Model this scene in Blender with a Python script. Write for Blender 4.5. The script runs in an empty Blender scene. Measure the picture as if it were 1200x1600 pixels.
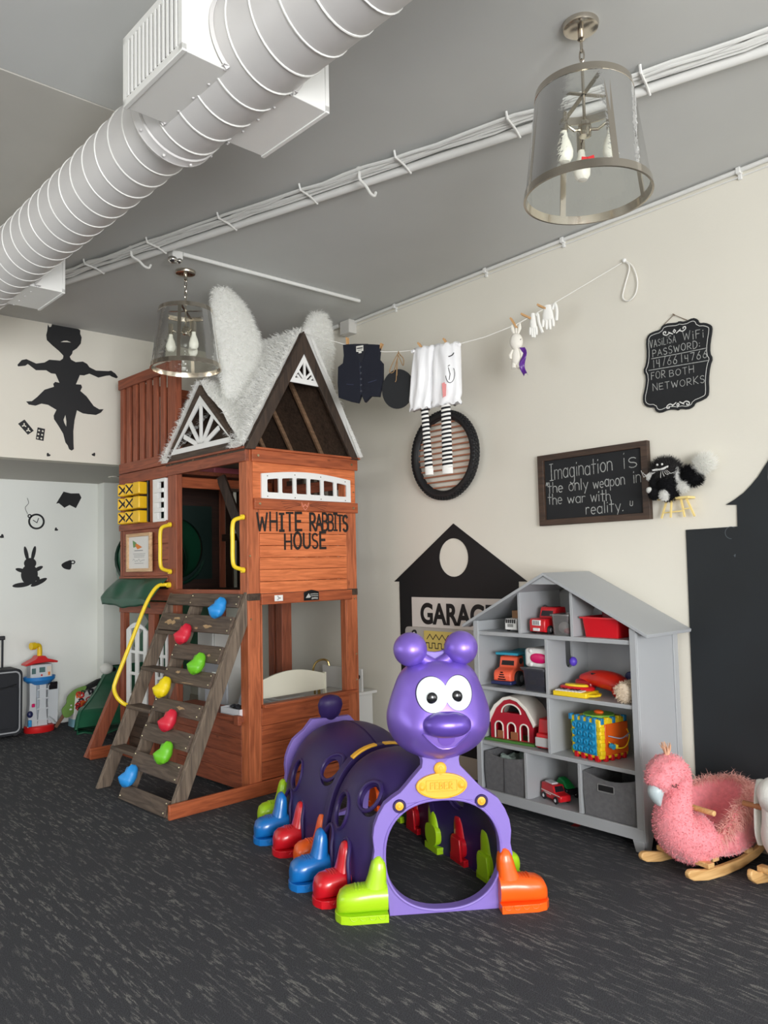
import bpy, math, random
import numpy as np
from mathutils import Vector, Matrix, noise
from mathutils.geometry import tessellate_polygon
random.seed(7)
rng = np.random.default_rng(7)
sc = bpy.context.scene
COL = sc.collection
PI = math.pi

# ------------------------------------------------------------------ camera, light, exposure
YAW, PITCH, ROLL, FPX, CAMH = 0.7207825, 0.0683331, -0.0224559, 1220.88, 1.42
def cam_axes():
    cy, sy, cp, sp = math.cos(YAW), math.sin(YAW), math.cos(PITCH), math.sin(PITCH)
    f = Vector((sy*cp, cy*cp, sp)); r0 = Vector((cy, -sy, 0)); u0 = r0.cross(f)
    cr, sr = math.cos(ROLL), math.sin(ROLL)
    return cr*r0+sr*u0, -sr*r0+cr*u0, f
_r, _u, _f = cam_axes()
cam = bpy.data.cameras.new('camera'); camo = bpy.data.objects.new('camera', cam); COL.objects.link(camo)
camo.matrix_world = Matrix(((_r.x, _u.x, -_f.x, 0), (_r.y, _u.y, -_f.y, 0), (_r.z, _u.z, -_f.z, CAMH), (0, 0, 0, 1)))
cam.sensor_fit = 'VERTICAL'; cam.sensor_height = 24.0; cam.lens = 24.0*FPX/1600.0
cam.clip_start = 0.05
sc.camera = camo

sc.view_settings.view_transform = 'Standard'
sc.view_settings.look = 'None'
sc.view_settings.gamma = 1.0
sc.view_settings.use_curve_mapping = False
sc.view_settings.exposure = 0.02
sc.cycles.diffuse_bounces = 8; sc.cycles.max_bounces = 16; sc.cycles.transparent_max_bounces = 16
wd = bpy.data.worlds.new('sky'); sc.world = wd; wd.use_nodes = True
wd.node_tree.nodes['Background'].inputs[0].default_value = (0.72, 0.84, 1.0, 1)
wd.node_tree.nodes['Background'].inputs[1].default_value = 1.0
def area(name, loc, rot, sx, sy, power, col=(1, 1, 1), spread=180):
    l = bpy.data.lights.new(name, 'AREA'); l.shape = 'RECTANGLE'; l.size = sx; l.size_y = sy
    l.energy = power; l.color = col; l.spread = math.radians(spread)
    o = bpy.data.objects.new(name, l); o.location = loc; o.rotation_euler = rot; COL.objects.link(o)
# daylight through the shop windows behind the camera (front wall) and an added fill on the left that brightens the rear
area('daylight_front_window', (2.5, -3.85, 1.45), (math.radians(82), 0, 0), 2.4, 2.1, 95, (1.0, 0.99, 0.97), 170)
area('daylight_front_window', (-0.9, -3.85, 1.45), (math.radians(83), 0, 0), 2.7, 2.1, 430, (0.985, 0.99, 1.0), 170)
area('added_side_fill', (-2.55, 4.6, 1.6), (math.radians(88), 0, math.radians(-90)), 3.2, 1.7, 34, (1.0, 0.99, 0.96), 165)

# ------------------------------------------------------------------ materials
def lin(c):
    return tuple((x/12.92 if x <= 0.04045 else ((x+0.055)/1.055)**2.4) for x in (v/255.0 for v in c))
MATS = {}
def M(name, col, rough=0.5, metal=0.0, bump=0.0, scale=60.0, var=0.0, vscale=4.0, sheen=0.0, coat=0.0, stretch=None, spec=0.5, sss=0.0):
    if name in MATS: return MATS[name]
    m = bpy.data.materials.new(name); m.use_nodes = True; nt = m.node_tree
    b = nt.nodes['Principled BSDF']; c = (*lin(col), 1)
    b.inputs['Base Color'].default_value = c; b.inputs['Roughness'].default_value = rough
    b.inputs['Metallic'].default_value = metal; b.inputs['Specular IOR Level'].default_value = spec
    if sheen: b.inputs['Sheen Weight'].default_value = sheen
    if coat: b.inputs['Coat Weight'].default_value = coat; b.inputs['Coat Roughness'].default_value = 0.12
    tc = nt.nodes.new('ShaderNodeTexCoord'); mp = nt.nodes.new('ShaderNodeMapping')
    nt.links.new(tc.outputs['Object'], mp.inputs['Vector'])
    if stretch: mp.inputs['Scale'].default_value = stretch
    if var:
        n = nt.nodes.new('ShaderNodeTexNoise'); n.inputs['Scale'].default_value = vscale; n.inputs['Detail'].default_value = 5
        nt.links.new(mp.outputs['Vector'], n.inputs['Vector'])
        r = nt.nodes.new('ShaderNodeValToRGB')
        lo = tuple(max(0, x*(1-var)) for x in c[:3]); hi = tuple(min(1, x*(1+var)) for x in c[:3])
        r.color_ramp.elements[0].position = 0.3; r.color_ramp.elements[1].position = 0.7
        r.color_ramp.elements[0].color = (*lo, 1); r.color_ramp.elements[1].color = (*hi, 1)
        nt.links.new(n.outputs['Fac'], r.inputs['Fac']); nt.links.new(r.outputs['Color'], b.inputs['Base Color'])
    if bump:
        n2 = nt.nodes.new('ShaderNodeTexNoise'); n2.inputs['Scale'].default_value = scale; n2.inputs['Detail'].default_value = 4
        nt.links.new(mp.outputs['Vector'], n2.inputs['Vector'])
        bp = nt.nodes.new('ShaderNodeBump'); bp.inputs['Strength'].default_value = bump; bp.inputs['Distance'].default_value = 0.004
        nt.links.new(n2.outputs['Fac'], bp.inputs['Height']); nt.links.new(bp.outputs['Normal'], b.inputs['Normal'])
    MATS[name] = m; return m

def wood(name, dark, light, axis='x', rough=0.55, knots=True, gs=1.0):
    """stained timber: grain stretched along the given object axis, a few knots"""
    if name in MATS: return MATS[name]
    m = bpy.data.materials.new(name); m.use_nodes = True; nt = m.node_tree; L = nt.links.new
    b = nt.nodes['Principled BSDF']; b.inputs['Roughness'].default_value = rough
    tc = nt.nodes.new('ShaderNodeTexCoord'); mp = nt.nodes.new('ShaderNodeMapping')
    s = {'x': (1.2, 14, 14), 'y': (14, 1.2, 14), 'z': (14, 14, 1.2)}[axis]
    mp.inputs['Scale'].default_value = tuple(v*gs for v in s)
    L(tc.outputs['Object'], mp.inputs['Vector'])
    n = nt.nodes.new('ShaderNodeTexNoise'); n.inputs['Scale'].default_value = 3.0; n.inputs['Detail'].default_value = 8
    n.inputs['Distortion'].default_value = 1.2; L(mp.outputs['Vector'], n.inputs['Vector'])
    r = nt.nodes.new('ShaderNodeValToRGB'); e = r.color_ramp.elements
    e[0].position = 0.32; e[1].position = 0.68; e[0].color = (*lin(dark), 1); e[1].color = (*lin(light), 1)
    L(n.outputs['Fac'], r.inputs['Fac']); out = r.outputs['Color']
    if knots:
        v = nt.nodes.new('ShaderNodeTexVoronoi'); v.inputs['Scale'].default_value = 5.0
        mp2 = nt.nodes.new('ShaderNodeMapping'); mp2.inputs['Scale'].default_value = {'x': (.7, 1.6, 1.6), 'y': (1.6, .7, 1.6), 'z': (1.6, 1.6, .7)}[axis]
        L(tc.outputs['Object'], mp2.inputs['Vector']); L(mp2.outputs['Vector'], v.inputs['Vector'])
        k = nt.nodes.new('ShaderNodeValToRGB'); k.color_ramp.elements[0].position = 0.03; k.color_ramp.elements[1].position = 0.085
        k.color_ramp.elements[0].color = (0.25, 0.2, 0.2, 1); k.color_ramp.elements[1].color = (1, 1, 1, 1)
        L(v.outputs['Distance'], k.inputs['Fac'])
        mx = nt.nodes.new('ShaderNodeMix'); mx.data_type = 'RGBA'; mx.blend_type = 'MULTIPLY'; mx.inputs[0].default_value = 0.6
        L(out, mx.inputs[6]); L(k.outputs['Color'], mx.inputs[7]); out = mx.outputs[2]
    L(out, b.inputs['Base Color'])
    bp = nt.nodes.new('ShaderNodeBump'); bp.inputs['Strength'].default_value = 0.18; bp.inputs['Distance'].default_value = 0.003
    L(n.outputs['Fac'], bp.inputs['Height']); L(bp.outputs['Normal'], b.inputs['Normal'])
    MATS[name] = m; return m

def glass(name, col=(255, 255, 255), rough=0.0, mixf=0.12, bump=0.0, milky=0.0):
    """thin clear pane: mostly transparent, a little mirror and tint"""
    if name in MATS: return MATS[name]
    m = bpy.data.materials.new(name); m.use_nodes = True; nt = m.node_tree; nt.nodes.clear(); L = nt.links.new
    o = nt.nodes.new('ShaderNodeOutputMaterial'); t = nt.nodes.new('ShaderNodeBsdfTransparent'); t.inputs[0].default_value = (*lin(col), 1)
    g = nt.nodes.new('ShaderNodeBsdfGlossy'); g.inputs['Roughness'].default_value = rough
    fr = nt.nodes.new('ShaderNodeFresnel'); fr.inputs['IOR'].default_value = 1.45
    ad = nt.nodes.new('ShaderNodeMath'); ad.operation = 'ADD'; ad.use_clamp = True; ad.inputs[1].default_value = mixf
    mx = nt.nodes.new('ShaderNodeMixShader'); L(fr.outputs[0], ad.inputs[0]); L(ad.outputs[0], mx.inputs[0])
    base = t.outputs[0]
    if milky:
        d = nt.nodes.new('ShaderNodeBsdfDiffuse'); d.inputs[0].default_value = (*lin(col), 1); m2 = nt.nodes.new('ShaderNodeMixShader'); m2.inputs[0].default_value = milky
        L(t.outputs[0], m2.inputs[1]); L(d.outputs[0], m2.inputs[2]); base = m2.outputs[0]
    L(base, mx.inputs[1]); L(g.outputs[0], mx.inputs[2]); L(mx.outputs[0], o.inputs[0])
    if bump:
        n = nt.nodes.new('ShaderNodeTexNoise'); n.inputs['Scale'].default_value = 45; bp = nt.nodes.new('ShaderNodeBump')
        bp.inputs['Strength'].default_value = bump; bp.inputs['Distance'].default_value = 0.004
        tc = nt.nodes.new('ShaderNodeTexCoord'); L(tc.outputs['Object'], n.inputs['Vector'])
        L(n.outputs['Fac'], bp.inputs['Height']); L(bp.outputs['Normal'], g.inputs['Normal']); L(bp.outputs['Normal'], fr.inputs['Normal'])
    MATS[name] = m; return m

def fur_mat(name, col, tr=.45):
    m = bpy.data.materials.new(name); m.use_nodes = True; nt = m.node_tree; nt.nodes.clear()
    o = nt.nodes.new('ShaderNodeOutputMaterial'); d = nt.nodes.new('ShaderNodeBsdfDiffuse'); t = nt.nodes.new('ShaderNodeBsdfTranslucent'); mx = nt.nodes.new('ShaderNodeMixShader')
    d.inputs[0].default_value = t.inputs[0].default_value = (*lin(col), 1); mx.inputs[0].default_value = tr
    nt.links.new(d.outputs[0], mx.inputs[1]); nt.links.new(t.outputs[0], mx.inputs[2]); nt.links.new(mx.outputs[0], o.inputs[0])
    MATS[name] = m; return m
def carpet_mat():
    m = bpy.data.materials.new('charcoal_carpet'); m.use_nodes = True; nt = m.node_tree; L = nt.links.new
    b = nt.nodes['Principled BSDF']; b.inputs['Roughness'].default_value = 0.95; b.inputs['Specular IOR Level'].default_value = 0.15
    tc = nt.nodes.new('ShaderNodeTexCoord')
    def streak(scale, detail, lo, hi, dist=0.0):
        mp = nt.nodes.new('ShaderNodeMapping'); mp.inputs['Scale'].default_value = scale; L(tc.outputs['Object'], mp.inputs['Vector'])
        n = nt.nodes.new('ShaderNodeTexNoise'); n.inputs['Scale'].default_value = 1; n.inputs['Detail'].default_value = detail
        n.inputs['Distortion'].default_value = dist; L(mp.outputs['Vector'], n.inputs['Vector'])
        r = nt.nodes.new('ShaderNodeMapRange'); r.inputs['From Min'].default_value = lo; r.inputs['From Max'].default_value = hi
        L(n.outputs['Fac'], r.inputs['Value']); return r.outputs['Result']
    a0 = streak((48, 5.5, 1), 2, 0.50, 0.60)         # long thin lines running along the room
    a1 = streak((110, 20, 1), 2, 0.46, 0.55)         # broken into dashes
    am = nt.nodes.new('ShaderNodeMath'); am.operation = 'MULTIPLY'; L(a0, am.inputs[0]); L(a1, am.inputs[1]); a = am.outputs[0]
    c = streak((300, 240, 1), 2, 0.30, 0.72)        # single tufts
    d = streak((3, 1.2, 1), 2, 0.35, 0.6)           # bands where the dashes crowd
    mu = nt.nodes.new('ShaderNodeMath'); mu.operation = 'MULTIPLY'; L(a, mu.inputs[0]); L(c, mu.inputs[1])
    md = nt.nodes.new('ShaderNodeMapRange'); md.inputs['To Min'].default_value = 0.45; L(d, md.inputs['Value'])
    mu2 = nt.nodes.new('ShaderNodeMath'); mu2.operation = 'MULTIPLY'; L(mu.outputs[0], mu2.inputs[0]); L(md.outputs['Result'], mu2.inputs[1])
    base = nt.nodes.new('ShaderNodeMix'); base.data_type = 'RGBA'; L(c, base.inputs[0])
    base.inputs[6].default_value = (*lin((50, 51, 55)), 1); base.inputs[7].default_value = (*lin((84, 85, 89)), 1)
    top = nt.nodes.new('ShaderNodeMix'); top.data_type = 'RGBA'; L(mu2.outputs[0], top.inputs[0])
    L(base.outputs[2], top.inputs[6]); top.inputs[7].default_value = (*lin((152, 151, 146)), 1)
    L(top.outputs[2], b.inputs['Base Color'])
    bp = nt.nodes.new('ShaderNodeBump'); bp.inputs['Strength'].default_value = 0.5; bp.inputs['Distance'].default_value = 0.004
    L(c, bp.inputs['Height']); L(bp.outputs['Normal'], b.inputs['Normal'])
    return m

# ------------------------------------------------------------------ mesh builder
class MB:
    def __init__(s): s.v = []; s.f = []; s.m = Matrix.Identity(4)
    def add(s, verts, faces):
        o = len(s.v); s.v += [tuple(s.m @ Vector(p)) for p in verts]
        s.f += [tuple(i+o for i in f) for f in faces]
    def box(s, x0, x1, y0, y1, z0, z1):
        s.add([(x0,y0,z0),(x1,y0,z0),(x1,y1,z0),(x0,y1,z0),(x0,y0,z1),(x1,y0,z1),(x1,y1,z1),(x0,y1,z1)],
              [(3,2,1,0),(4,5,6,7),(0,1,5,4),(1,2,6,5),(2,3,7,6),(3,0,4,7)]); return s
    def bar(s, p0, p1, w, h, up=(0,0,1)):
        p0, p1 = Vector(p0), Vector(p1); d = (p1-p0).normalized(); u = Vector(up)
        if abs(d.dot(u)) > 0.98: u = Vector((0,1,0))
        a = d.cross(u).normalized()*w/2; b = a.cross(d).normalized()*h/2
        q = [p0-a-b, p0+a-b, p0+a+b, p0-a+b, p1-a-b, p1+a-b, p1+a+b, p1-a+b]
        s.add(q, [(0,3,2,1),(4,5,6,7),(0,1,5,4),(1,2,6,5),(2,3,7,6),(3,0,4,7)]); return s
    def tube(s, pts, r, n=8, closed=False, cap=True, flat=1.0):
        pts = [Vector(p) for p in pts]; k = len(pts); rs = r if isinstance(r, (list, tuple)) else [r]*k
        T = []
        for i in range(k):
            a = pts[i-1] if (i > 0 or closed) else pts[i]; b = pts[(i+1) % k] if (i < k-1 or closed) else pts[i]
            T.append((b-a).normalized())
        ref = Vector((0,0,1)) if abs(T[0].z) < 0.9 else Vector((0,1,0))
        N = (ref - T[0]*ref.dot(T[0])).normalized(); V = []
        for i in range(k):
            N = (N - T[i]*N.dot(T[i])); N = N.normalized() if N.length > 1e-6 else T[i].orthogonal().normalized()
            B = T[i].cross(N)
            for j in range(n):
                a = 2*PI*j/n; V.append(pts[i] + rs[i]*(math.cos(a)*N*flat + math.sin(a)*B))
        F = []
        for i in range(k if closed else k-1):
            for j in range(n):
                a, b = i*n+j, i*n+(j+1) % n; c, d = ((i+1) % k)*n+(j+1) % n, ((i+1) % k)*n+j
                F.append((a, b, c, d))
        if cap and not closed:
            F.append(tuple(range(n-1, -1, -1))); F.append(tuple((k-1)*n+j for j in range(n)))
        s.add(V, F); return s
    def cyl(s, p0, p1, r0, r1=None, n=24, cap=True):
        return s.tube([p0, p1], [r0, r0 if r1 is None else r1], n, cap=cap)
    def lathe(s, prof, n=32, c=(0,0,0), axis='z', sx=1.0, sy=1.0, cap=True):
        V = []; F = []; k = len(prof)
        for (r, z) in prof:
            for j in range(n):
                a = 2*PI*j/n; x, y = r*math.cos(a)*sx, r*math.sin(a)*sy
                p = {'z': (x, y, z), 'y': (x, z, y), 'x': (z, x, y)}[axis]
                V.append((p[0]+c[0], p[1]+c[1], p[2]+c[2]))
        for i in range(k-1):
            for j in range(n):
                F.append((i*n+j, i*n+(j+1) % n, (i+1)*n+(j+1) % n, (i+1)*n+j))
        if cap and prof[0][0] > 1e-5: F.append(tuple(range(n-1, -1, -1)))
        if cap and prof[-1][0] > 1e-5: F.append(tuple((k-1)*n+j for j in range(n)))
        s.add(V, F); return s
    def ball(s, c, rx, ry=None, rz=None, n=24, k=14, e=1.0):
        ry = rx if ry is None else ry; rz = rx if rz is None else rz
        V = []; F = []
        sg = lambda t: math.copysign(abs(t)**e, t)
        for i in range(k+1):
            ph = -PI/2+PI*i/k
            for j in range(n):
                a = 2*PI*j/n
                V.append((c[0]+rx*sg(math.cos(ph))*sg(math.cos(a)), c[1]+ry*sg(math.cos(ph))*sg(math.sin(a)), c[2]+rz*sg(math.sin(ph))))
        for i in range(k):
            for j in range(n): F.append((i*n+j, i*n+(j+1) % n, (i+1)*n+(j+1) % n, (i+1)*n+j))
        s.add(V, F); return s
    def prism(s, poly, y0, y1, holes=(), plane='xz'):
        """outline (a, b) extruded between two depths; plane says which axes a, b are"""
        loops = [list(poly)]+[list(h) for h in holes]; pv = [[Vector((a, b, 0)) for a, b in l] for l in loops]
        tri = tessellate_polygon(pv); flat = [p for l in loops for p in l]; n = len(flat)
        mk = {'xz': lambda a, b, t: (a, t, b), 'yz': lambda a, b, t: (t, a, b), 'xy': lambda a, b, t: (a, b, t)}[plane]
        V = [mk(a, b, y0) for a, b in flat]+[mk(a, b, y1) for a, b in flat]
        F = [tuple(t) for t in tri]+[tuple(i+n for i in reversed(t)) for t in tri]
        o = 0
        for l in loops:
            for i in range(len(l)):
                a, b = o+i, o+(i+1) % len(l); F.append((a, b, b+n, a+n))
            o += len(l)
        s.add(V, F); return s
    def loft(s, rings, cap=True, closed=False):
        n = len(rings[0]); V = [p for r in rings for p in r]; F = []
        for i in range(len(rings)-1 if not closed else len(rings)):
            for j in range(n):
                i2 = (i+1) % len(rings); F.append((i*n+j, i*n+(j+1) % n, i2*n+(j+1) % n, i2*n+j))
        if cap and not closed:
            F.append(tuple(range(n-1, -1, -1))); F.append(tuple((len(rings)-1)*n+j for j in range(n)))
        s.add(V, F); return s
    def grid(s, fn, nu, nv, wrap=False):
        V = [fn(i/nu, j/nv) for j in range(nv+1) for i in range(nu+1)]; w = nu+1
        s.add(V, [(j*w+i, j*w+i+1, (j+1)*w+i+1, (j+1)*w+i) for j in range(nv) for i in range(nu)]); return s
    def ribbon(s, pts, w, y, plane='xz'):
        """a flat painted stroke of width w along 2-D points, lying at depth y"""
        P = [Vector(p) for p in pts]
        mk = lambda g, d: (g.x, d, g.y) if plane == 'xz' else (d, g.x, g.y)
        for i in range(len(P)-1):
            t = P[i+1]-P[i]
            if t.length < 1e-7: continue
            t = t.normalized(); n = Vector((-t.y, t.x))*w/2; e = t*w*(.42 if len(P) < 5 else .25); d = y-.00002*(i % 3)
            s.add([mk(P[i]-e+n, d), mk(P[i]-e-n, d), mk(P[i+1]+e-n, d), mk(P[i+1]+e+n, d)], [(0, 1, 2, 3)])
        return s
    def mesh(s, name, mat, smooth=0.6, fix=True):
        me = bpy.data.meshes.new(name); me.from_pydata(s.v, [], s.f); me.update()
        if fix:
            import bmesh
            bm = bmesh.new(); bm.from_mesh(me); bmesh.ops.remove_doubles(bm, verts=bm.verts, dist=1e-6)
            bmesh.ops.recalc_face_normals(bm, faces=bm.faces); bm.to_mesh(me); bm.free()
        if smooth:
            me.shade_smooth(); me.set_sharp_from_angle(angle=smooth)
        if mat: me.materials.append(mat)
        return me
    def build(s, name, mat, parent=None, bevel=0.0, smooth=0.6, sub=0, fix=True, label=None, seg=2):
        o = bpy.data.objects.new(name, s.mesh(name, mat, smooth, fix)); COL.objects.link(o)
        if parent is not None: o.parent = parent
        if bevel:
            b = o.modifiers.new('bevel', 'BEVEL'); b.width = bevel; b.segments = seg; b.limit_method = 'ANGLE'; b.angle_limit = 0.6
        if sub:
            b = o.modifiers.new('sub', 'SUBSURF'); b.levels = sub; b.render_levels = sub
        if label: o['label'] = label
        return o

def tag(o, label, cat, group=None, kind=None):
    o['label'] = label; o['category'] = cat
    if group: o['group'] = group
    if kind: o['kind'] = kind
    return o
def thing(name, label, cat, loc=(0,0,0), rz=0.0, group=None):
    o = bpy.data.objects.new(name, None); o.empty_display_size = 0.05; COL.objects.link(o)
    o.location = loc; o.rotation_euler = (0, 0, rz); return tag(o, label, cat, group)
def struct(name, mb, mat, **k):
    o = mb.build(name, mat, **k); o['kind'] = 'structure'; return o
def place(o, loc, rz=0.0, rx=0.0, ry=0.0):
    o.location = loc; o.rotation_euler = (rx, ry, rz); return o
def dup(root, loc, rz, label=None, group=None):
    r = root.copy(); COL.objects.link(r); r.location = loc; r.rotation_euler = (0, 0, rz)
    if label: r['label'] = label
    if group: r['group'] = group
    for ch in list(root.children):
        c = ch.copy(); COL.objects.link(c); c.parent = r
        for g in ch.children:
            d = g.copy(); COL.objects.link(d); d.parent = c
    return r
def circ(cx, cy, rx, ry=None, n=32, a0=0.0, a1=2*PI, e=1.0):
    ry = rx if ry is None else ry
    full = abs(a1-a0-2*PI) < 1e-6; k = n if full else n+1
    sg = lambda t: math.copysign(abs(t)**e, t)
    return [(cx+rx*sg(math.cos(a0+(a1-a0)*i/n)), cy+ry*sg(math.sin(a0+(a1-a0)*i/n))) for i in range(k)]
def rrect(x0, x1, y0, y1, r, n=5):
    out = []
    for cx, cy, a in ((x1-r, y0+r, -PI/2), (x1-r, y1-r, 0), (x0+r, y1-r, PI/2), (x0+r, y0+r, PI)):
        out += [(cx+r*math.cos(a+PI/2*i/n), cy+r*math.sin(a+PI/2*i/n)) for i in range(n+1)]
    return out
def boolcut(o, cutters):
    """cuts the MB shapes in cutters out of object o for good"""
    tmp = []
    for c in cutters:
        t = bpy.data.objects.new('cut', c.mesh('cut', None, 0)); COL.objects.link(t); t.parent = o.parent; tmp.append(t)
        md = o.modifiers.new('b', 'BOOLEAN'); md.operation = 'DIFFERENCE'; md.object = t; md.solver = 'EXACT'
    bpy.context.view_layer.update()
    dg = bpy.context.evaluated_depsgraph_get()
    me = bpy.data.meshes.new_from_object(o.evaluated_get(dg))
    o.modifiers.clear(); o.data = me
    for t in tmp: bpy.data.objects.remove(t)
    me.shade_smooth(); me.set_sharp_from_angle(angle=0.5)
    return o
def spline(pts, n=8, closed=False):
    """Catmull-Rom through points of any dimension"""
    P = [Vector(p) for p in pts]; k = len(P); out = []
    for i in range(k if closed else k-1):
        p0 = P[(i-1) % k] if (closed or i > 0) else P[0]*2-P[1]; p1 = P[i]; p2 = P[(i+1) % k]
        p3 = P[(i+2) % k] if (closed or i+2 < k) else P[-1]*2-P[-2]
        for j in range(n):
            t = j/n; out.append(0.5*((2*p1)+(p2-p0)*t+(2*p0-5*p1+4*p2-p3)*t*t+(3*p1-p0-3*p2+p3)*t**3))
    if not closed: out.append(P[-1])
    return out
def fur(mb, tris, count, length, width, lean=(0,0,-0.5), curl=0.4, seed=1, lvar=0.5):
    """adds tapering hairs standing on the given triangles (points in builder space)"""
    r = np.random.default_rng(seed); T = np.array(tris, float); A, B, Cc = T[:, 0], T[:, 1], T[:, 2]
    N = np.cross(B-A, Cc-A); ar = np.linalg.norm(N, axis=1); N = N/np.maximum(ar, 1e-12)[:, None]
    i = r.choice(len(T), count, p=ar/ar.sum()); u = r.random((count, 2)); fl = u.sum(1) > 1; u[fl] = 1-u[fl]
    P = A[i]+(B[i]-A[i])*u[:, :1]+(Cc[i]-A[i])*u[:, 1:]; n = N[i]
    L = length*(1-lvar*r.random((count, 1))); rd = r.normal(size=(count, 3))*curl
    d0 = n+rd*0.6; d0 /= np.linalg.norm(d0, axis=1)[:, None]
    d1 = d0+np.array(lean)+rd*0.5; d1 /= np.linalg.norm(d1, axis=1)[:, None]
    d2 = d1+np.array(lean)+rd*0.3; d2 /= np.linalg.norm(d2, axis=1)[:, None]
    s = np.cross(d0, r.normal(size=(count, 3))); s /= np.linalg.norm(s, axis=1)[:, None]
    q0 = P-n*0.002; q1 = q0+d0*L*0.34; q2 = q1+d1*L*0.33; q3 = q2+d2*L*0.33; w = width/2
    V = np.stack([q0-s*w, q0+s*w, q1-s*w*0.8, q1+s*w*0.8, q2-s*w*0.55, q2+s*w*0.55, q3], 1).reshape(-1, 3)
    o = len(mb.v); mb.v += [tuple(x) for x in V.tolist()]
    for k in range(count):
        b = o+7*k; mb.f += [(b, b+1, b+3, b+2), (b+2, b+3, b+5, b+4), (b+4, b+5, b+6)]
def tris_of(mb):
    out = []
    for f in mb.f:
        for k in range(1, len(f)-1): out.append((mb.v[f[0]], mb.v[f[k]], mb.v[f[k+1]]))
    return out

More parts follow.
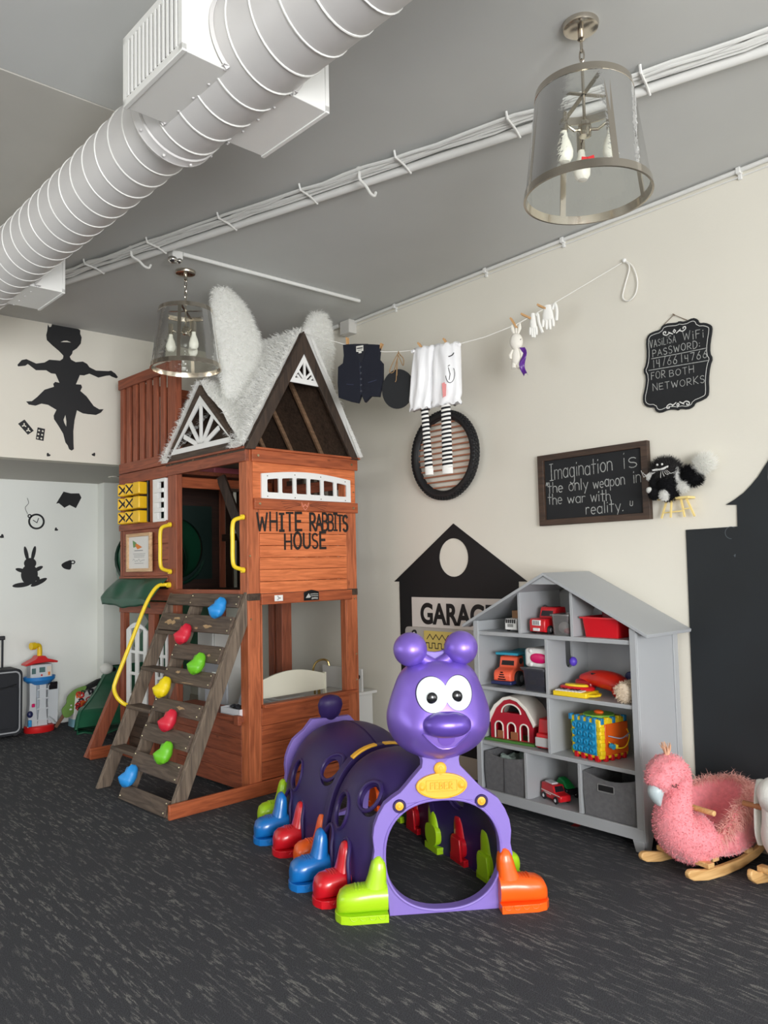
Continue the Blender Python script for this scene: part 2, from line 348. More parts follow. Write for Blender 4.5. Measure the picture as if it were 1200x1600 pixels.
# ------------------------------------------------------------------ hand lettering: strokes in a unit box
def _arc(cx, cy, rx, ry, a0, a1, n=8):
    return [(cx+rx*math.cos(math.radians(a0+(a1-a0)*i/n)), cy+ry*math.sin(math.radians(a0+(a1-a0)*i/n))) for i in range(n+1)]
GL = {
 'A': (.7, [[(0,0),(.35,1),(.7,0)], [(.12,.36),(.58,.36)]]),
 'B': (.6, [[(0,0),(0,1)], [(0,1)]+_arc(.28,.77,.26,.23,90,-90)+[(0,.54)], [(.05,.54)]+_arc(.3,.27,.3,.27,90,-90)+[(0,0)]]),
 'D': (.65, [[(0,0),(0,1)], [(0,1)]+_arc(.15,.5,.5,.5,90,-90,10)+[(0,0)]]),
 'E': (.55, [[(.55,1),(0,1),(0,0),(.55,0)], [(0,.52),(.45,.52)]]),
 'F': (.5, [[(.5,1),(0,1),(0,0)], [(0,.55),(.4,.55)]]),
 'H': (.62, [[(0,0),(0,1)], [(.62,0),(.62,1)], [(0,.5),(.62,.5)]]),
 'I': (.36, [[(.18,0),(.18,1)], [(0,1),(.36,1)], [(0,0),(.36,0)]]),
 'K': (.6, [[(0,0),(0,1)], [(.58,1),(.03,.48),(.6,0)]]),
 'L': (.5, [[(0,1),(0,0),(.5,0)]]),
 'N': (.65, [[(0,0),(0,1),(.65,0),(.65,1)]]),
 'O': (.7, [_arc(.35,.5,.35,.5,90,450,16)]),
 'P': (.55, [[(0,0),(0,1)], [(0,1)]+_arc(.27,.74,.28,.26,90,-90)+[(0,.48)]]),
 'R': (.6, [[(0,0),(0,1)], [(0,1)]+_arc(.27,.74,.28,.26,90,-90)+[(.05,.48)], [(.15,.48),(.6,0)]]),
 'S': (.55, [_arc(.28,.76,.26,.24,30,240,8)+[(.33,.5)]+_arc(.27,.25,.27,.25,60,-150,8)]),
 'T': (.6, [[(0,1),(.6,1)], [(.3,1),(.3,0)]]),
 'U': (.62, [[(0,1),(0,.3)]+_arc(.31,.3,.31,.3,180,360)+[(.62,1)]]),
 'V': (.65, [[(0,1),(.32,0),(.65,1)]]),
 'W': (.9, [[(0,1),(.22,0),(.45,.75),(.68,0),(.9,1)]]),
 'J': (.5, [[(.4,1),(.4,.25)]+_arc(.2,.25,.2,.25,0,-180)]),
 'i': (.12, [[(.06,0),(.06,.6)], [(.05,.84),(.07,.9)]]),
 'a': (.5, [_arc(.24,.3,.24,.3,40,320,10), [(.47,.6),(.47,0)]]),
 'm': (.75, [[(0,.6),(0,0)], [(0,.42)]+_arc(.19,.42,.19,.18,180,0)+[(.38,0)], [(.38,.42)]+_arc(.56,.42,.18,.18,180,0)+[(.75,0)]]),
 'g': (.5, [_arc(.24,.3,.24,.3,40,320,10), [(.47,.6),(.47,-.2)]+_arc(.24,-.2,.23,.2,0,-150)]),
 'n': (.45, [[(0,.6),(0,0)], [(0,.38)]+_arc(.22,.38,.22,.22,180,0)+[(.45,0)]]),
 't': (.4, [[(.18,.95),(.18,0)], [(0,.62),(.4,.62)]]),
 'o': (.5, [_arc(.25,.3,.25,.3,90,450,14)]),
 's': (.4, [_arc(.2,.45,.19,.15,30,240,6)+_arc(.2,.15,.2,.15,70,-150,6)]),
 'h': (.45, [[(0,1),(0,0)], [(0,.38)]+_arc(.22,.38,.22,.22,180,0)+[(.45,0)]]),
 'e': (.48, [[(.02,.3),(.46,.32)]+_arc(.24,.3,.23,.3,5,310,10)]),
 'l': (.12, [[(.06,1),(.06,0)]]),
 'y': (.48, [[(0,.6),(.24,.05)], [(.48,.6),(.12,-.35)]]),
 'w': (.7, [[(0,.6),(.17,0),(.35,.5),(.53,0),(.7,.6)]]),
 'p': (.48, [[(0,.6),(0,-.35)], _arc(.24,.3,.24,.3,180,-180,12)]),
 'r': (.35, [[(0,.6),(0,0)], [(0,.36)]+_arc(.2,.36,.2,.24,180,50,5)]),
 '1': (.2, [[(.1,1),(.1,0)]]), '4': (.5, [[(.05,1),(.05,.5),(.42,.5)], [(.42,1),(.42,0)]]),
 '6': (.5, [[(.42,1),(.1,.5)]+_arc(.25,.27,.24,.27,150,510,12)]), '7': (.5, [[(0,1),(.5,1),(.18,0)]]),
 '.': (.1, [[(.03,.0),(.07,.03)]]), ':': (.1, [[(.03,.1),(.07,.13)], [(.03,.5),(.07,.53)]]),
 ',': (.12, [[(.09,.1),(.02,-.1)]]), '"': (.3, [[(.05,1),(.02,.8)]+_arc(.06,.8,.04,.06,180,360,4), [(.22,1),(.2,.8)]+_arc(.24,.8,.04,.06,180,360,4)]),
 '3': (.5, [_arc(.22,.76,.24,.24,140,-80,8)+_arc(.22,.26,.26,.26,80,-140,8)]), '+': (.4, [[(0,.5),(.4,.5)], [(.2,.3),(.2,.7)]]), ' ': (.35, []),
}
def write(mb, text, p0, p1, h, w, y, gap=0.22, jit=0.03, seed=0, plane='xz'):
    """letters set from p0 to p1 along the baseline, height h, stroke width w"""
    rr = random.Random(seed); adv = [GL[c][0]+gap for c in text]; tot = sum(adv)-gap
    p0, p1 = Vector(p0), Vector(p1); d = p1-p0; sx = d.length/tot; ux = d.normalized(); x = 0.0; k = 0
    uz = Vector((0, 1))
    for c, a in zip(text, adv):
        dz = rr.uniform(-jit, jit)*h; s = 1+rr.uniform(-jit, jit)*2
        for st in GL[c][1]:
            mb.ribbon([p0+ux*(x+q[0])*sx+uz*(q[1]*h*s+dz) for q in st], w*rr.uniform(.8, 1.15), y-0.00012*(k % 5), plane); k += 1
        x += a
# ------------------------------------------------------------------ the room
XR, ZC, YF, YB, ZS = 3.906, 3.381, 6.256, 7.72, 2.297
wallm = M('cream_wall_paint', (228, 224, 212), 0.85, bump=0.12, scale=90, var=0.025, vscale=1.2)
ceilm = M('grey_ceiling_paint', (198, 199, 197), 0.88, bump=0.35, scale=6, var=0.05, vscale=1.0)
whitem = M('white_paint', (232, 232, 228), 0.5)
struct('floor', MB().box(-2.9, XR+.1, -4.15, YB+.1, -0.1, 0), carpet_mat())
struct('ceiling', MB().box(-2.9, XR+.1, -4.15, YF+.1, ZC, ZC+.1), ceilm)
struct('trim_1', MB().box(-2.7, 1.34, 3.14, YF, ZC-.006, ZC), M('browner_ceiling_paint', (186, 183, 176), 0.88, bump=0.5, scale=5, var=0.06, vscale=1.3), bevel=.004)  # slightly darker and browner than the rest of the ceiling
struct('wall_right', MB().box(XR, XR+.1, -4.15, YB+.1, 0, ZC), wallm)
whitew = M('white_wall_paint', (241, 243, 238), .8, bump=.1, scale=90)
struct('wall_back', MB().box(-2.9, XR, YB, YB+.1, 0, ZS), whitew)
m = MB().box(-2.9, XR, YF, YF+.12, ZS, ZC)
struct('wall_bulkhead', m, wallm)
struct('ceiling_soffit', MB().box(-2.9, XR, YF+.12, YB, ZS, ZS+.1), M('soffit_paint', (196, 192, 185), 0.85))
struct('wall_chase', MB().box(2.98, XR, YB-.16, YB, 0, ZS), whitew, bevel=.006)
# front wall with two shop windows, left wall with one added for the side fill (both behind or beside the camera)
m = MB()
m.prism([(-2.9, 0), (XR, 0), (XR, ZC), (-2.9, ZC)], -4.15, -4.05, [[(-2.3, .4), (.5, .4), (.5, 2.9), (-2.3, 2.9)], [(1.25, .4), (3.75, .4), (3.75, 2.9), (1.25, 2.9)]])
struct('wall_front', m, wallm)
m = MB(); m.prism([(-4.05, 0), (YB, 0), (YB, ZC), (-4.05, ZC)], -2.8, -2.7, [[(2.9, .7), (6.3, .7), (6.3, 2.6), (2.9, 2.6)]], 'yz')
struct('wall_left', m, wallm)
for i, (a, b) in enumerate(((-2.3, .5), (1.25, 3.75))):
    m = MB()
    for x in (a, (a+b)/2, b): m.box(x-.03, x+.03, -4.14, -4.06, .4, 2.9)
    for z in (.4, 2.9): m.box(a, b, -4.14, -4.06, z-.03, z+.03)
    struct('window_%d' % (i+1), m, whitem); struct('window_%d' % (i+4), MB().box(a, b, -4.11, -4.106, .4, 2.9), glass('window_pane_glass', (250, 252, 252), 0, .03))
m = MB()
for y in (2.9, 4.6, 6.3): m.box(-2.79, -2.71, y-.03, y+.03, .7, 2.6)
for z in (.7, 2.6): m.box(-2.79, -2.71, 2.9, 6.3, z-.03, z+.03)
struct('window_3', m, whitem); struct('window_6', MB().box(-2.752, -2.748, 2.9, 6.3, .7, 2.6), glass('window_pane_glass', (250, 252, 252), 0, .03))
m = MB(); m.prism([(XR, 0), (XR-.018, 0), (XR-.018, .085), (XR-.014, .095), (XR-.014, .12), (XR-.006, .134), (XR, .134)], -4.04, YB-.16, plane='xz')
struct('baseboard_right', m, M('beige_trim_paint', (176, 166, 150), 0.6))
struct('baseboard_back', MB().box(-2.7, 2.98, YB-.016, YB, 0, .12), whitew, bevel=.004)

# ------------------------------------------------------------------ ceiling services
ductm = M('white_duct_paint', (206, 204, 203), 0.42, bump=0.05, scale=20)
whitep = M('glossy_white_paint', (228, 228, 225), 0.35)
TH = math.radians(2.0); DX, DZ = 1.30, 3.13
duct = thing('ventilation_duct', 'round white spiral ventilation duct with side vent boxes running under the ceiling', 'duct', (DX, 3.0, DZ), TH)
R1, R2, YC = .170, .150, -.35
MB().tube([(0, -4.4, 0), (0, YC, 0)], R1, 48).build('duct_section', ductm, duct)
MB().tube([(0, YC, 0), (0, 3.13, 0)], R2, 48).build('duct_section', ductm, duct)
for y0, y1, R, pitch in ((-4.3, YC-.06, R1, .125), (YC+.06, 3.1, R2, .125)):
    n = int((y1-y0)/pitch*40)
    pts = [(R*1.004*math.cos(2*PI*i/40), y0+pitch*i/40, R*1.005*math.sin(2*PI*i/40)) for i in range(n)]
    MB().tube(pts, .0036, 5).build('spiral_seam', whitep, duct)
m = MB(); m.lathe([(R1+.001, YC-.05), (R1+.007, YC-.045), (R1+.007, YC-.005), (R1+.010, YC), (R2+.014, YC+.012), (R2+.004, YC+.045), (R2, YC+.05)], 48, axis='y', cap=False)
for a in range(10): m.ball((math.cos(a*.63)*(R1+.009), YC-.02, math.sin(a*.63)*(R1+.009)), .006, n=8, k=6)
m.build('collar', ductm, duct)
def vent_box(side, y0, y1, zb, zt, depth):
    m = MB(); a = side*.06; b = side*depth; x0, x1 = min(a, b), max(a, b)
    m.box(x0, x1, y0, y1, zb, zt)
    bx = m.build('vent_box', whitep, duct, bevel=.003)
    f = MB(); X = b; t = .022; e = side*.006
    xs = sorted((X-side*.01, X+e))
    for z0, z1 in ((zb-.004, zb+t), (zt-t, zt+.004)): f.box(xs[0], xs[1], y0-.004, y1+.004, z0, z1)
    for q0, q1 in ((y0-.004, y0+t), (y1-t, y1+.004)): f.box(xs[0], xs[1], q0, q1, zb, zt)
    f.build('frame', whitep, bx, bevel=.002)
    d = MB(); xx = sorted((X, X+side*.001)); d.box(xx[0], xx[1], y0+t, y1-t, zb+t, zt-t); d.build('grille_shade', M('vent_shade_dark', (70, 68, 66), .9), bx)  # dark sheet on the solid box, painted shade between the slats
    g = MB(); k = int((y1-y0-2*t)/.026)
    for i in range(k):
        y = y0+t+(i+.5)*(y1-y0-2*t)/k
        xx = sorted((X, X+side*.008)); g.box(xx[0], xx[1], y-.0055, y+.0055, zb+t, zt-t)
    g.build('grille', whitep, bx)
    fl = MB()                                            # flange where the box meets the duct, with rivets
    zz = zb+.004; q = math.sqrt(max(R1**2-zz**2, 0.0001)); r_ = R1 if y1 < YC else R2
    for yy in (y0-.02, y1): fl.tube([(side*r_*1.01*math.cos(t_), yy+.01, r_*1.01*math.sin(t_)) for t_ in [(-.85+1.7*i/14) for i in range(15)]], .009, 4)
    fl.bar((side*.118, y0-.02, zb+.006), (side*.118, y1+.02, zb+.006), .03, .004)
    for i in range(5): fl.ball((side*.118, y0+(y1-y0)*i/4, zb+.002), .006, n=8, k=6)
    fl.build('flange', ductm, bx)
vent_box(-1, -.90, -.50, -.13, .11, .265)
vent_box(1, -.93, -.54, -.13, .11, .275)
vent_box(1, 1.42, 1.80, -.13, .11, .265)

# bundle of conduit and cables under the ceiling, running at a slight angle
cd = thing('ceiling_conduit', 'white painted conduit with a bundle of cables clipped along the ceiling', 'conduit', (2.424, 3.13, ZC), 0)
cdir = Vector((-.2896, .957, 0)).normalized(); cn = Vector((cdir.y, -cdir.x, 0))
def cpt(t, off, z): p = cdir*t+cn*off; return (p.x, p.y, z)
MB().tube([cpt(-4.2, 0, -.024), cpt(3.1, 0, -.024)], .021, 14).build('pipe', whitep, cd)
for k in range(5):
    rr = random.Random(k); pts = [cpt(-4.2+.13*i, -.05-.017*k+rr.uniform(-.006, .006), -.018+rr.uniform(-.008, .006)) for i in range(57)]
    MB().tube(pts, .0085, 6).build('cable', whitep, cd)
for i in range(13):
    t = -3.9+i*.57; m = MB()
    m.tube([cpt(t, -.145, -.001), cpt(t, -.135, -.03), cpt(t, -.05, -.032), cpt(t, .01, -.046), cpt(t+.01, .022, -.03)], .006, 6); m.build('clip', whitep, cd)
def hook(x, y, lab):
    o = thing('ceiling_hook', lab, 'hook', (x, y, ZC), 0, None); d = cn
    pts = [(0, 0, 0), (0, 0, -.05), tuple(d*.02+Vector((0, 0, -.062))), tuple(d*.06+Vector((0, 0, -.07))), tuple(d*.10+Vector((0, 0, -.09))), tuple(d*.135+Vector((0, 0, -.088))), tuple(d*.15+Vector((0, 0, -.065)))]
    MB().tube([tuple(p) for p in spline(pts, 4)], .0075, 8).build('hook_rod', whitep, o)
    MB().cyl((0, 0, 0), (0, 0, -.006), .014, n=12).build('screw_plate', whitep, o)
hook(2.40, 2.86, 'white s-shaped ceiling hook on the conduit between duct and nearest pendant lamp')
hook(1.92, 4.45, 'white s-shaped ceiling hook on the conduit up left of the farther pendant lamp')
# straight white rod from a sensor box
o = thing('ceiling_sensor', 'small white box with a round sensor on the ceiling at the end of a rod', 'sensor', (2.165, 4.36, ZC), 0)
MB().box(-.035, .035, -.03, .03, -.05, 0).build('housing', whitep, o, bevel=.004)
MB().ball((-.03, -.02, -.062), .03, .03, .022).build('dome', M('chrome', (210, 208, 204), .12, 1.0), o)
MB().ball((.015, -.02, -.06), .02, .02, .018).build('lens', M('chrome', (210, 208, 204), .12, 1.0), o)
tag(MB().tube([(2.2, 4.335, ZC-.013), (3.61, 4.33, ZC-.013)], .0125, 10).build('ceiling_rod', whitep), 'straight thin white rod across the ceiling above the fur-covered playhouse', 'rod')
# thin pipe along the top of the right wall, junction box
o = thing('wall_pipe', 'thin white pipe with clips along the top edge of the right wall', 'pipe', (XR, 0, ZC), 0)
MB().tube([(-.02, -4.0, -.018), (-.02, 4.72, -.018)], .0115, 10).build('pipe', whitep, o)
MB().tube([(-.006, -4.0, -.045), (-.006, 4.72, -.045)], .004, 6).build('cable', whitep, o)
MB().tube([(-.045, 4.9, -.01), (-.045, 6.2, -.01)], .016, 10).build('pipe', whitep, o)
for y in (-.6, .4, 1.66, 2.73, 3.35, 4.25):
    m = MB(); m.box(-.034, 0, y-.012, y+.012, -.034, -.002); m.box(-.012, 0, y-.01, y+.01, -.06, -.03); m.build('clip', whitep, o, bevel=.003)
o = thing('junction_box', 'small white metal junction box high on the wall beside the fur ear', 'box', (XR, 4.79, 3.33), 0)
MB().box(-.075, 0, -.065, .055, -.06, .05).build('housing', M('offwhite_metal', (205, 203, 198), .4), o, bevel=.004)
MB().box(-.08, -.074, -.062, .052, -.057, .047).build('cover', M('offwhite_metal', (205, 203, 198), .4), o, bevel=.002)
o = thing('recessed_light', 'small round recessed light in the low ceiling beside the playhouse', 'light', (2.90, 7.06, ZS), 0)
MB().lathe([(.05, 0), (.052, -.006), (.07, -.008), (.072, 0)], 32).build('ring', M('brushed_nickel', (196, 190, 180), .28, 1.0), o)
MB().lathe([(.0, .0), (.05, -.002)], 32).build('lens', whitem, o)

# ------------------------------------------------------------------ the two glass pendant lamps
nick = M('polished_nickel', (206, 198, 186), .16, 1.0)
gl = glass('seeded_lamp_glass', (250, 252, 249), .03, .02, .35)
bulbm = M('frosted_bulb', (245, 242, 232), .35)
def pendant(loc, rz, label, extra=False):
    o = thing('pendant_lamp', label, 'lamp', loc, rz, 'glass pendant lamps')
    ZT, ZB, RT, RB = -.256, -.655, .172, .222
    MB().lathe([(0, -.022), (.045, -.022), (.062, -.018), (.066, -.008), (.066, 0)], 40).build('canopy', nick, o)
    m = MB(); m.cyl((0, 0, -.02), (0, 0, -.055), .011, n=12); m.lathe([(.007, -.055), (.014, -.06), (.007, -.066)], 12)
    for k in range(3):
        z = -.085-.036*k; a = (k % 2)*PI/2
        pts = [(math.cos(a)*.0085*math.cos(t), math.sin(a)*.0085*math.cos(t), z+.024*math.sin(t)) for t in [2*PI*i/14 for i in range(14)]]
        m.tube(pts, .0032, 6, closed=True)
    m.cyl((0, 0, -.175), (0, 0, -.40), .006, n=10); m.build('chain', nick, o)
    MB().lathe([(RT, ZT), (RB, ZB+.01)], 64, cap=False).build('glass_shade', gl, o, smooth=1.0, fix=False)
    MB().lathe([(RT-.002, ZT-.028), (RT+.005, ZT-.028), (RT+.001, ZT), (RT-.006, ZT), (RT-.002, ZT-.028)], 64, cap=False).build('top_ring', nick, o)
    MB().lathe([(RB-.002, ZB), (RB+.006, ZB), (RB+.002, ZB+.03), (RB-.006, ZB+.03), (RB-.002, ZB)], 64, cap=False).build('bottom_ring', nick, o)
    for k in range(4):
        a = PI/4+k*PI/2; c, s_ = math.cos(a), math.sin(a); m = MB()
        m.bar((c*(RT-.002), s_*(RT-.002), ZT-.01), (c*(RB-.003), s_*(RB-.003), ZB+.02), .022, .005, (c, s_, 0)); m.build('strap', nick, o)
    m = MB()
    for k in range(2):
        a = PI/4+k*PI/2; c, s_ = math.cos(a)*(RT-.004), math.sin(a)*(RT-.004); m.bar((-c, -s_, ZT-.012), (c, s_, ZT-.012), .016, .004)
    m.build('crossbar', nick, o)
    m = MB(); m.lathe([(0, -.43), (.022, -.425), (.026, -.40), (.02, -.375), (.008, -.365), (0, -.365)], 20)
    for k in range(3):
        a = .5+k*2*PI/3; c, s_ = math.cos(a), math.sin(a)
        m.tube([(0, 0, -.40), (c*.05, s_*.05, -.415), (c*.085, s_*.085, -.40), (c*.095, s_*.095, -.375), (c*.095, s_*.095, -.36)], .006, 8)
    m.build('arm_cluster', nick, o)
    for k in range(3):
        a = .5+k*2*PI/3; c, s_ = math.cos(a)*.095, math.sin(a)*.095
        sk = MB(); sk.cyl((c, s_, -.36), (c, s_, -.43), .015, n=14); sk = sk.build('socket', nick, o)
        MB().lathe([(.012, -.43), (.014, -.45), (.024, -.475), (.031, -.505), (.029, -.525), (.018, -.542), (0, -.548)], 24, (c, s_, 0)).build('bulb', bulbm, sk)
    if extra:
        m = MB(); m.bar((-.03, 0, 0), (.03, 0, 0), .022, .018); 
    return o
L1 = pendant((2.375, 1.553, ZC), .25, 'glass drum pendant lamp hanging nearest, high on the right')
L2 = pendant((2.36, 4.612, ZC), .1, 'glass drum pendant lamp hanging farther back, in front of the playhouse balcony')
o = thing('red_reflection', 'small red bow shape standing in for a reflection in the nearest pendant lamp', 'bow', (2.375-.160, 1.553-.112, ZC-.618), -.992)  # red shape added in place of a reflection in the lamp glass
m = MB(); m.prism([(-.045, -.004), (-.004, .012), (-.004, .026), (-.04, .034)], -.008, .004); m.build('loop', M('reflected_red', (214, 36, 44), .5), o, bevel=.002)
m = MB(); m.prism([(.045, -.004), (.004, .012), (.004, .026), (.04, .034)], -.008, .004); m.build('loop', M('reflected_red', (214, 36, 44), .5), o, bevel=.002)
MB().ball((0, -.004, .018), .009).build('knot', M('reflected_red', (214, 36, 44), .5), o); o.scale = (.5, .5, .5)

# ------------------------------------------------------------------ black cut-outs on the back wall
blk = M('matte_black_vinyl', (26, 27, 30), .6)
def decal(name, label, cat, poly, y, holes=(), group=None, t=.003):
    cx = sum(p[0] for p in poly)/len(poly); cz = sum(p[1] for p in poly)/len(poly)
    m = MB(); m.prism([(a-cx, b-cz) for a, b in poly], -t, 0, [[(a-cx, b-cz) for a, b in h] for h in holes])
    o = m.build(name, blk, smooth=0); o.location = (cx, y, cz); return tag(o, label, cat, group)
dn = [(2.018, 3.372), (2.03, 3.351), (2.045, 3.36), (2.049, 3.379), (2.149, 3.379), (2.253, 3.379), (2.271, 3.371), (2.27, 3.341), (2.282, 3.314), (2.275, 3.263), (2.244, 3.218), (2.211, 3.191), (2.207, 3.168), (2.188, 3.14), (2.199, 3.118), (2.235, 3.104), (2.293, 3.118), (2.327, 3.104), (2.346, 3.079), (2.4, 3.06), (2.5, 3.07), (2.525, 3.078), (2.56, 3.059), (2.583, 3.032), (2.571, 3.02), (2.53, 3.029), (2.515, 3.037), (2.485, 3.03), (2.42, 3.005), (2.346, 3.027), (2.303, 3.006), (2.269, 3.004), (2.238, 2.924), (2.279, 2.927), (2.287, 2.906), (2.273, 2.875), (2.323, 2.837), (2.381, 2.765), (2.426, 2.743), (2.463, 2.748), (2.441, 2.718), (2.401, 2.694), (2.333, 2.693), (2.294, 2.695), (2.247, 2.715), (2.228, 2.631), (2.219, 2.543), (2.221, 2.437), (2.224, 2.399), (2.207, 2.386), (2.187, 2.396), (2.177, 2.424), (2.159, 2.446), (2.14, 2.516), (2.107, 2.57), (2.07, 2.624), (2.067, 2.652), (2.088, 2.7), (2.024, 2.732), (1.974, 2.736), (1.93, 2.714), (1.881, 2.717), (1.861, 2.738), (1.903, 2.746), (1.942, 2.784), (1.996, 2.848), (2.068, 2.881), (2.062, 2.904), (2.077, 2.921), (2.11, 2.918), (2.079, 2.986), (2.045, 2.985), (2.008, 3.004), (1.932, 2.993), (1.871, 3.033), (1.852, 3.016), (1.8, 3.003), (1.796, 3.016), (1.826, 3.056), (1.86, 3.069), (1.932, 3.045), (1.994, 3.063), (2.03, 3.091), (2.067, 3.094), (2.113, 3.097), (2.136, 3.118), (2.139, 3.142), (2.103, 3.175), (2.048, 3.214), (2.011, 3.246), (2.006, 3.284), (2.014, 3.321)]
decal('dancer_silhouette', 'large black silhouette of a dancing girl with outstretched arms on the bulkhead wall', 'wall decal', dn, YF,
      [[(2.115, 3.247), (2.14, 3.262), (2.168, 3.268), (2.201, 3.258), (2.168, 3.255), (2.14, 3.251)], [(2.157, 2.669), (2.165, 2.615), (2.164, 2.573), (2.148, 2.603), (2.142, 2.626)]])
def clover(cx, cz, s):
    return [(cx+s*(.6+.4*math.cos(3*a))*math.cos(a+1.57), cz+s*(.6+.4*math.cos(3*a))*math.sin(a+1.57)) for a in [2*PI*i/24 for i in range(24)]]
decal('playing_card_decal', 'black playing card decal with two clovers, tilted', 'wall decal', [(1.804, 2.56), (1.85, 2.597), (1.918, 2.517), (1.876, 2.482)], YF, [clover(1.848, 2.552, .019), clover(1.879, 2.518, .019)], 'playing card decals')
decal('playing_card_decal', 'black playing card decal with six dots, upright', 'wall decal', [(1.947, 2.546), (2.002, 2.539), (1.991, 2.444), (1.934, 2.452)], YF,
      [circ(1.958+.027*i-.005*j, 2.523-.029*j-.003*i, .0075, n=12) for i in range(2) for j in range(3)], 'playing card decals')
def heart(cx, cz, s, tilt):
    out = []
    for i in range(24):
        t = 2*PI*i/24; x = .9*math.sin(t)**3; z = .8*math.cos(t)-.3*math.cos(2*t)-.12*math.cos(3*t)
        out.append((cx+s*(x*math.cos(tilt)-z*math.sin(tilt)), cz+s*(x*math.sin(tilt)+z*math.cos(tilt))))
    return out
HG = 'black heart decals'
decal('heart_decal', 'small black heart decal below the two playing cards', 'wall decal', heart(2.028, 2.338, .017, -.7), YF, group=HG)
decal('heart_decal', 'small black heart decal below the dancer near the playhouse', 'wall decal', heart(2.383, 2.368, .017, .6), YF, group=HG)
decal('heart_decal', 'small black heart decal right of the clock decal', 'wall decal', heart(2.581, 1.837, .019, -.9), YB, group=HG)
decal('heart_decal', 'small black heart decal at the left picture edge, left of the clock decal', 'wall decal', heart(2.096, 1.766, .022, .9), YB, group=HG)
decal('open_book_decal', 'black open book decal under the low ceiling', 'wall decal', [(2.579, 2.085), (2.648, 2.204), (2.718, 2.19), (2.798, 2.194), (2.82, 2.153), (2.767, 2.048), (2.706, 2.077), (2.657, 2.048), (2.605, 2.091)], YB)
o = thing('clock_decal', 'round black pocket clock decal with a thin chain', 'wall decal', (2.399, YB, 1.909), 0)
m = MB(); m.prism(circ(0, 0, .075, n=40), -.003, 0, [circ(0, 0, .058, n=40)]); m.build('case', blk, o, smooth=0)
m = MB(); m.prism(circ(-.062, .05, .019), -.003, 0, [circ(-.062, .05, .009, n=16)]); m.build('bow', blk, o, smooth=0)
m = MB(); m.ribbon([(-.03, .012), (.004, -.012), (.018, .03)], .007, -.002); m.build('hands', blk, o, smooth=0)
m = MB(); m.tube([(p[0], -.003, p[1]) for p in spline([(-.08, .068), (-.102, .128), (-.073, .172), (-.085, .22)], 6)], .0022, 5); m.build('chain', blk, o)
o = thing('teacup_decal', 'small black teacup decal on the lower back wall', 'wall decal', (2.69, YB, 1.49), 0)
m = MB(); m.prism(spline([(-.058, .005), (-.03, .03), (0, .042), (.03, .05), (.038, .02), (.035, -.02), (.018, -.042), (-.035, -.028)], 4, True), -.003, 0); m.build('cup', blk, o, smooth=0)
m = MB(); m.prism(circ(.05, .03, .024, .02, 20), -.002, 0, [circ(.05, .03, .013, .010, 14)]); m.build('handle', blk, o, smooth=0)
# a plain rabbit shape
o = thing('rabbit_decal', 'black rabbit decal with long ears low on the back wall', 'wall decal', (2.34, YB, 1.46), 0)
m = MB(); k = 0
for cx_, cz_, rx, rz_, t in ((.0, -.05, .075, .095, .0), (.005, .055, .055, .05, 0), (-.03, .145, .017, .07, .22), (.035, .148, .017, .07, -.2), (-.07, -.145, .08, .022, .1), (.085, -.125, .08, .022, .45), (-.075, -.01, .05, .018, -.3), (.075, .0, .05, .018, .5), (.07, -.09, .022, .022, 0)):
    P = [(cx_+rx*math.cos(a)*math.cos(t)-rz_*math.sin(a)*math.sin(t), cz_+rx*math.cos(a)*math.sin(t)+rz_*math.sin(a)*math.cos(t)) for a in [2*PI*i/26 for i in range(26)]]
    m.prism(P, -.003-.0001*k, 0); k += 1
m.build('silhouette', blk, o, smooth=0)
# ------------------------------------------------------------------ the wooden playhouse (local x along its lettered front, y to the back)
PH = thing('playhouse', 'two-storey orange cedar playhouse with white fur roof, rabbit ears and a climbing wall', 'playhouse', (2.616, 4.295, 0), 0.0577)
cx, cy_, cz_ = wood('cedar_along_x', (140, 68, 38), (186, 98, 58), 'x'), wood('shaded_cedar_along_y', (120, 62, 42), (160, 86, 58), 'y'), wood('cedar_upright', (150, 78, 46), (202, 114, 72), 'z')  # along-y cedar: same wood, painted darker for the shaded ladder side
cedl, czd = wood('pale_cedar_planks', (188, 98, 54), (232, 134, 82), 'x'), wood('shaded_cedar_upright', (126, 66, 44), (164, 90, 62), 'z')  # second one: upright cedar with the ladder side's shade put into its colour
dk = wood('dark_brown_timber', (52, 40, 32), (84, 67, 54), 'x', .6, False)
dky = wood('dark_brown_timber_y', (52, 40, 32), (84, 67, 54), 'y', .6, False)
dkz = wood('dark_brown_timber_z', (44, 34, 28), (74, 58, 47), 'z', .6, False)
wpl = M('white_plastic', (238, 238, 236), .38)
yel = M('yellow_bar_paint', (246, 214, 48), .32)
screwm = M('zinc_screw', (205, 195, 160), .3, 1.0)
def hx(name, mat, x0, x1, y0, y1, z0, z1, bev=.004, par=PH, label=None):
    return MB().box(x0, x1, y0, y1, z0, z1).build(name, mat, par, bevel=bev, label=label)
# posts
for x0, x1, y0, y1, zt in ((0, .095, .002, .09, 2.19), (.832, .936, .002, .07, 2.19), (0, .05, .88, 1.0, 2.95), (.85, .945, .78, .86, 2.19),
                           (0, .05, 1.69, 1.75, 2.95), (.88, .94, 1.69, 1.75, 2.95), (.88, .94, .93, 1.0, 2.95)):
    hx('post', czd if y1 > .5 else cz_, x0, x1, y0, y1, 0, zt)
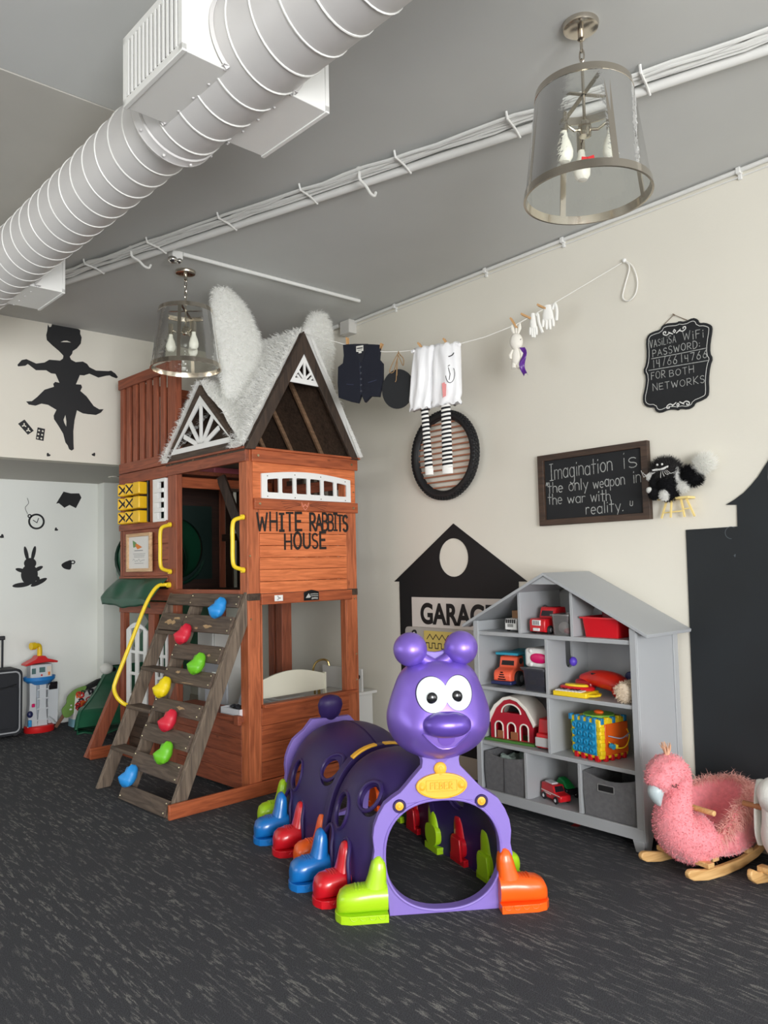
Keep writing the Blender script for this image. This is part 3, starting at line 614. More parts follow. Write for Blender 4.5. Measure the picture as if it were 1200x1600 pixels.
# lettered front
hx('top_beam', cx, .03, .945, -.02, .0, 2.105, 2.185); hx('roof_ledge', cx, 0, .965, -.03, .03, 2.185, 2.2, .003)
N_ = 14
arch = [(.106+.77*i/N_, 2.032+.03*math.sin(PI*i/N_)) for i in range(N_+1)]
m = MB(); m.prism([(.045, 1.86), (.93, 1.86), (.93, 2.106), (.045, 2.106)], 0, .018, [[(.125, 1.885), (.857, 1.885)]+[(max(.125, min(.857, a)), b-.015) for a, b in reversed(arch)]]); m.build('window_surround', cedl, PH)
holes = []
for k in range(6):
    a = .15+k*.1195; b = a+.093; f = lambda q: 1.992+.028*math.sin(PI*(q-.106)/.77)
    holes.append([(a+.006, 1.912), (b-.006, 1.912), (b, 1.918), (b, f(b)-.006), (b-.006, f(b)), (a+.006, f(a)), (a, f(a)-.006), (a, 1.918)])
m = MB(); m.prism([(.106, 1.871), (.878, 1.873)]+list(reversed(arch)), -.014, .0, holes); wf = m.build('arched_window', wpl, PH, bevel=.003)
m = MB()
for k in range(4):
    for z in (1.885, None):
        q = .15+.225*k; zz = z or 2.013+.028*math.sin(PI*(q-.106)/.77); m.ball((q, -.015, zz), .004, n=8, k=5)
m.build('screw', M('dull_screw', (120, 115, 105), .4, .8), wf)
hx('rail', cx, .045, .94, -.02, 0, 1.798, 1.87)
m = MB(); zs = 1.256
for k in range(7): m.box(.095, .84, .0, .018, zs+.0775*k+.0012, zs+.0775*(k+1)-.0012)
pp = m.build('plank_panel', cedl, PH, bevel=.0025)
hx('trim_board', cx, .095, .875, -.014, .006, 1.187, 1.256)
hx('window_sill', cx, .10, .895, -.03, .035, .535, .556)
m = MB()
for k in range(4): m.box(.095, .84, .002, .02, .085+.1125*k+.0012, .085+.1125*(k+1)-.0012)
m.build('plank_panel', cx, PH, bevel=.0025)
hx('base_board', cx, -.565, .94, -.022, .0, 0, .085)
hx('inner_batten', cz_, .097, .108, .0, .03, .556, 1.187, .002); hx('inner_batten', cz_, .82, .83, .0, .05, .556, 1.187, .002)
m = MB()
for x, z in ((.075, 2.145), (.885, 2.145), (.085, 1.834), (.895, 1.834)): m.lathe([(0, -.0245), (.008, -.024), (.0095, -.02)], 12, (x, 0, z), 'y')
for x, z in ((.018, 1.5), (.02, 1.1), (.91, 1.19), (.915, .8), (.915, .62), (.915, 1.95)): m.lathe([(0, -.0025), (.006, -.002), (.007, .002)], 10, (x, 0, z), 'y')
m.build('screw', screwm, PH)
inkm = M('black_paint', (30, 24, 22), .6)
m = MB(); write(m, 'WHITE', (.075, 1.662), (.435, 1.668), .115, .0165, -.0015, .28, .03, 3); write(m, 'RABBITS', (.512, 1.668), (.852, 1.672), .112, .0165, -.0015, .08, .03, 5)
write(m, 'HOUSE', (.295, 1.545), (.645, 1.552), .102, .0165, -.0015, .26, .03, 4); m.build('lettering', inkm, PH, smooth=0, fix=False)
m = MB()
for s_ in (-1, 1):
    for k in range(4): m.ribbon([(.455+s_*.04, 1.832+.004*k), (.455+s_*.10, 1.838+.010*k-.012), (.455+s_*(.17+.01*k), 1.83+.016*(k-1.5))], .0028, -.0212)
m.build('painted_whiskers', M('brown_ink', (86, 40, 28), .7), PH, smooth=0, fix=False)
m = MB(); m.ribbon([(.425, 1.855), (.436, 1.825), (.455, 1.843), (.474, 1.825), (.485, 1.855)], .006, -.0213); m.ribbon([(.44, 1.818), (.455, 1.805), (.47, 1.818)], .005, -.0213); m.build('painted_nose', M('pale_pink_ink', (220, 140, 120), .7), PH, smooth=0, fix=False)
# maker's plate and age sticker
m = MB(); m.prism([(.435, 1.197), (.565, 1.197), (.565, 1.252), (.535, 1.262), (.5, 1.268), (.465, 1.262), (.435, 1.252)], -.019, -.014); pl = m.build('name_plate', M('black_metal_plate', (34, 34, 36), .4, .5), PH, bevel=.0015)
m = MB(); m.prism([(.448, 1.215), (.474, 1.245), (.49, 1.222), (.486, 1.215)], -.0198, -.019)
for z, a, b in ((1.238, .49, .555), (1.226, .49, .555), (1.213, .50, .552), (1.206, .50, .552)): m.ribbon([(a, z), ((a+b)/2, z+.003), (b, z)], .004, -.0196)
m.build('emblem', M('silver_print', (190, 190, 186), .4), pl, smooth=0, fix=False)
m = MB().box(.195, .262, -.0152, -.014, 1.205, 1.243); st = m.build('age_sticker', wpl, PH, smooth=0)
m = MB(); write(m, '3+', (.214, 1.213), (.242, 1.213), .022, .003, -.0157, .1); m.build('number', inkm, st, smooth=0, fix=False)
# ladder side (x = 0)
hx('top_beam', cy_, -.012, .02, .0, 1.0, 2.105, 2.185); hx('roof_ledge', cy_, -.03, .03, 0, 1.0, 2.185, 2.2, .003)
hx('side_rail', cy_, -.012, .03, 1.0, 1.75, 2.19, 2.27); hx('side_rail', cy_, -.012, .03, 1.0, 1.75, 2.10, 2.185)
hx('top_rail', cy_, -.015, .03, .98, 1.76, 2.87, 2.95); hx('top_rail', cx, 0, .94, 1.72, 1.76, 2.87, 2.95); hx('top_rail', cy_, .9, .945, .98, 1.76, 2.87, 2.95); 
for k in range(6): hx('slat', czd, .0, .022, 1.045+.108*k, 1.045+.108*k+.062, 2.265, 2.88)
for k in range(6): hx('slat', czd, .08+.135*k, .08+.135*k+.085, 1.725, 1.745, 2.2, 2.88)
for k in range(5): hx('slat', czd, .915, .935, 1.04+.13*k, 1.04+.13*k+.085, 2.2, 2.88)
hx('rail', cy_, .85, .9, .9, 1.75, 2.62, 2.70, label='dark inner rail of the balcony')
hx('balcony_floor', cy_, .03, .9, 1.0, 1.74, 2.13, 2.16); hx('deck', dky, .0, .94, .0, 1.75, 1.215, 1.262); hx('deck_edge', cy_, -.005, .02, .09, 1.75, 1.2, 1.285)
# upper wall left of the doorway: tic-tac-toe opening, lattice, plank panel
hx('rail', cy_, -.012, .02, 1.0, 1.75, 1.735, 1.785); hx('rail', cy_, -.01, .02, 1.0, 1.75, 1.34, 1.38); hx('stile', czd, -.012, .02, 1.2, 1.245, 1.785, 2.10); hx('stile', czd, -.012, .02, 1.655, 1.69, 1.785, 2.10)
m = MB()
for k in range(3): m.box(.002, .018, 1.0, 1.7, 1.38+.1185*k+.001, 1.38+.1185*(k+1)-.001)
m.build('plank_panel', cy_, PH, bevel=.0025)
m = MB(); hs = [[(1.03, z0), (1.115, z0), (1.115, z0+.055), (1.03, z0+.055)] for z0 in (1.80, 1.872, 1.944, 2.016)]
m.prism([(1.01, 1.778), (1.195, 1.778), (1.195, 2.095), (1.01, 2.095)], -.016, .012, hs, 'yz')
for z in (1.862, 1.934, 2.006): m.bar((-.018, 1.16, z), (-.018, 1.03, z), .012, .03)
m.build('lattice', wpl, PH, bevel=.003)
fr = MB()
for y in (1.30, 1.47, 1.64): fr.cyl((-.0, y-.0, 1.79), (-.0, y, 2.10), .007, n=8)
fr.box(.012, .02, 1.245, 1.655, 1.78, 2.1)
ttt = fr.build('tic_tac_toe', M('black_plastic', (24, 24, 26), .5), PH)
yb = M('yellow_plastic', (236, 188, 34), .35)
for r in range(3):
    for c in range(3):
        y = 1.60-.128*c; z = 2.045-.108*r
        b = MB(); turn = (.75, .5, .08)[c]
        b.m = Matrix.Translation((-.035, y, z)) @ Matrix.Rotation(turn, 4, 'Z'); b.box(-.043, .043, -.043, .043, -.046, .046)
        kn = b.build('game_block', yb, ttt, bevel=.009, seg=3)
        if c < 2:
            x = MB(); x.m = Matrix.Translation((-.035, y, z)) @ Matrix.Rotation(turn-PI/2, 4, 'Z')
            P = [[(-.027, -.03), (.027, .03)], [(-.027, .03), (.027, -.03)]]
            for st_ in P: x.ribbon(st_, .012, -.0436)
            x.build('cross_mark', inkm, ttt, smooth=0, fix=False)
# lower left bay: two white arched shutters on dark boards
m = MB()
for k in range(5): m.box(.05, .066, 1.0, 1.75, .06+.085*k, .06+.085*k+.083)
m.build('plank_panel', dky, PH, bevel=.002, label='dark brown lower boards'); hx('rail', cy_, -.008, .03, 1.0, 1.75, 1.10, 1.19); hx('stile', czd, -.005, .04, 1.20, 1.285, .06, 1.1)
hx('base_board', cy_, -.012, .02, 1.0, 1.75, 0, .085); hx('base_board', cx, -.24, .0, 1.74, 1.765, 0, .085)
def shutter(y0, y1, z0, z1):
    m = MB(); A = [(y0+(y1-y0)*i/10, z1-.06+.06*math.sin(PI*i/10)) for i in range(11)]
    w = (y1-y0); t = w*.17; pw = (w-3*t)/2*1.0; ph = (z1-z0-.2)/3; hs = []
    for r in range(3):
        for c in range(2):
            a = y0+t+c*(pw+t*.9); b = a+pw; q = z0+.085+r*(ph+.022); e = q+ph+(.03 if (r == 2) else 0)
            hs.append([(a, q), (b, q), (b, e-(.014 if r == 2 and c == 1 else 0)), (a, e-(.014 if r == 2 and c == 0 else 0))])
    m.prism([(y0, z0), (y1, z0)]+list(reversed(A)), -.004, .012, hs, 'yz'); return m.build('shutter_door', wpl, PH, bevel=.003)
shutter(1.315, 1.64, .40, 1.03); shutter(1.01, 1.19, .40, 1.02)
# doorway bay, lower half
hx('counter', cy_, -.03, .16, .06, .9, .455, .49); m = MB()
for k in range(4): m.box(.0, .018, .09, .88, .03+.106*k, .03+.106*k+.104)
m.build('plank_panel', cy_, PH, bevel=.0025); hx('counter_end', cy_, -.05, -.02, .05, .10, .44, .50)
# inside the upper room: back wall, picket side, ladder
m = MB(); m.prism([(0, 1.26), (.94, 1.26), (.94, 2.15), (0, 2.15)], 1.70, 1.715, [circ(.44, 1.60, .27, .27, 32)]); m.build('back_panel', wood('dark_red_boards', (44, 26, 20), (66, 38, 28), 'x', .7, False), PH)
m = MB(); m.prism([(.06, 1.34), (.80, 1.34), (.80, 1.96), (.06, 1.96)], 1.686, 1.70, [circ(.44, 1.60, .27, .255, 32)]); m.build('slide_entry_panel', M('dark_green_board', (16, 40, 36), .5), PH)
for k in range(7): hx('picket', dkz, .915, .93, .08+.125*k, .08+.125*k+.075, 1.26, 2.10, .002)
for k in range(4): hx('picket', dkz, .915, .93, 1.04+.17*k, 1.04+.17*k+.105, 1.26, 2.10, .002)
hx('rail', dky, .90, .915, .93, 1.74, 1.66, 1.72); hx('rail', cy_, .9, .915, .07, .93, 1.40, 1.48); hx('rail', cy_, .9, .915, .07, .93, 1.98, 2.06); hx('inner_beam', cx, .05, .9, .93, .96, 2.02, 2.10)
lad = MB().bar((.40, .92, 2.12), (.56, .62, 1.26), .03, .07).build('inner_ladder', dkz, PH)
MB().bar((.78, .94, 2.12), (.88, .66, 1.26), .03, .07).build('stile', dkz, lad)
for t in (.12, .35, .58, .82):
    a = Vector((.40, .92, 2.12)).lerp(Vector((.56, .62, 1.26)), t); b = Vector((.78, .94, 2.12)).lerp(Vector((.88, .66, 1.26)), t); MB().bar(a, b, .06, .02).build('rung', dk, lad)
# yellow handles
def handle(y):
    pts = spline([(-.005, y, 1.745), (-.03, y, 1.742), (-.075, y, 1.725), (-.088, y, 1.68), (-.088, y, 1.585), (-.088, y, 1.48), (-.075, y, 1.435), (-.03, y, 1.418), (-.005, y, 1.415)], 5)
    o = MB().tube(pts, .0135, 12).build('handle', yel, PH)
    m = MB()
    for z in (1.748, 1.41): m.lathe([(0, -.024), (.016, -.024), (.018, -.012), (.018, -.006)], 14, (0, y, z), 'x')
    m.build('mount', yel, o)
handle(.95); handle(.035)
# green awning over the shutters
m = MB()
def awn(u, v):
    y = 1.75-u*.76; sag = .016*math.sin(u*PI*3+v*2)+.012*math.sin(u*PI*7-v*5)*v
    if v < .8: t = v/.8; return (-.01-.15*t, y+(.0 if u > .5 else .02)*t, 1.365-.155*t**1.15+sag*math.sin(PI*t))
    t = (v-.8)/.2; return (-.16+.012*t, y, 1.21-.05*t+sag*.3+.012*math.sin(u*9))
m.grid(awn, 40, 16); a_ = m.build('awning', M('green_awning_cloth', (36, 84, 64), .38, bump=.2, scale=30), PH, smooth=1.2)
md = a_.modifiers.new('t', 'SOLIDIFY'); md.thickness = .004
# red-brown brace at the far end
MB().bar((-.225, 1.79, .0), (.06, 1.79, .62), .045, .085, (1, 0, .45)).build('brace', czd, PH)

# climbing wall: right half planks with holds, left half rungs
ew, nw = Vector((-.4004, 0, -.9163)), Vector((-.9163, 0, .4004))
def cw(s, y, n=0): return Vector((0, y, 1.27))+ew*s+nw*n
grey = wood('weathered_timber', (84, 72, 62), (132, 116, 100), 'z', .7, False)
greyy = wood('weathered_boards', (70, 58, 49), (104, 88, 75), 'y', .7, False)
worn = M('worn_bare_wood', (176, 146, 108), .8, var=.2, vscale=30)
def cwbox(m, s0, s1, y0, y1, n0, n1):
    q = [cw(s, y, n) for n in (n0, n1) for (s, y) in ((s0, y0), (s0, y1), (s1, y1), (s1, y0))]
    m.add(q, [(3,2,1,0),(4,5,6,7),(0,1,5,4),(1,2,6,5),(2,3,7,6),(3,0,4,7)]); return m
def stringer(y0, y1):
    m = MB(); q = []
    for y in (y0, y1):
        q += [cw(-.02, y, 0), cw(1.386, y, 0), Vector((-.555+.092, y, .0)), cw(-.02, y, -.085)]
    m.add(q, [(0,1,2,3),(7,6,5,4),(0,4,5,1),(1,5,6,2),(2,6,7,3),(3,7,4,0)]); return m
wallp = stringer(.012, .048).build('climbing_wall', grey, PH, bevel=.004)
stringer(.93, .966).build('stringer', grey, wallp, bevel=.004); stringer(.598, .632).build('stringer', grey, wallp, bevel=.004)
for s0, s1, y1 in ((.018, .108, .625), (.170, .284, .61), (.366, .475, .61), (.533, .63, .61), (.735, .826, .605), (.905, 1.012, .61), (1.085, 1.195, .61), (1.290, 1.384, .61)):
    pk = cwbox(MB(), s0, s1, .04, y1, 0, .018).build('plank', greyy, wallp, bevel=.003)
    m = MB()
    for y in (.055, y1-.02):
        for s in (s0+.02, s1-.02): p = cw(s, y, .019); m.ball(p, .005, n=8, k=5)
    m.build('screw', screwm, wallp)
for s0, s1 in ((.02, .10), (.165, .285)): cwbox(MB(), s0, s1, .63, .94, -.01, .008).build('plank', greyy, wallp, bevel=.003)
rr = random.Random(4)
m = MB()
for s, y, L, w in ((.245, .30, .12, .03), (.26, .42, .05, .02), (.43, .16, .05, .02), (.56, .44, .06, .03), (.775, .26, .10, .03), (.80, .36, .06, .02), (.62, .3, .2, .006), (.23, .79, .18, .05), (.20, .72, .1, .03)):
    n_ = .0186 if y < .62 else .0086
    pts = [cw(s+w*rr.uniform(.3, 1)*math.sin(t)*.5, y+L*.5*math.cos(t)*rr.uniform(.6, 1.1), n_) for t in [2*PI*i/14 for i in range(14)]]
    m.add(pts, [tuple(range(14))])
m.build('worn_patch', worn, wallp, smooth=0, fix=False)
for s in (.302, .567, .835, 1.114):
    p = cw(s, 0, 0); m = MB(); m.box(p.x-.015, p.x+.085, .62, .945, p.z-.012, p.z+.012); m.build('rung', greyy, wallp, bevel=.004)
def hold_mesh(seed):
    m = MB(); n, k = 20, 14
    for (c, r) in (((0, 0, 0), (.052, .040, .067)),):
        def fn(u, v):
            a = 2*PI*u; ph = -PI/2+PI*v; d = Vector((math.cos(ph)*math.cos(a), math.cos(ph)*math.sin(a), math.sin(ph)))
            b = 1+.22*noise.noise(d*1.7+Vector((seed, 0, 0)))
            if d.y < 0: b *= 1+.38*max(0, 1-abs(d.x*.8-d.z*.5+.15)*3)*(-d.y)     # sharp diagonal ridge
            if d.z < -.2 and d.y < 0: b *= 1+.2*(-d.y)                             # jutting lip
            if -.25 < d.x*.9+d.z*.2 < .2 and d.z > -.2: b *= .86
            return (r[0]*d.x*b, r[1]*d.y*b, r[2]*d.z*b)
        m.grid(fn, n, k)
    return m
hc = {'blue': (44, 146, 222), 'red': (214, 40, 62), 'green': (112, 196, 40), 'yellow': (240, 214, 20)}
HB = {}
for i, (c, s, y) in enumerate((('blue', .125, .195), ('red', .315, .493), ('green', .495, .205), ('yellow', .675, .505), ('red', .865, .299), ('green', 1.05, .216), ('blue', 1.238, .515))):
    p = cw(s, y, .045)
    ax = Vector((0, -1, 0)); up = -ew; Mx = Matrix(((ax.x, -nw.x, up.x, p.x), (ax.y, -nw.y, up.y, p.y), (ax.z, -nw.z, up.z, p.z), (0, 0, 0, 1)))
    hm = hold_mesh(3.0); hm.v = [tuple(Mx @ Vector(q)) for q in hm.v]
    h = hm.build('climbing_hold', M('hold_'+c, hc[c], .42, bump=.12, scale=60), wallp, label=c+' plastic climbing hold', smooth=.8)
# yellow hand rail along the rung side
pts = [(.0, .985, 1.315), (-.03, 1.0, 1.318), (-.075, 1.0, 1.312), (-.12, 1.0, 1.27)]+[tuple(cw(s, 1.0, .125)) for s in (.16, .35, .55, .70)]+[tuple(cw(.755, 1.0, .115)), tuple(cw(.80, .995, .075)), tuple(cw(.825, .975, .03)), tuple(cw(.83, .968, -.01))]
yr = MB().tube(spline(pts, 6), .0135, 12).build('hand_rail', yel, PH)
MB().lathe([(0, -.022), (.018, -.022), (.02, -.01), (.02, 0)], 16, (0, .975, 1.315), 'x').build('mount', yel, yr)

# roofs -------------------------------------------------------------
SL = (3.03-2.2)/.474; UC = .462
def rz(u): return 3.03-abs(u-UC)*SL*1.0
roofm = dky
for s_ in (-1, 1):
    e = UC+s_*.478; m = MB()
    m.add([(UC, -.0, 3.01), (e, -.0, 3.01-.478*SL), (e, 1.0, 3.01-.478*SL), (UC, 1.0, 3.01), (UC, 0, 3.03), (e, 0, 3.03-.478*SL), (e, 1.0, 3.03-.478*SL), (UC, 1.0, 3.03)],
          [(3,2,1,0),(4,5,6,7),(0,1,5,4),(1,2,6,5),(2,3,7,6),(3,0,4,7)]); m.build('roof_panel', dk, PH)
    m = MB(); wv = .08
    m.prism([(UC, 3.035), (e+s_*.01, 3.035-.488*SL), (e+s_*.01-s_*.07, 3.035-.488*SL), (UC, 3.035-.155)] if s_ > 0 else [(UC, 3.035), (UC, 3.035-.155), (e+.06, 3.035-.488*SL), (e-.01, 3.035-.488*SL)], -.03 if s_ > 0 else -.033, -.008)
    m.build('barge_board', dkz, PH, bevel=.003)
    for v in (.30, .62, .93):
        m = MB(); m.bar((UC+s_*.05, v, 2.99-.05*SL), (e-s_*.01, v, 2.99-.468*SL), .02, .035, (s_*SL, 0, 1)); m.build('rafter', wood('pale_brown_batten', (110, 84, 62), (140, 110, 84), 'x', .6, False), PH)
m = MB()
m.prism([(0.0, 2.2), (.93, 2.2), (UC, 2.98)], .985, 1.0); m.build('rear_gable_board', dk, PH)
def bars(m, P, w, d0, d1, plane):
    for a, b in P:
        a, b = Vector(a), Vector(b); t = (b-a).normalized(); n = Vector((-t.y, t.x))*w/2
        m.prism([tuple(a+n), tuple(a-n), tuple(b-n), tuple(b+n)], d0, d1, plane=plane)
m = MB(); A, B, Cq = (.470, 2.885), (.325, 2.668), (.615, 2.668)
m.prism([A, B, Cq], -.022, -.008, [[(.470, 2.83), (.385, 2.703), (.555, 2.703)]]); bars(m, [((.470, 2.84), (.470, 2.69)), ((.47, 2.70), (.415, 2.755)), ((.47, 2.70), (.525, 2.755)), ((.440, 2.69), (.405, 2.725)), ((.50, 2.69), (.535, 2.725))], .016, -.021, -.009, 'xz')
m.build('gable_ornament', wpl, PH, bevel=.002)
# side dormer gable over the doorway (faces -x)
VC, VR, VH = .523, .478, .49
m = MB(); fr_ = lambda h: [(VC+VR-h*1.55, 2.2+h), (VC-VR+h*1.55, 2.2+h), (VC, 2.2+VH-h*1.55)]
m.prism([(VC+VR, 2.2), (VC-VR, 2.2), (VC, 2.2+VH)], -.025, .0, [fr_(.044)], 'yz'); m.build('barge_board', dky, PH, bevel=.003)
m = MB(); m.prism(fr_(.044), -.018, -.004, [fr_(.082)], 'yz')
bc = (VC, 2.262)
for a in (24, 52, 90, 128, 156):
    t = math.radians(a); r0 = .03; d = Vector((math.cos(t), math.sin(t)))
    lim = 1.0
    for k in range(200):
        p = Vector(bc)+d*(k*.003)
        if p.y > 2.2+VH-.1-abs(p.x-VC)*VH/VR: break
    bars(m, [(tuple(Vector(bc)+d*0.0), tuple(p))], .033, -.016, -.006, 'yz')
m.build('gable_ornament', wpl, PH, bevel=.002)
for s_ in (-1, 1):
    e = VC+s_*VR; m = MB(); k = VH/VR
    u1r, u1e = .27, .0
    m.add([(0, VC, 2.2+VH-.015), (0, e, 2.185), (.02, e, 2.185), (.29, VC, 2.2+VH-.015), (0, VC, 2.2+VH), (0, e, 2.2), (.02, e, 2.2), (.29, VC, 2.2+VH)],
          [(3,2,1,0),(4,5,6,7),(0,1,5,4),(1,2,6,5),(2,3,7,6),(3,0,4,7)]); m.build('dormer_panel', dk, PH)
# fur covering
furm = fur_mat('white_fur', (252, 252, 250))
def lump(p, a=.018): return a*noise.noise(Vector(p)*6)+a*.5*noise.noise(Vector(p)*15)
m = MB()
for s_ in (-1, 1):
    def slope(u, v, s_=s_):
        t = .49*u; x = UC+s_*(t+.015); y = -.035+1.04*v; d = .026+lump((x, y, s_))
        return (x+s_*.87*d-s_*.012, y, 3.04-t*SL+d*.5)
    g = MB(); g.grid(slope, 26, 40)
    if s_ < 0:                                    # nothing under the dormer
        ok = lambda f: not all(abs(g.v[i][1]-VC) < VR and g.v[i][2] < 2.2+VH-abs(g.v[i][1]-VC)*VH/VR-.03 for i in f)
        g.f = [f for f in g.f if ok(f)]
    if s_ > 0: g.f = [tuple(reversed(f)) for f in g.f]
    sk = MB(); sk.v = list(g.v); sk.f = list(g.f)
    T = [t for t in tris_of(g)]
    T = [(a, b, c) if (Vector(b)-Vector(a)).cross(Vector(c)-Vector(a)).z > 0 else (a, c, b) for a, b, c in T]
    m.add(g.v, g.f); fur(m, T, 9000, .06, .0042, (s_*.25, 0, -.55), .45, seed=11+s_)
    # the front lip hangs over the barge board edge
    lip = MB(); lip.grid(lambda u, v, s_=s_: (UC+s_*(.005+.485*u+.03*(1-v)), -.04+.035*v, 3.045-.485*u*SL+.012*(1-v)+.01*noise.noise(Vector((u*14, v, s_)))), 30, 2); m.add(lip.v, lip.f)
for s_ in (-1, 1):
    def dorm(u, v, s_=s_):
        y = VC+s_*(VR+.015)*u; x = -.03+(.33-.28*u)*v; z = 2.2+VH+.01-u*VH; d = .02+lump((x, y, z))
        return (x, y+s_*d*.7, z+d*.7)
    g = MB(); g.grid(dorm, 22, 12); T = tris_of(g); T = [(a, b, c) if (Vector(b)-Vector(a)).cross(Vector(c)-Vector(a)).z > 0 else (a, c, b) for a, b, c in T]
    m.add(g.v, g.f); fur(m, T, 3600, .06, .0042, (-.1, s_*.3, -.5), .45, seed=21+s_)
m.build('fur_cover', furm, PH, smooth=3.2, fix=False)
def ear(rows, y, seed):
    """rows: (centre x, z, half width, y shift)"""
    R = []; n = 22
    P = spline([Vector((a, b, c, d)) for a, b, c, d in rows], 6)
    for q in P:
        x, z, w, dy = q; th_ = .03+.16*w
        R.append([(x+w*math.cos(2*PI*j/n)+lump((x, z, j*.3), .008), y+dy+th_*math.sin(2*PI*j/n), z+.01*noise.noise(Vector((x*9, z*9, j)))) for j in range(n)])
    g = MB(); g.loft(R); T = tris_of(g); c = Vector((0, 0, 0))
    T2 = []
    for a, b, d in T:
        ctr = (Vector(a)+Vector(b)+Vector(d))/3; k = min(P, key=lambda q: abs(q[1]-ctr.z)); out = ctr-Vector((k[0], y+k[3], k[1]))
        T2.append((a, b, d) if (Vector(b)-Vector(a)).cross(Vector(d)-Vector(a)).dot(out) > 0 else (a, d, b))
    m = MB(); m.add(g.v, g.f); fur(m, T2, 8000, .05, .004, (.1, 0, -.6), .4, seed)
    return m.build('rabbit_ear', furm, PH, smooth=3.2, fix=False)
ear([(.12, 2.58, .05, .02), (.15, 2.69, .10, .01), (.172, 2.82, .145, 0), (.168, 3.0, .175, 0), (.115, 3.18, .145, 0), (.065, 3.29, .09, 0), (.04, 3.33, .035, 0)], .33, 31)
ear([(.88, 2.47, .045, .05), (.84, 2.62, .075, .03), (.81, 2.80, .11, .01), (.805, 2.98, .135, 0), (.815, 3.14, .13, 0), (.832, 3.26, .085, 0), (.84, 3.30, .04, 0)], .25, 33)
# green tube slide from the back of the platform
slm = M('green_slide_plastic', (34, 92, 66), .35); slt = glass('green_tube_plastic', (70, 140, 108), .2, .25)
# (tube leaves the rear wall, bends left and comes down as an open chute)
path = spline([(.44, 1.72, 1.60), (.45, 2.05, 1.53), (.62, 2.40, 1.38), (.95, 2.62, 1.14), (1.12, 2.80, .88), (.98, 2.92, .56)], 7)
MB().tube(path, .29, 28, cap=False).build('slide_tube', slm, PH, fix=False)
m = MB()
for q, d in ((path[0], (0, 1, 0)), (path[8], None), (path[15], None)):
    k = path.index(q); dd = (path[min(k+1, len(path)-1)]-path[max(k-1, 0)]).normalized(); a = dd.orthogonal().normalized(); b = dd.cross(a)
    m.tube([q+a*.30*math.cos(2*PI*i/36)+b*.30*math.sin(2*PI*i/36) for i in range(36)], .016, 6, closed=True)
m.build('slide_flange', M('dark_green_plastic', (18, 52, 40), .4), PH)
ch = spline([(.70, 3.02, .30), (.59, 2.88, .235), (.39, 2.66, .12), (.20, 2.46, .052), (.125, 2.33, .042)], 6); R = []
for i, q in enumerate(ch):
    t = i/(len(ch)-1); w = .20+.015*t; h = .24-.06*t-.10*max(0, t-.75)/.25
    prof = [(-w-.02, h), (-w, h), (-w*.96, h*.4), (-w*.7, .04), (0, 0), (w*.7, .04), (w*.96, h*.4), (w, h), (w+.02, h)]
    R.append([(q[0]+a, q[1]-.25*b-.2*a, q[2]+b) for a, b in prof])
m = MB(); m.loft(R, cap=False); o = m.build('slide_chute', slm, PH, smooth=.9); md = o.modifiers.new('t', 'SOLIDIFY'); md.thickness = .012
# things on and at the playhouse
o = thing('picture_frame', 'small light-wood picture frame with a carrot print on the playhouse wall', 'picture', (2.616, 4.295, 0), 0.0577)
m = MB(); m.prism([(1.203, 1.414), (1.587, 1.414), (1.587, 1.706), (1.203, 1.706)], -.034, -.012, [[(1.228, 1.439), (1.562, 1.439), (1.562, 1.681), (1.228, 1.681)]], 'yz'); m.build('frame', wood('pale_frame_wood', (190, 150, 110), (222, 184, 142), 'y', .5, False), o, bevel=.003)
m = MB(); m.prism([(1.228, 1.439), (1.562, 1.439), (1.562, 1.681), (1.228, 1.681)], -.02, -.014, plane='yz'); m.build('print', M('white_paper', (226, 224, 220), .6), o, smooth=0)
m = MB(); m.prism([(1.365, 1.605), (1.44, 1.63), (1.46, 1.618), (1.44, 1.60)], -.0212, -.0202, plane='yz'); m.prism([(1.345, 1.60), (1.42, 1.612), (1.44, 1.60), (1.42, 1.585)], -.0216, -.0206, plane='yz'); m.build('carrots', M('orange_print', (226, 128, 40), .6), o, smooth=0)
m = MB(); m.prism([(1.44, 1.635), (1.50, 1.655), (1.49, 1.60), (1.455, 1.602)], -.0212, -.0202, plane='yz'); m.build('carrot_tops', M('green_print', (110, 150, 90), .6), o, smooth=0)
m = MB()
for z, a, b, w in ((1.575, 1.34, 1.47, .006), (1.55, 1.30, 1.49, .003), (1.538, 1.31, 1.48, .003), (1.526, 1.32, 1.48, .003)): m.ribbon([(a, z), (b, z)], w, -.0205, 'yz')
m.ribbon([tuple(p) for p in spline([(1.50, 1.50), (1.48, 1.512), (1.46, 1.492), (1.44, 1.50), (1.42, 1.495), (1.40, 1.512), (1.38, 1.492), (1.35, 1.50), (1.31, 1.502)], 4)], .003, -.0205, 'yz'); m.ribbon([(1.33, 1.478), (1.47, 1.478)], .003, -.0205, 'yz')
m.build('printed_text', M('grey_print', (140, 138, 140), .6), o, smooth=0, fix=False)
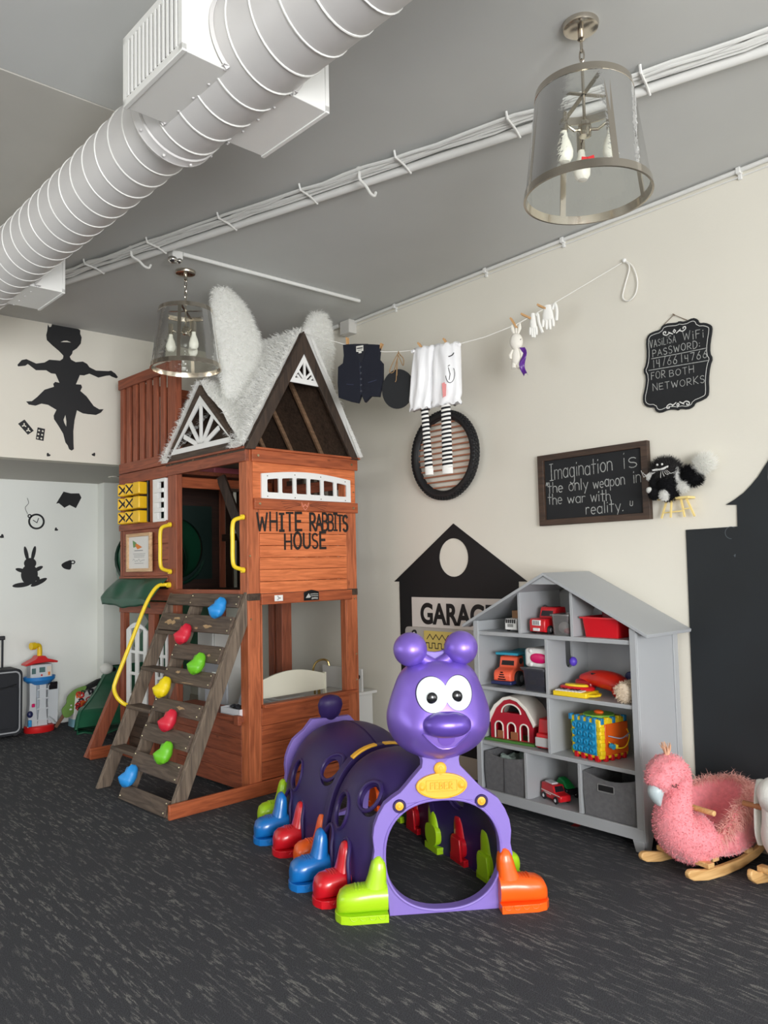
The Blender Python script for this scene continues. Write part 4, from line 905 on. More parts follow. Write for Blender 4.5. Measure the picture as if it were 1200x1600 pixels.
# ------------------------------------------------------------------ the purple caterpillar crawl tunnel (local x along its front panel, y into the tunnel)
CT = thing('caterpillar_tunnel', 'purple caterpillar crawl-through tunnel with googly eyes and colourful boots', 'play tunnel', (2.349, 2.3565, 0), -0.6126)
lil = M('lilac_plastic', (134, 112, 194), .45, bump=.04, scale=30)
dpu = M('deep_purple_plastic', (50, 35, 88), .42, bump=.05, scale=18, spec=.35)
pea = M('pearl_purple_plastic', (132, 104, 204), .36, .45, coat=.15, bump=.02, scale=25)
gold = M('golden_yellow_plastic', (244, 184, 60), .38)
lime, orng, redp, blup = M('lime_plastic', (172, 216, 30), .3, coat=.3), M('orange_plastic', (244, 98, 24), .3, coat=.3), M('red_plastic', (206, 22, 36), .28, coat=.4), M('blue_plastic', (20, 112, 190), .28, coat=.4)
half = [(.227, 0), (.232, .06), (.245, .13), (.283, .185), (.292, .215), (.284, .26), (.289, .31), (.283, .355), (.265, .40), (.238, .443), (.205, .467), (.172, .487), (.145, .515), (.122, .541), (.098, .566), (.08, .585), (.076, .61), (.085, .66)]
outl = [(a, b) for a, b in half]+[(-a, b) for a, b in reversed(half)]
hole = circ(0, .232, .238, .216, 56, e=.86)
m = MB(); m.prism(outl, -.022, .028, [hole]); fp = m.build('front_panel', lil, CT, bevel=.006, seg=3)
m = MB(); m.tube([(a, -.022, b) for a, b in circ(0, .232, .243, .221, 56, e=.86)], .006, 8, closed=True); m.build('hole_rim', lil, fp)
# badge with embossed maker's name, bolts
m = MB(); m.lathe([(0, 0), (.106, 0), (.108, -.006), (.104, -.013), (.098, -.014), (.096, -.010), (0, -.010)], 48, (0, -.022, .509), 'y', 1, .49); m.ball((-.004, -.026, .578), .027, .014, .027); bd = m.build('badge', gold, fp)
m = MB()
for x, z in ((-.083, .509), (.083, .511), (-.004, .582)): m.lathe([(0, -.041), (.006, -.041), (.012, -.036), (.0165, -.033), (.018, -.028)], 20, (x, 0, z), 'y')
m.build('bolt', gold, bd)
m = MB(); m.tube([(a, -.033, b) for a, b in rrect(-.064, .064, .488, .532, .004)], .0018, 6, closed=True); m.build('name_frame', gold, bd)
fe = MB()
def emboss(mb, text, x0, x1, z, h, r, y):
    adv = [GL[c][0]+.25 for c in text]; sx = (x1-x0)/(sum(adv)-.25); x = 0
    for c, a in zip(text, adv):
        for st in GL[c][1]: mb.tube([(x0+(x+q[0])*sx, y, z+q[1]*h) for q in st], r, 6)
        x += a
emboss(fe, 'FEBER', -.046, .046, .497, .026, .0032, -.0335); fe.build('maker_name', gold, bd)
for x, z in ((-.177, .434), (.166, .437)):
    r_ = MB(); r_.lathe([(.017, -.024), (.021, -.03), (.025, -.030), (.028, -.024)], 24, (x, 0, z), 'y', cap=False); r_.build('bolt_collar', dpu, fp)
    MB().lathe([(0, -.031), (.005, -.031), (.009, -.027), (.017, -.025), (.0185, -.022)], 24, (x, 0, z), 'y').build('bolt', gold, fp)
# neck, head
m = MB(); m.loft([[(w*math.cos(2*PI*j/28), .012+dd*math.sin(2*PI*j/28), z) for j in range(28)] for z, w, dd in ((.555, .092, .03), (.58, .082, .032), (.61, .082, .036), (.65, .10, .05), (.68, .12, .06))]); m.build('neck', lil, CT)
HP = [(.614, .0), (.618, .060), (.638, .117), (.664, .159), (.697, .190), (.737, .211), (.777, .2175), (.817, .2145), (.867, .200), (.905, .186), (.955, .165), (.99, .136), (1.010, .096), (1.018, .045), (1.019, 0)]
hs_ = spline([Vector((a, b)) for a, b in HP], 4)
def hw(z):
    for i in range(len(hs_)-1):
        if hs_[i][0] <= z <= hs_[i+1][0]:
            t = (z-hs_[i][0])/max(1e-9, hs_[i+1][0]-hs_[i][0]); return max(0, hs_[i][1]*(1-t)+hs_[i+1][1]*t)
    return 0
HC = .012
def hy(x, z):
    w = hw(z); t = min(1, abs(x)/max(w, 1e-6)); ch = .022*math.exp(-((abs(x)-.125)**2/.003+(z-.755)**2/.004))
    return HC-.76*w*math.sqrt(max(0, 1-t**2.1))-ch
R = []
for q in hs_[1:-1]:
    z, w = q[0], q[1]; row = []
    for j in range(64):
        a = 2*PI*j/64; x = w*math.cos(a); s = math.sin(a)
        row.append((x, (hy(x, z) if s < 0 else HC+.72*w*math.sqrt(max(0, 1-(abs(x)/w)**2.1))), z))
    R.append(row)
m = MB(); m.loft(R); hd = m.build('head', pea, CT, smooth=1.2)
def patch(poly, off, mat, name, n=8, par=hd, depth=.006):
    cx = sum(p[0] for p in poly)/len(poly); cz = sum(p[1] for p in poly)/len(poly); V = []; k = len(poly)
    m = MB(); rings = []
    for i in range(n+1):
        t = 1-i/n*.999; rings.append([(cx+(a-cx)*t, hy(cx+(a-cx)*t, cz+(b-cz)*t)-off, cz+(b-cz)*t) for a, b in poly])
    rings.insert(0, [(a, y+depth, b) for a, y, b in rings[0]])
    m.loft(rings, cap=False); return m.build(name, mat, par, smooth=.9)
eL, eR = circ(-.046, .897, .062, .069, 40), circ(.062, .90, .058, .067, 40)
un = []                                                  # one outline round both eyes
for i in range(64):
    a = 2*PI*i/64; d = Vector((math.cos(a), math.sin(a))); best = 0
    for c, rx, rz_ in ((Vector((-.046, .897)), .062, .069), (Vector((.062, .90)), .058, .067)):
        o = Vector((.008, .898))-c; A = (d.x/rx)**2+(d.y/rz_)**2; B = 2*(o.x*d.x/rx**2+o.y*d.y/rz_**2); Cc = (o.x/rx)**2+(o.y/rz_)**2-1; D = B*B-4*A*Cc
        if D > 0: best = max(best, (-B+math.sqrt(D))/(2*A))
    un.append((.008+d.x*best, .898+d.y*best))
patch([(.008+(a-.008)*1.035, .898+(b-.898)*1.03) for a, b in un], .0015, dpu, 'eye_outline'); patch(un, .005, M('eye_white', (214, 221, 224), .25, coat=.3), 'eyes')
for x, z in ((-.048, .883), (.054, .886)): MB().ball((x, hy(x, z)-.004, z), .0225, .010, .0245).build('pupil', M('black_gloss', (26, 27, 30), .15), hd)
m = MB(); m.ball((.005, hy(.005, .783)-.012, .783), .096, .062, .050, 40, 24, .88); m.build('nose', M('nose_purple', (104, 78, 180), .3, .4, coat=.2), hd, smooth=1.2)
sm = [(-.092, .748), (-.07, .742), (-.04, .735), (.0, .732), (.04, .737), (.07, .745), (.10, .756), (.10, .750), (.082, .728), (.058, .705), (.042, .687), (.018, .680), (-.008, .679), (-.03, .688), (-.055, .708), (-.078, .732)]
patch(sm, .002, M('mouth_purple', (142, 112, 204), .4), 'mouth', depth=.003)
m = MB(); m.tube([(a, hy(a, b)-.003, b) for a, b in sm[7:]+[sm[0]]], .0035, 6); m.build('lip', pea, hd)
patch([(-.032, .732), (.04, .734), (.036, .712), (.022, .697), (.004, .692), (-.014, .697), (-.026, .711)], .006, M('tongue_purple', (124, 92, 190), .35), 'tongue', depth=.008)
# antennae: crossed stalks, balls, and the plate behind them
m = MB(); m.prism([(-.12, .985), (.11, .985), (.10, 1.04), (.065, 1.075), (.04, 1.062), (.015, 1.053), (-.006, 1.051), (-.03, 1.053), (-.055, 1.062), (-.08, 1.075), (-.115, 1.04)], .012, .034); m.build('crest', lil, hd, bevel=.004)
for s_ in (-1, 1):
    x0 = -.006+s_*.108; st = MB(); st.tube([(-.006+s_*.004, .0, .998), (-.006+s_*.05, -.004, 1.022), (x0-s_*.02, -.004, 1.05)], [.024, .026, .03], 16); st = st.build('antenna', pea, hd)
    MB().ball((x0, -.004, 1.067), .071, n=40, k=24).build('antenna_ball', pea, st, smooth=1.2)
# tunnel body
TA = math.radians(17.4); BM = Matrix.Rotation(TA, 4, 'Z')
def arch(W, Hh, n=40, e=.82):
    return [(-W*math.copysign(abs(math.cos(PI*i/n))**e, math.cos(PI*i/n)), Hh*abs(math.sin(PI*i/n))**e) for i in range(n+1)]
def segment(s0, s1, holes, skew=0.0):
    m = MB(); m.m = BM; R = []; k = 16
    for i in range(k+1):
        t = i/k; f = .84+.16*math.sin(PI*t)**.65; sk = lambda x: s0+(s1-s0)*t+(1-t)*skew*x
        o = arch(.335*f, .588*f); q = arch(.335*f-.016, .588*f-.016)
        R.append([(x, sk(x), z) for x, z in o]+[(x, sk(x), z) for x, z in reversed(q)])
    m.loft(R); o = m.build('tunnel_segment', dpu, CT, smooth=.7)
    cut = []
    for side, s, z, r in holes:
        c = MB(); c.m = BM; nx = Vector((side, 0, .35 if z < .4 else .75)).normalized(); p = Vector((side*(.305 if z < .4 else .26), s, z)); c.cyl(p-nx*.12, p+nx*.12, r, n=28); cut.append(c)
    boolcut(o, cut)
    for side, s, z, r in holes:
        nx = Vector((side, 0, .35 if z < .4 else .75)).normalized(); a = Vector((0, 1, 0)); b = nx.cross(a); c = Vector((side*(.30 if z < .4 else .258), s, z)); rm = MB(); rm.m = BM
        pts = []
        for i in range(32):
            t = 2*PI*i/32; p = c+a*(r+.004)*math.cos(t)+b*(r+.004)*math.sin(t)
            tt = (s+(r)*math.cos(t)-s0)/(s1-s0); f = .84+.16*max(0, math.sin(PI*max(0, min(1, tt))))**.65
            # slide the rim point onto the shell
            zz = min(max(p.z, 0.01), .585*f); xx = .335*f*(1-(zz/(.588*f))**(1/.41))**.41; pts.append((side*xx, p.y, zz))
        rm.tube(pts, .009, 8, closed=True); rm.build('window_rim', dpu, o)
    return o
HL = lambda s, z, r: [(-1, s, z, r), (1, s, z, r)]
sg1 = segment(.035, .61, HL(.40, .335, .074)+[(-1, .20, .44, .064), (1, .12, .44, .064)], -.313); sg2 = segment(.61, 1.345, HL(1.07, .335, .074)+HL(.73, .44, .066))
def band(name, s0, s1, W, Hh, t, mat, par=CT, a0=0, a1=1, n=40):
    m = MB(); m.m = BM; o = arch(W, Hh, n); q = arch(W-t, Hh-t, n); i0, i1 = int(a0*n), int(a1*n); o, q = o[i0:i1+1], q[i0:i1+1]
    m.loft([[(x, s, z) for x, z in o]+[(x, s, z) for x, z in reversed(q)] for s in (s0, s1)]); return m.build(name, mat, par, bevel=.003)
mid = band('joint_ring', .585, .635, .318, .556, .045, dpu); band('top_strip', .575, .612, .322, .564, .01, gold, mid, .36, .49); band('top_strip', .575, .612, .322, .564, .01, gold, mid, .51, .66)
for sg, s0, s1 in ((sg1, .05, .58), (sg2, .62, 1.32)):
    m = MB(); m.m = BM; m.tube([(.003, s0+(s1-s0)*i/20, 0.589*(.84+.16*math.sin(PI*((s0+(s1-s0)*i/20)-s0+.02)/(s1-s0+.04))**.65)) for i in range(21)], .003, 6); m.build('seam', dpu, sg)
# tail panel with its knob
m = MB(); m.m = BM; m.prism([(a*.95, b*1.03) for a, b in outl if b < .56], 1.345, 1.385, [[(a*.92, b*1.03) for a, b in hole]]); tp = m.build('rear_panel', lil, CT, bevel=.006)
m = MB(); m.m = BM @ Matrix.Translation((.0, 1.365, .605)) @ Matrix.Rotation(.25, 4, 'X') @ Matrix.Diagonal((1.28, 1.28, 1.2, 1)); m.loft([[(w*math.cos(2*PI*j/28), d*math.sin(2*PI*j/28), z) for j in range(28)] for z, w, d in ((-.075, .02, .02), (-.05, .036, .026), (-.02, .05, .034), (.02, .058, .036), (.045, .052, .032), (.06, .036, .024), (.067, .01, .008))]); m.build('tail_knob', dpu, tp, smooth=1)
# boots
def boot(pos, rot, mat, mirror=1, par=CT, sx=1.0):
    """toe points along local -x; a boot of foot, leg and scalloped sole"""
    m = MB(); m.m = Matrix.Translation(pos) @ Matrix.Rotation(rot, 4, 'Z') @ Matrix.Diagonal((mirror*sx, 1, 1, 1))
    def sec(x, w, h, zb=.03, n=20):
        return [(x, w*math.copysign(abs(math.cos(2*PI*j/n))**.7, math.cos(2*PI*j/n)), zb+(h-zb)/2+(h-zb)/2*math.copysign(abs(math.sin(2*PI*j/n))**.75, math.sin(2*PI*j/n))) for j in range(n)]
    m.loft([sec(x, w, h) for x, w, h in ((-.205, .012, .06), (-.202, .032, .085), (-.190, .05, .108), (-.165, .06, .122), (-.13, .063, .127), (-.10, .062, .130), (-.06, .06, .133), (.0, .06, .133))])
    lg = []
    for z, xa, w in ((.10, -.098, .05), (.13, -.088, .046), (.16, -.076, .042), (.19, -.068, .039), (.215, -.06, .034), (.232, -.05, .026), (.240, -.038, .014)):
        xb = 0 if z < .21 else -.0-.8*(z-.21); c, r = (xa+xb)/2, (xb-xa)/2; lg.append([(c+r*math.copysign(abs(math.cos(2*PI*j/20))**.6, math.cos(2*PI*j/20)), w*math.copysign(abs(math.sin(2*PI*j/20))**.8, math.sin(2*PI*j/20)), z) for j in range(20)])
    m.loft(lg); b = m.build('boot', mat, par, smooth=.9)
    s = MB(); s.m = m.m.copy(); so = [(-.0, -.068), (-.15, -.07), (-.19, -.055), (-.208, -.025), (-.212, 0), (-.208, .025), (-.19, .055), (-.15, .07), (0, .068)]
    s.prism(so, 0, .032, plane='xy')
    for sy in (-.069, .069):
        for k in range(4): s.tube([(-.025-.038*k+.015*math.cos(t), sy, .031+.016*math.sin(t)) for t in [PI+PI*i/8 for i in range(9)]], .0025, 5)
    s.build('sole', mat, b, bevel=.004)
    l = MB(); l.m = m.m.copy()
    for k in range(3): l.tube([(-.10-.014*k, w_, .127+.004-abs(w_)*abs(w_)*6) for w_ in (-.035, -.015, .015, .035)], .003, 5)
    l.build('lace', mat, b); return b
boot((-.236, -.012, 0), 0, lime); boot((.226, -.012, 0), 0, orng, -1)
for s, c, side in ((.285, redp, -1), (.49, blup, -1), (.69, orng, -1), (.92, redp, -1), (1.13, blup, -1), (1.37, lime, -1), (.17, lime, 1), (.42, redp, 1), (.62, lime, 1), (.92, redp, 1), (1.13, lime, 1), (1.37, orng, 1)):
    w = .335 if c is blup else .292 if s not in (.69, .62, 1.37) else .255
    b = boot(tuple(BM @ Vector((side*w, s, 0))), TA, c, -side if side > 0 else 1, CT, .84)
    if s not in (.69, .62, 1.37):
        sg = sg1 if s < .6 else sg2; m = MB(); m.m = BM
        pts = [(side*(.333-(.0 if z < .17 else (z-.17)*.32)), s+q, z) for q, z in ((-.075, .0), (-.072, .10), (-.062, .17), (-.04, .225), (0, .25), (.04, .225), (.062, .17), (.072, .10), (.075, 0))]
        m.tube([tuple(p) for p in spline(pts, 3)], .009, 8); m.build('boot_recess', dpu, sg)
        t = MB(); t.m = BM; q = [(s-.05, .02), (s+.05, .02), (s+.038, .12), (s-.038, .12)]; xs = sorted((side*.296, side*.284)); t.prism(q, xs[0], xs[1], plane='yz'); t.build('boot_back', c, b, bevel=.003)
# ------------------------------------------------------------------ grey house-shaped shelf (local x to the right along its front, y into the wall)
SX, SY = 3.492, 3.18
SR = -PI/2
BK = thing('dollhouse_bookcase', 'grey house-shaped bookcase with gabled roof, full of toys, against the right wall', 'bookcase', (SX, SY, 0), SR)
gm = M('grey_furniture_paint', (168, 171, 174), .45, bump=.03, scale=40)
def bx(name, x0, x1, y0, y1, z0, z1, par=BK, bev=.002, mat=gm): return MB().box(x0, x1, y0, y1, z0, z1).build(name, mat, par, bevel=bev)
DP = .395
for x0, x1 in ((0, .02), (1.05, 1.07)):
    m = MB(); m.prism([(.0045, 0), (.055, 0), (.075, .055), (DP-.075, .055), (DP-.055, 0), (DP, 0), (DP, 1.078), (.0045, 1.078)], x0, x1, plane='yz'); m.build('side_panel', gm, BK, bevel=.002)
    a = x0-.002 if x0 == 0 else x1-.034; MB().box(a, a+.036, -.0118, .002, .112, 1.082).build('face_frame', gm, BK, bevel=.002)
bx('back_panel', .02, 1.05, .375, .385, .06, 1.075)
m = MB(); m.prism([(.02, 1.076), (1.05, 1.076), (.535, 1.334)], .375, .385); m.build('back_panel', gm, BK)
bx('side_batten', 1.07, 1.078, .34, .385, .05, 1.06); bx('side_batten', 1.07, 1.078, -.01, .02, .05, 1.06)
for z0, z1, nm in ((.998, 1.021, 'shelf'), (.682, .702, 'shelf'), (.364, .385, 'shelf'), (.088, .106, 'bottom_shelf')): bx(nm, .02, 1.05, .0, .375, z0, z1)
bx('bottom_rail', .0, 1.07, -.012, .004, .055, .112); m = MB(); m.prism([(.0, 0), (.045, 0), (.06, .055), (0, .055)], -.012, .004); m.build('foot', gm, BK, bevel=.002)
m = MB(); m.prism([(1.008, .055), (1.024, 0), (1.07, 0), (1.07, .055)], -.012, .004); m.build('foot', gm, BK, bevel=.002)
archh = lambda yc, z0, z1, w: [(yc-w, z0), (yc+w, z0)]+circ(yc, z1-w, w, n=10, a0=0, a1=PI)
def divider(x, z0, z1, hole=None):
    m = MB(); m.prism([(0, z0), (.375, z0), (.375, z1), (0, z1)], x-.009, x+.009, [hole] if hole else [], 'yz'); return m.build('divider', gm, BK, bevel=.0015)
divider(.338, 1.021, 1.262, archh(.23, 1.06, 1.17, .045)); divider(.69, 1.021, 1.262, archh(.23, 1.06, 1.17, .045))
divider(.517, .702, .998, circ(.2, .86, .034, n=8, a0=PI, a1=2*PI)+[(.234, .975), (.166, .975)]); divider(.517, .385, .682); divider(.348, .106, .364); divider(.702, .106, .364)
# roof
for s_ in (-1, 1):
    m = MB(); e = .535+s_*.612; k = .5; 
    m.add([(.535, -.03, 1.362), (e, -.03, 1.056), (e, .405, 1.056), (.535, .405, 1.362), (.535, -.03, 1.345), (e-s_*.004, -.03, 1.040), (e-s_*.004, .405, 1.040), (.535, .405, 1.345)], [(0,1,2,3),(7,6,5,4),(0,4,5,1),(1,5,6,2),(2,6,7,3),(3,7,4,0)])
    m.build('roof_panel', gm, BK, bevel=.0015)
m = MB(); m.prism([(.43, 1.297), (.64, 1.297), (.535, 1.348)], -.012, .012); m.build('gable_panel', gm, BK, bevel=.001)
for x0, x1 in ((.02, .33), (.70, 1.05)): bx('roof_brace', x0, x1, .36, .375, 1.035, 1.085)
for x, z in ((1.071, .98), (1.071, .68)):
    m = MB(); m.lathe([(0, .003), (.005, .002), (.006, 0)], 10, (x, .02, z), 'x'); m.build('peg_hole', M('dark_peg', (90, 92, 94), .6), BK)

def S(x, y, z): return (SX+y, SY-x, z)          # shelf-local to world
def toy(name, label, cat, x, y, z, turn=0.0, group=None): return thing(name, label, cat, S(x, y, z), SR+turn, group)
def PM(name, col, r=.4): return M('plastic_'+name, col, r)
tyre = M('black_rubber', (28, 28, 30), .6)
def wheel(par, x, y, z, r, w, hub):
    m = MB(); m.lathe([(0, -w/2), (r*.7, -w/2), (r, -w*.3), (r, w*.3), (r*.7, w/2), (0, w/2)], 24, (x, y, z), 'y'); o = m.build('wheel', tyre, par)
    MB().lathe([(0, -w/2-.003), (r*.3, -w/2-.003), (r*.55, -w/2+.001)], 18, (x, y, z), 'y').build('hub', hub, o); return o
grey_hub = PM('grey', (120, 120, 124)); white = PM('white', (228, 228, 226)); red = PM('red', (200, 24, 34), .3); yel2 = PM('yellow', (240, 206, 30)); navy = PM('navy', (34, 40, 84)); teal = PM('teal', (24, 128, 142)); coral = PM('coral', (240, 98, 66)); glassd = PM('dark_window', (34, 30, 34), .15)
# a little vehicle: nose towards local -y when turn = 0 (wheels' axle along x): built with nose along -x then turned
def vehicle(t, L, W, body, hood_h, cab_h, cab0, cab1, hub, r=.02, z0=.012):
    """profile in x (nose at 0), width W centred on y"""
    m = MB(); P = [(0, z0), (0, hood_h*.8), (L*.03, hood_h), (L*cab0, hood_h), (L*(cab0+.08), cab_h), (L*cab1, cab_h), (L*(cab1+.04), hood_h), (L, hood_h*.95), (L, z0)]
    m.prism(P, -W/2, W/2); b = m.build('body', body, t, bevel=min(.008, W*.1), seg=3)
    for yy in (-W/2, W/2):
        for xx in (L*.2, L*.8): wheel(t, xx, yy, r, r, W*.18, hub)
    return b
# --- top row
t = toy('toy_truck', 'white toy truck with a slatted grille in the left roof compartment', 'toy vehicle', .235, .05, 1.021, PI/2)
b = vehicle(t, .16, .085, white, .075, .078, .3, .8, grey_hub, .016)
m = MB()
for k in range(5): m.box(-.004, .0, -.034+.015*k, -.026+.015*k, .05, .072)
m.build('grille', glassd, b); MB().box(-.003, .001, -.018, .022, .028, .046).build('plate', PM('mid_grey', (140, 140, 138)), b); MB().box(.05, .15, -.03, .03, .076, .12).build('load', M('brown_card', (150, 112, 80), .8), b, bevel=.002)
t = toy('storage_box', 'low grey-white box lid standing at the back of the left roof compartment', 'box', .12, .33, 1.021)
MB().box(-.09, .09, -.02, .02, 0, .06).build('box_body', PM('clear_grey', (178, 182, 182)), t, bevel=.003)
t = toy('toy_car', 'red toy pickup car with a white grille in the middle roof compartment', 'toy vehicle', .445, .02, 1.021, PI/2-.10)
b = vehicle(t, .21, .115, red, .085, .145, .38, .85, grey_hub, .024)
m = MB(); m.box(-.006, .004, -.03, .03, .048, .078); m.build('grille', white, b, bevel=.002)
m = MB()
for k in range(4): m.box(-.0075, -.006, -.022+.012*k, -.016+.012*k, .052, .074)
m.build('grille_slots', grey_hub, b); MB().box(-.007, .0, -.022, .022, .018, .034).build('plate', white, b); m = MB(); m.add([(.082, -.045, .095), (.082, .045, .095), (.094, .04, .135), (.094, -.04, .135)], [(0,1,2,3)]); m.build('windscreen', glassd, b); MB().box(.11, .17, -.03, .03, .144, .147).build('sunroof', glassd, b)
clearp = glass('clear_plastic', (236, 234, 234), .15, .04, 0, .12)
def crate(t, w, d, h, mat, taper=.9, lip=.008):
    m = MB(); n = 6
    a = rrect(-w/2*taper, w/2*taper, -d/2*taper, d/2*taper, .012, n); b = rrect(-w/2, w/2, -d/2, d/2, .014, n); c = rrect(-w/2-lip, w/2+lip, -d/2-lip, d/2+lip, .016, n); ai = rrect(-w/2*taper+.003, w/2*taper-.003, -d/2*taper+.003, d/2*taper-.003, .011, n); bi = rrect(-w/2+.003, w/2-.003, -d/2+.003, d/2-.003, .012, n)
    m.loft([[(x, y, .003) for x, y in ai], [(x, y, h) for x, y in bi], [(x, y, h) for x, y in c], [(x, y, h-.008) for x, y in c], [(x, y, h-.008) for x, y in b], [(x, y, 0) for x, y in a]]); return m.build('bin_body', mat, t, smooth=.5)
t = toy('plastic_bin', 'small clear plastic bin beside the red toy pickup', 'bin', .603, .09, 1.021); crate(t, .115, .15, .115, clearp)
c = toy('toy_figures', 'pile of small white and pink toys inside the small clear bin', 'toys', .603, .09, 1.026); m = MB(); m.ball((-.01, -.02, .035), .032, .03, .03); m.ball((.02, .02, .03), .025, .03, .028); m.build('white_toy', white, c); m = MB(); m.ball((.02, -.03, .018), .022, .02, .016); m.ball((-.025, .03, .02), .02, .025, .018); m.build('pink_toy', PM('pink', (206, 84, 92)), c)
t = toy('plastic_bin', 'red plastic bin under the right slope of the bookcase roof', 'bin', .835, .16, 1.021, .0); crate(t, .22, .24, .105, PM('bin_red', (212, 20, 34), .3), .9, .012)
c = toy('toy_bag', 'dark red toy leaning out of the red plastic bin', 'toy', .78, .20, 1.03); m = MB(); m.loft([[(-.03, -.02, 0), (.10, -.02, 0), (.10, .05, 0), (-.03, .05, 0)], [(-.03, .0, .165), (.09, .0, .108), (.09, .05, .108), (-.03, .05, .165)]]); m.build('body', PM('maroon', (140, 20, 40)), c, bevel=.006); m = MB(); m.tube([(.0, -.008, .13), (.03, -.012, .128), (.07, -.012, .11), (.06, -.012, .10), (.02, -.01, .11)], .003, 6); m.build('strap', white, c)
# --- second row
t = toy('dump_truck', 'coral and teal toy dump truck with big black wheels on the second shelf', 'toy vehicle', .172, .03, .702, PI/2+.17)
m = MB(); m.prism([(0, .035), (0, .075), (.012, .092), (.068, .108), (.085, .168), (.165, .172), (.172, .06), (.172, .035)], -.058, .058); b = m.build('cab', coral, t, bevel=.010, seg=3)
MB().box(-.014, .19, -.068, .068, .016, .036).build('bumper', navy, t, bevel=.006)
m = MB()
for k in range(4): m.bar((-.002+.0*k, -.026+.006*k, .046+.013*k), (.002, .026-.006*k, .046+.013*k), .006, .007)
m.build('grille', glassd, b)
m = MB(); m.add([(.0695, -.042, .118), (.0695, .042, .118), (.0835, .040, .160), (.0835, -.040, .160)], [(0,1,2,3)]); m.build('windscreen', glassd, b); m = MB()
for yy in (-.0585, .0585): m.prism(circ(.125, .14, .02, .018, 16), yy-.001, yy+.001)
m.build('side_window', glassd, b); m = MB()
for yy in (-.03, -.01, .01, .03): m.ball((.105, yy, .174), .008, n=10, k=6)
m.build('roof_lights', coral, b)
m = MB(); m.loft([[(.165, -.06, .07), (.31, -.06, .07), (.31, .06, .07), (.165, .06, .07)], [(.15, -.075, .175), (.34, -.075, .19), (.34, .075, .19), (.15, .075, .175)]]); m.build('dump_bed', teal, t, bevel=.006); MB().box(.06, .17, -.075, .075, .176, .192).build('bed_visor', PM('sea_blue', (40, 150, 178)), t, bevel=.005); MB().box(.16, .30, -.04, .04, .03, .07).build('chassis', glassd, t)
for yy in (-.066, .066):
    for xx in (.085, .245): wheel(t, xx, yy, .044, .044, .034, grey_hub)
t = toy('plastic_bin', 'smoky clear plastic bin with a lid beside the coral dump truck', 'bin', .415, .12, .702); crate(t, .155, .22, .125, glass('smoky_plastic', (150, 152, 165), .12, .05, 0, .14)); MB().box(-.085, .085, -.118, .118, .125, .132).build('lid', glass('clear_lid', (190, 192, 200), .15, .05, 0, .22), t, bevel=.003)
c = toy('toy_blocks', 'dark blue, red and yellow toys inside the smoky plastic bin', 'toys', .415, .12, .706); MB().box(-.06, .06, -.085, .085, 0, .03).build('blue_block', navy, c, bevel=.004); MB().box(.0, .055, -.09, -.03, .03, .07).build('red_block', red, c, bevel=.006); MB().box(-.05, -.01, -.08, -.04, .03, .05).build('yellow_block', yel2, c, bevel=.004)
t = toy('toy_case', 'white and pale blue toy case with pink oval panel on the smoky bin', 'toy', .418, .115, .834)
MB().box(-.075, .078, -.085, .085, 0, .105).build('case', white, t, bevel=.018, seg=3); MB().box(-.079, -.045, -.08, .08, .004, .101).build('end_cap', PM('pale_blue', (132, 206, 226)), t, bevel=.012)
m = MB(); m.ball((.025, -.085, .052), .058, .012, .028, 28, 14, .85); m.build('oval_panel', PM('hot_pink', (216, 24, 104), .3), t); m = MB()
for x in (-.03,): 
    for z in (.016, .09): m.ball((x, -.086, z), .012, .006, .012, 12, 8)
m.build('latch', white, t)
t = toy('toy_keyboard', 'yellow and red toy keyboard on the right half of the second shelf', 'toy instrument', .655, .03, .702, .10)
m = MB(); m.box(-.10, .10, -.03, .11, 0, .028); b = m.build('case', yel2, t, bevel=.006)
m = MB()
for k in range(8): m.box(-.085+.0195*k, -.0695+.0195*k, -.027, .03, .028, .033)
m.build('white_keys', white, b); m = MB()
for k in (0, 1, 3, 4, 5): m.box(-.073+.0195*k, -.062+.0195*k, .0, .03, .033, .037)
m.build('black_keys', glassd, b); MB().lathe([(0, 0), (.08, 0), (.082, .01), (.075, .018), (0, .02)], 28, (-.01, .075, .028), sx=1.25, sy=.6).build('red_top', red, b); MB().lathe([(0, 0), (.055, 0), (.05, .01), (0, .012)], 28, (-.01, .07, .046), sx=1.3, sy=.55).build('yellow_disc', yel2, b); MB().tube([(.10, -.01, .012), (.135, -.005, .014), (.145, .03, .014), (.13, .07, .014), (.10, .08, .012)], .007, 8).build('carry_loop', yel2, b)
t = toy('soft_dragon', 'shiny red-orange soft toy lying on the second shelf', 'soft toy', .785, .205, .702, .3)
m = MB(); P = spline([(-.16, .02, .07), (-.09, .0, .085), (-.02, -.04, .085), (.05, -.08, .075), (.085, -.115, .05), (.08, -.145, .02)], 6); m.tube(P, [.04+.022*math.sin(PI*i/(len(P)-1)) for i in range(len(P))], 14, flat=.8); m.build('body', M('red_satin', (204, 38, 22), .3, bump=.8, scale=22), t, smooth=1.5)
MB().box(-.19, -.09, -.04, .04, .015, .08).build('head', M('dark_red_satin', (140, 14, 28), .3, bump=.5, scale=20), t, bevel=.015); m = MB()
for q in ((-.06, -.05, .115), (.02, -.085, .105)): m.bar((q[0]-.03, q[1], q[2]), (q[0]+.035, q[1]-.01, q[2]), .016, .008)
m.build('dark_stripe', glassd, t)
t = toy('plush_roll', 'cream and white fluffy plush lying by the right side of the second shelf', 'soft toy', .985, .14, .702, .1)
m = MB(); P = spline([(-.03, -.125, .05), (-.02, -.06, .055), (0, .04, .055), (.01, .15, .05)], 6); m.tube(P, [.028]+[.048]*(len(P)-2)+[.03], 18); g = list(tris_of(m)); T = []
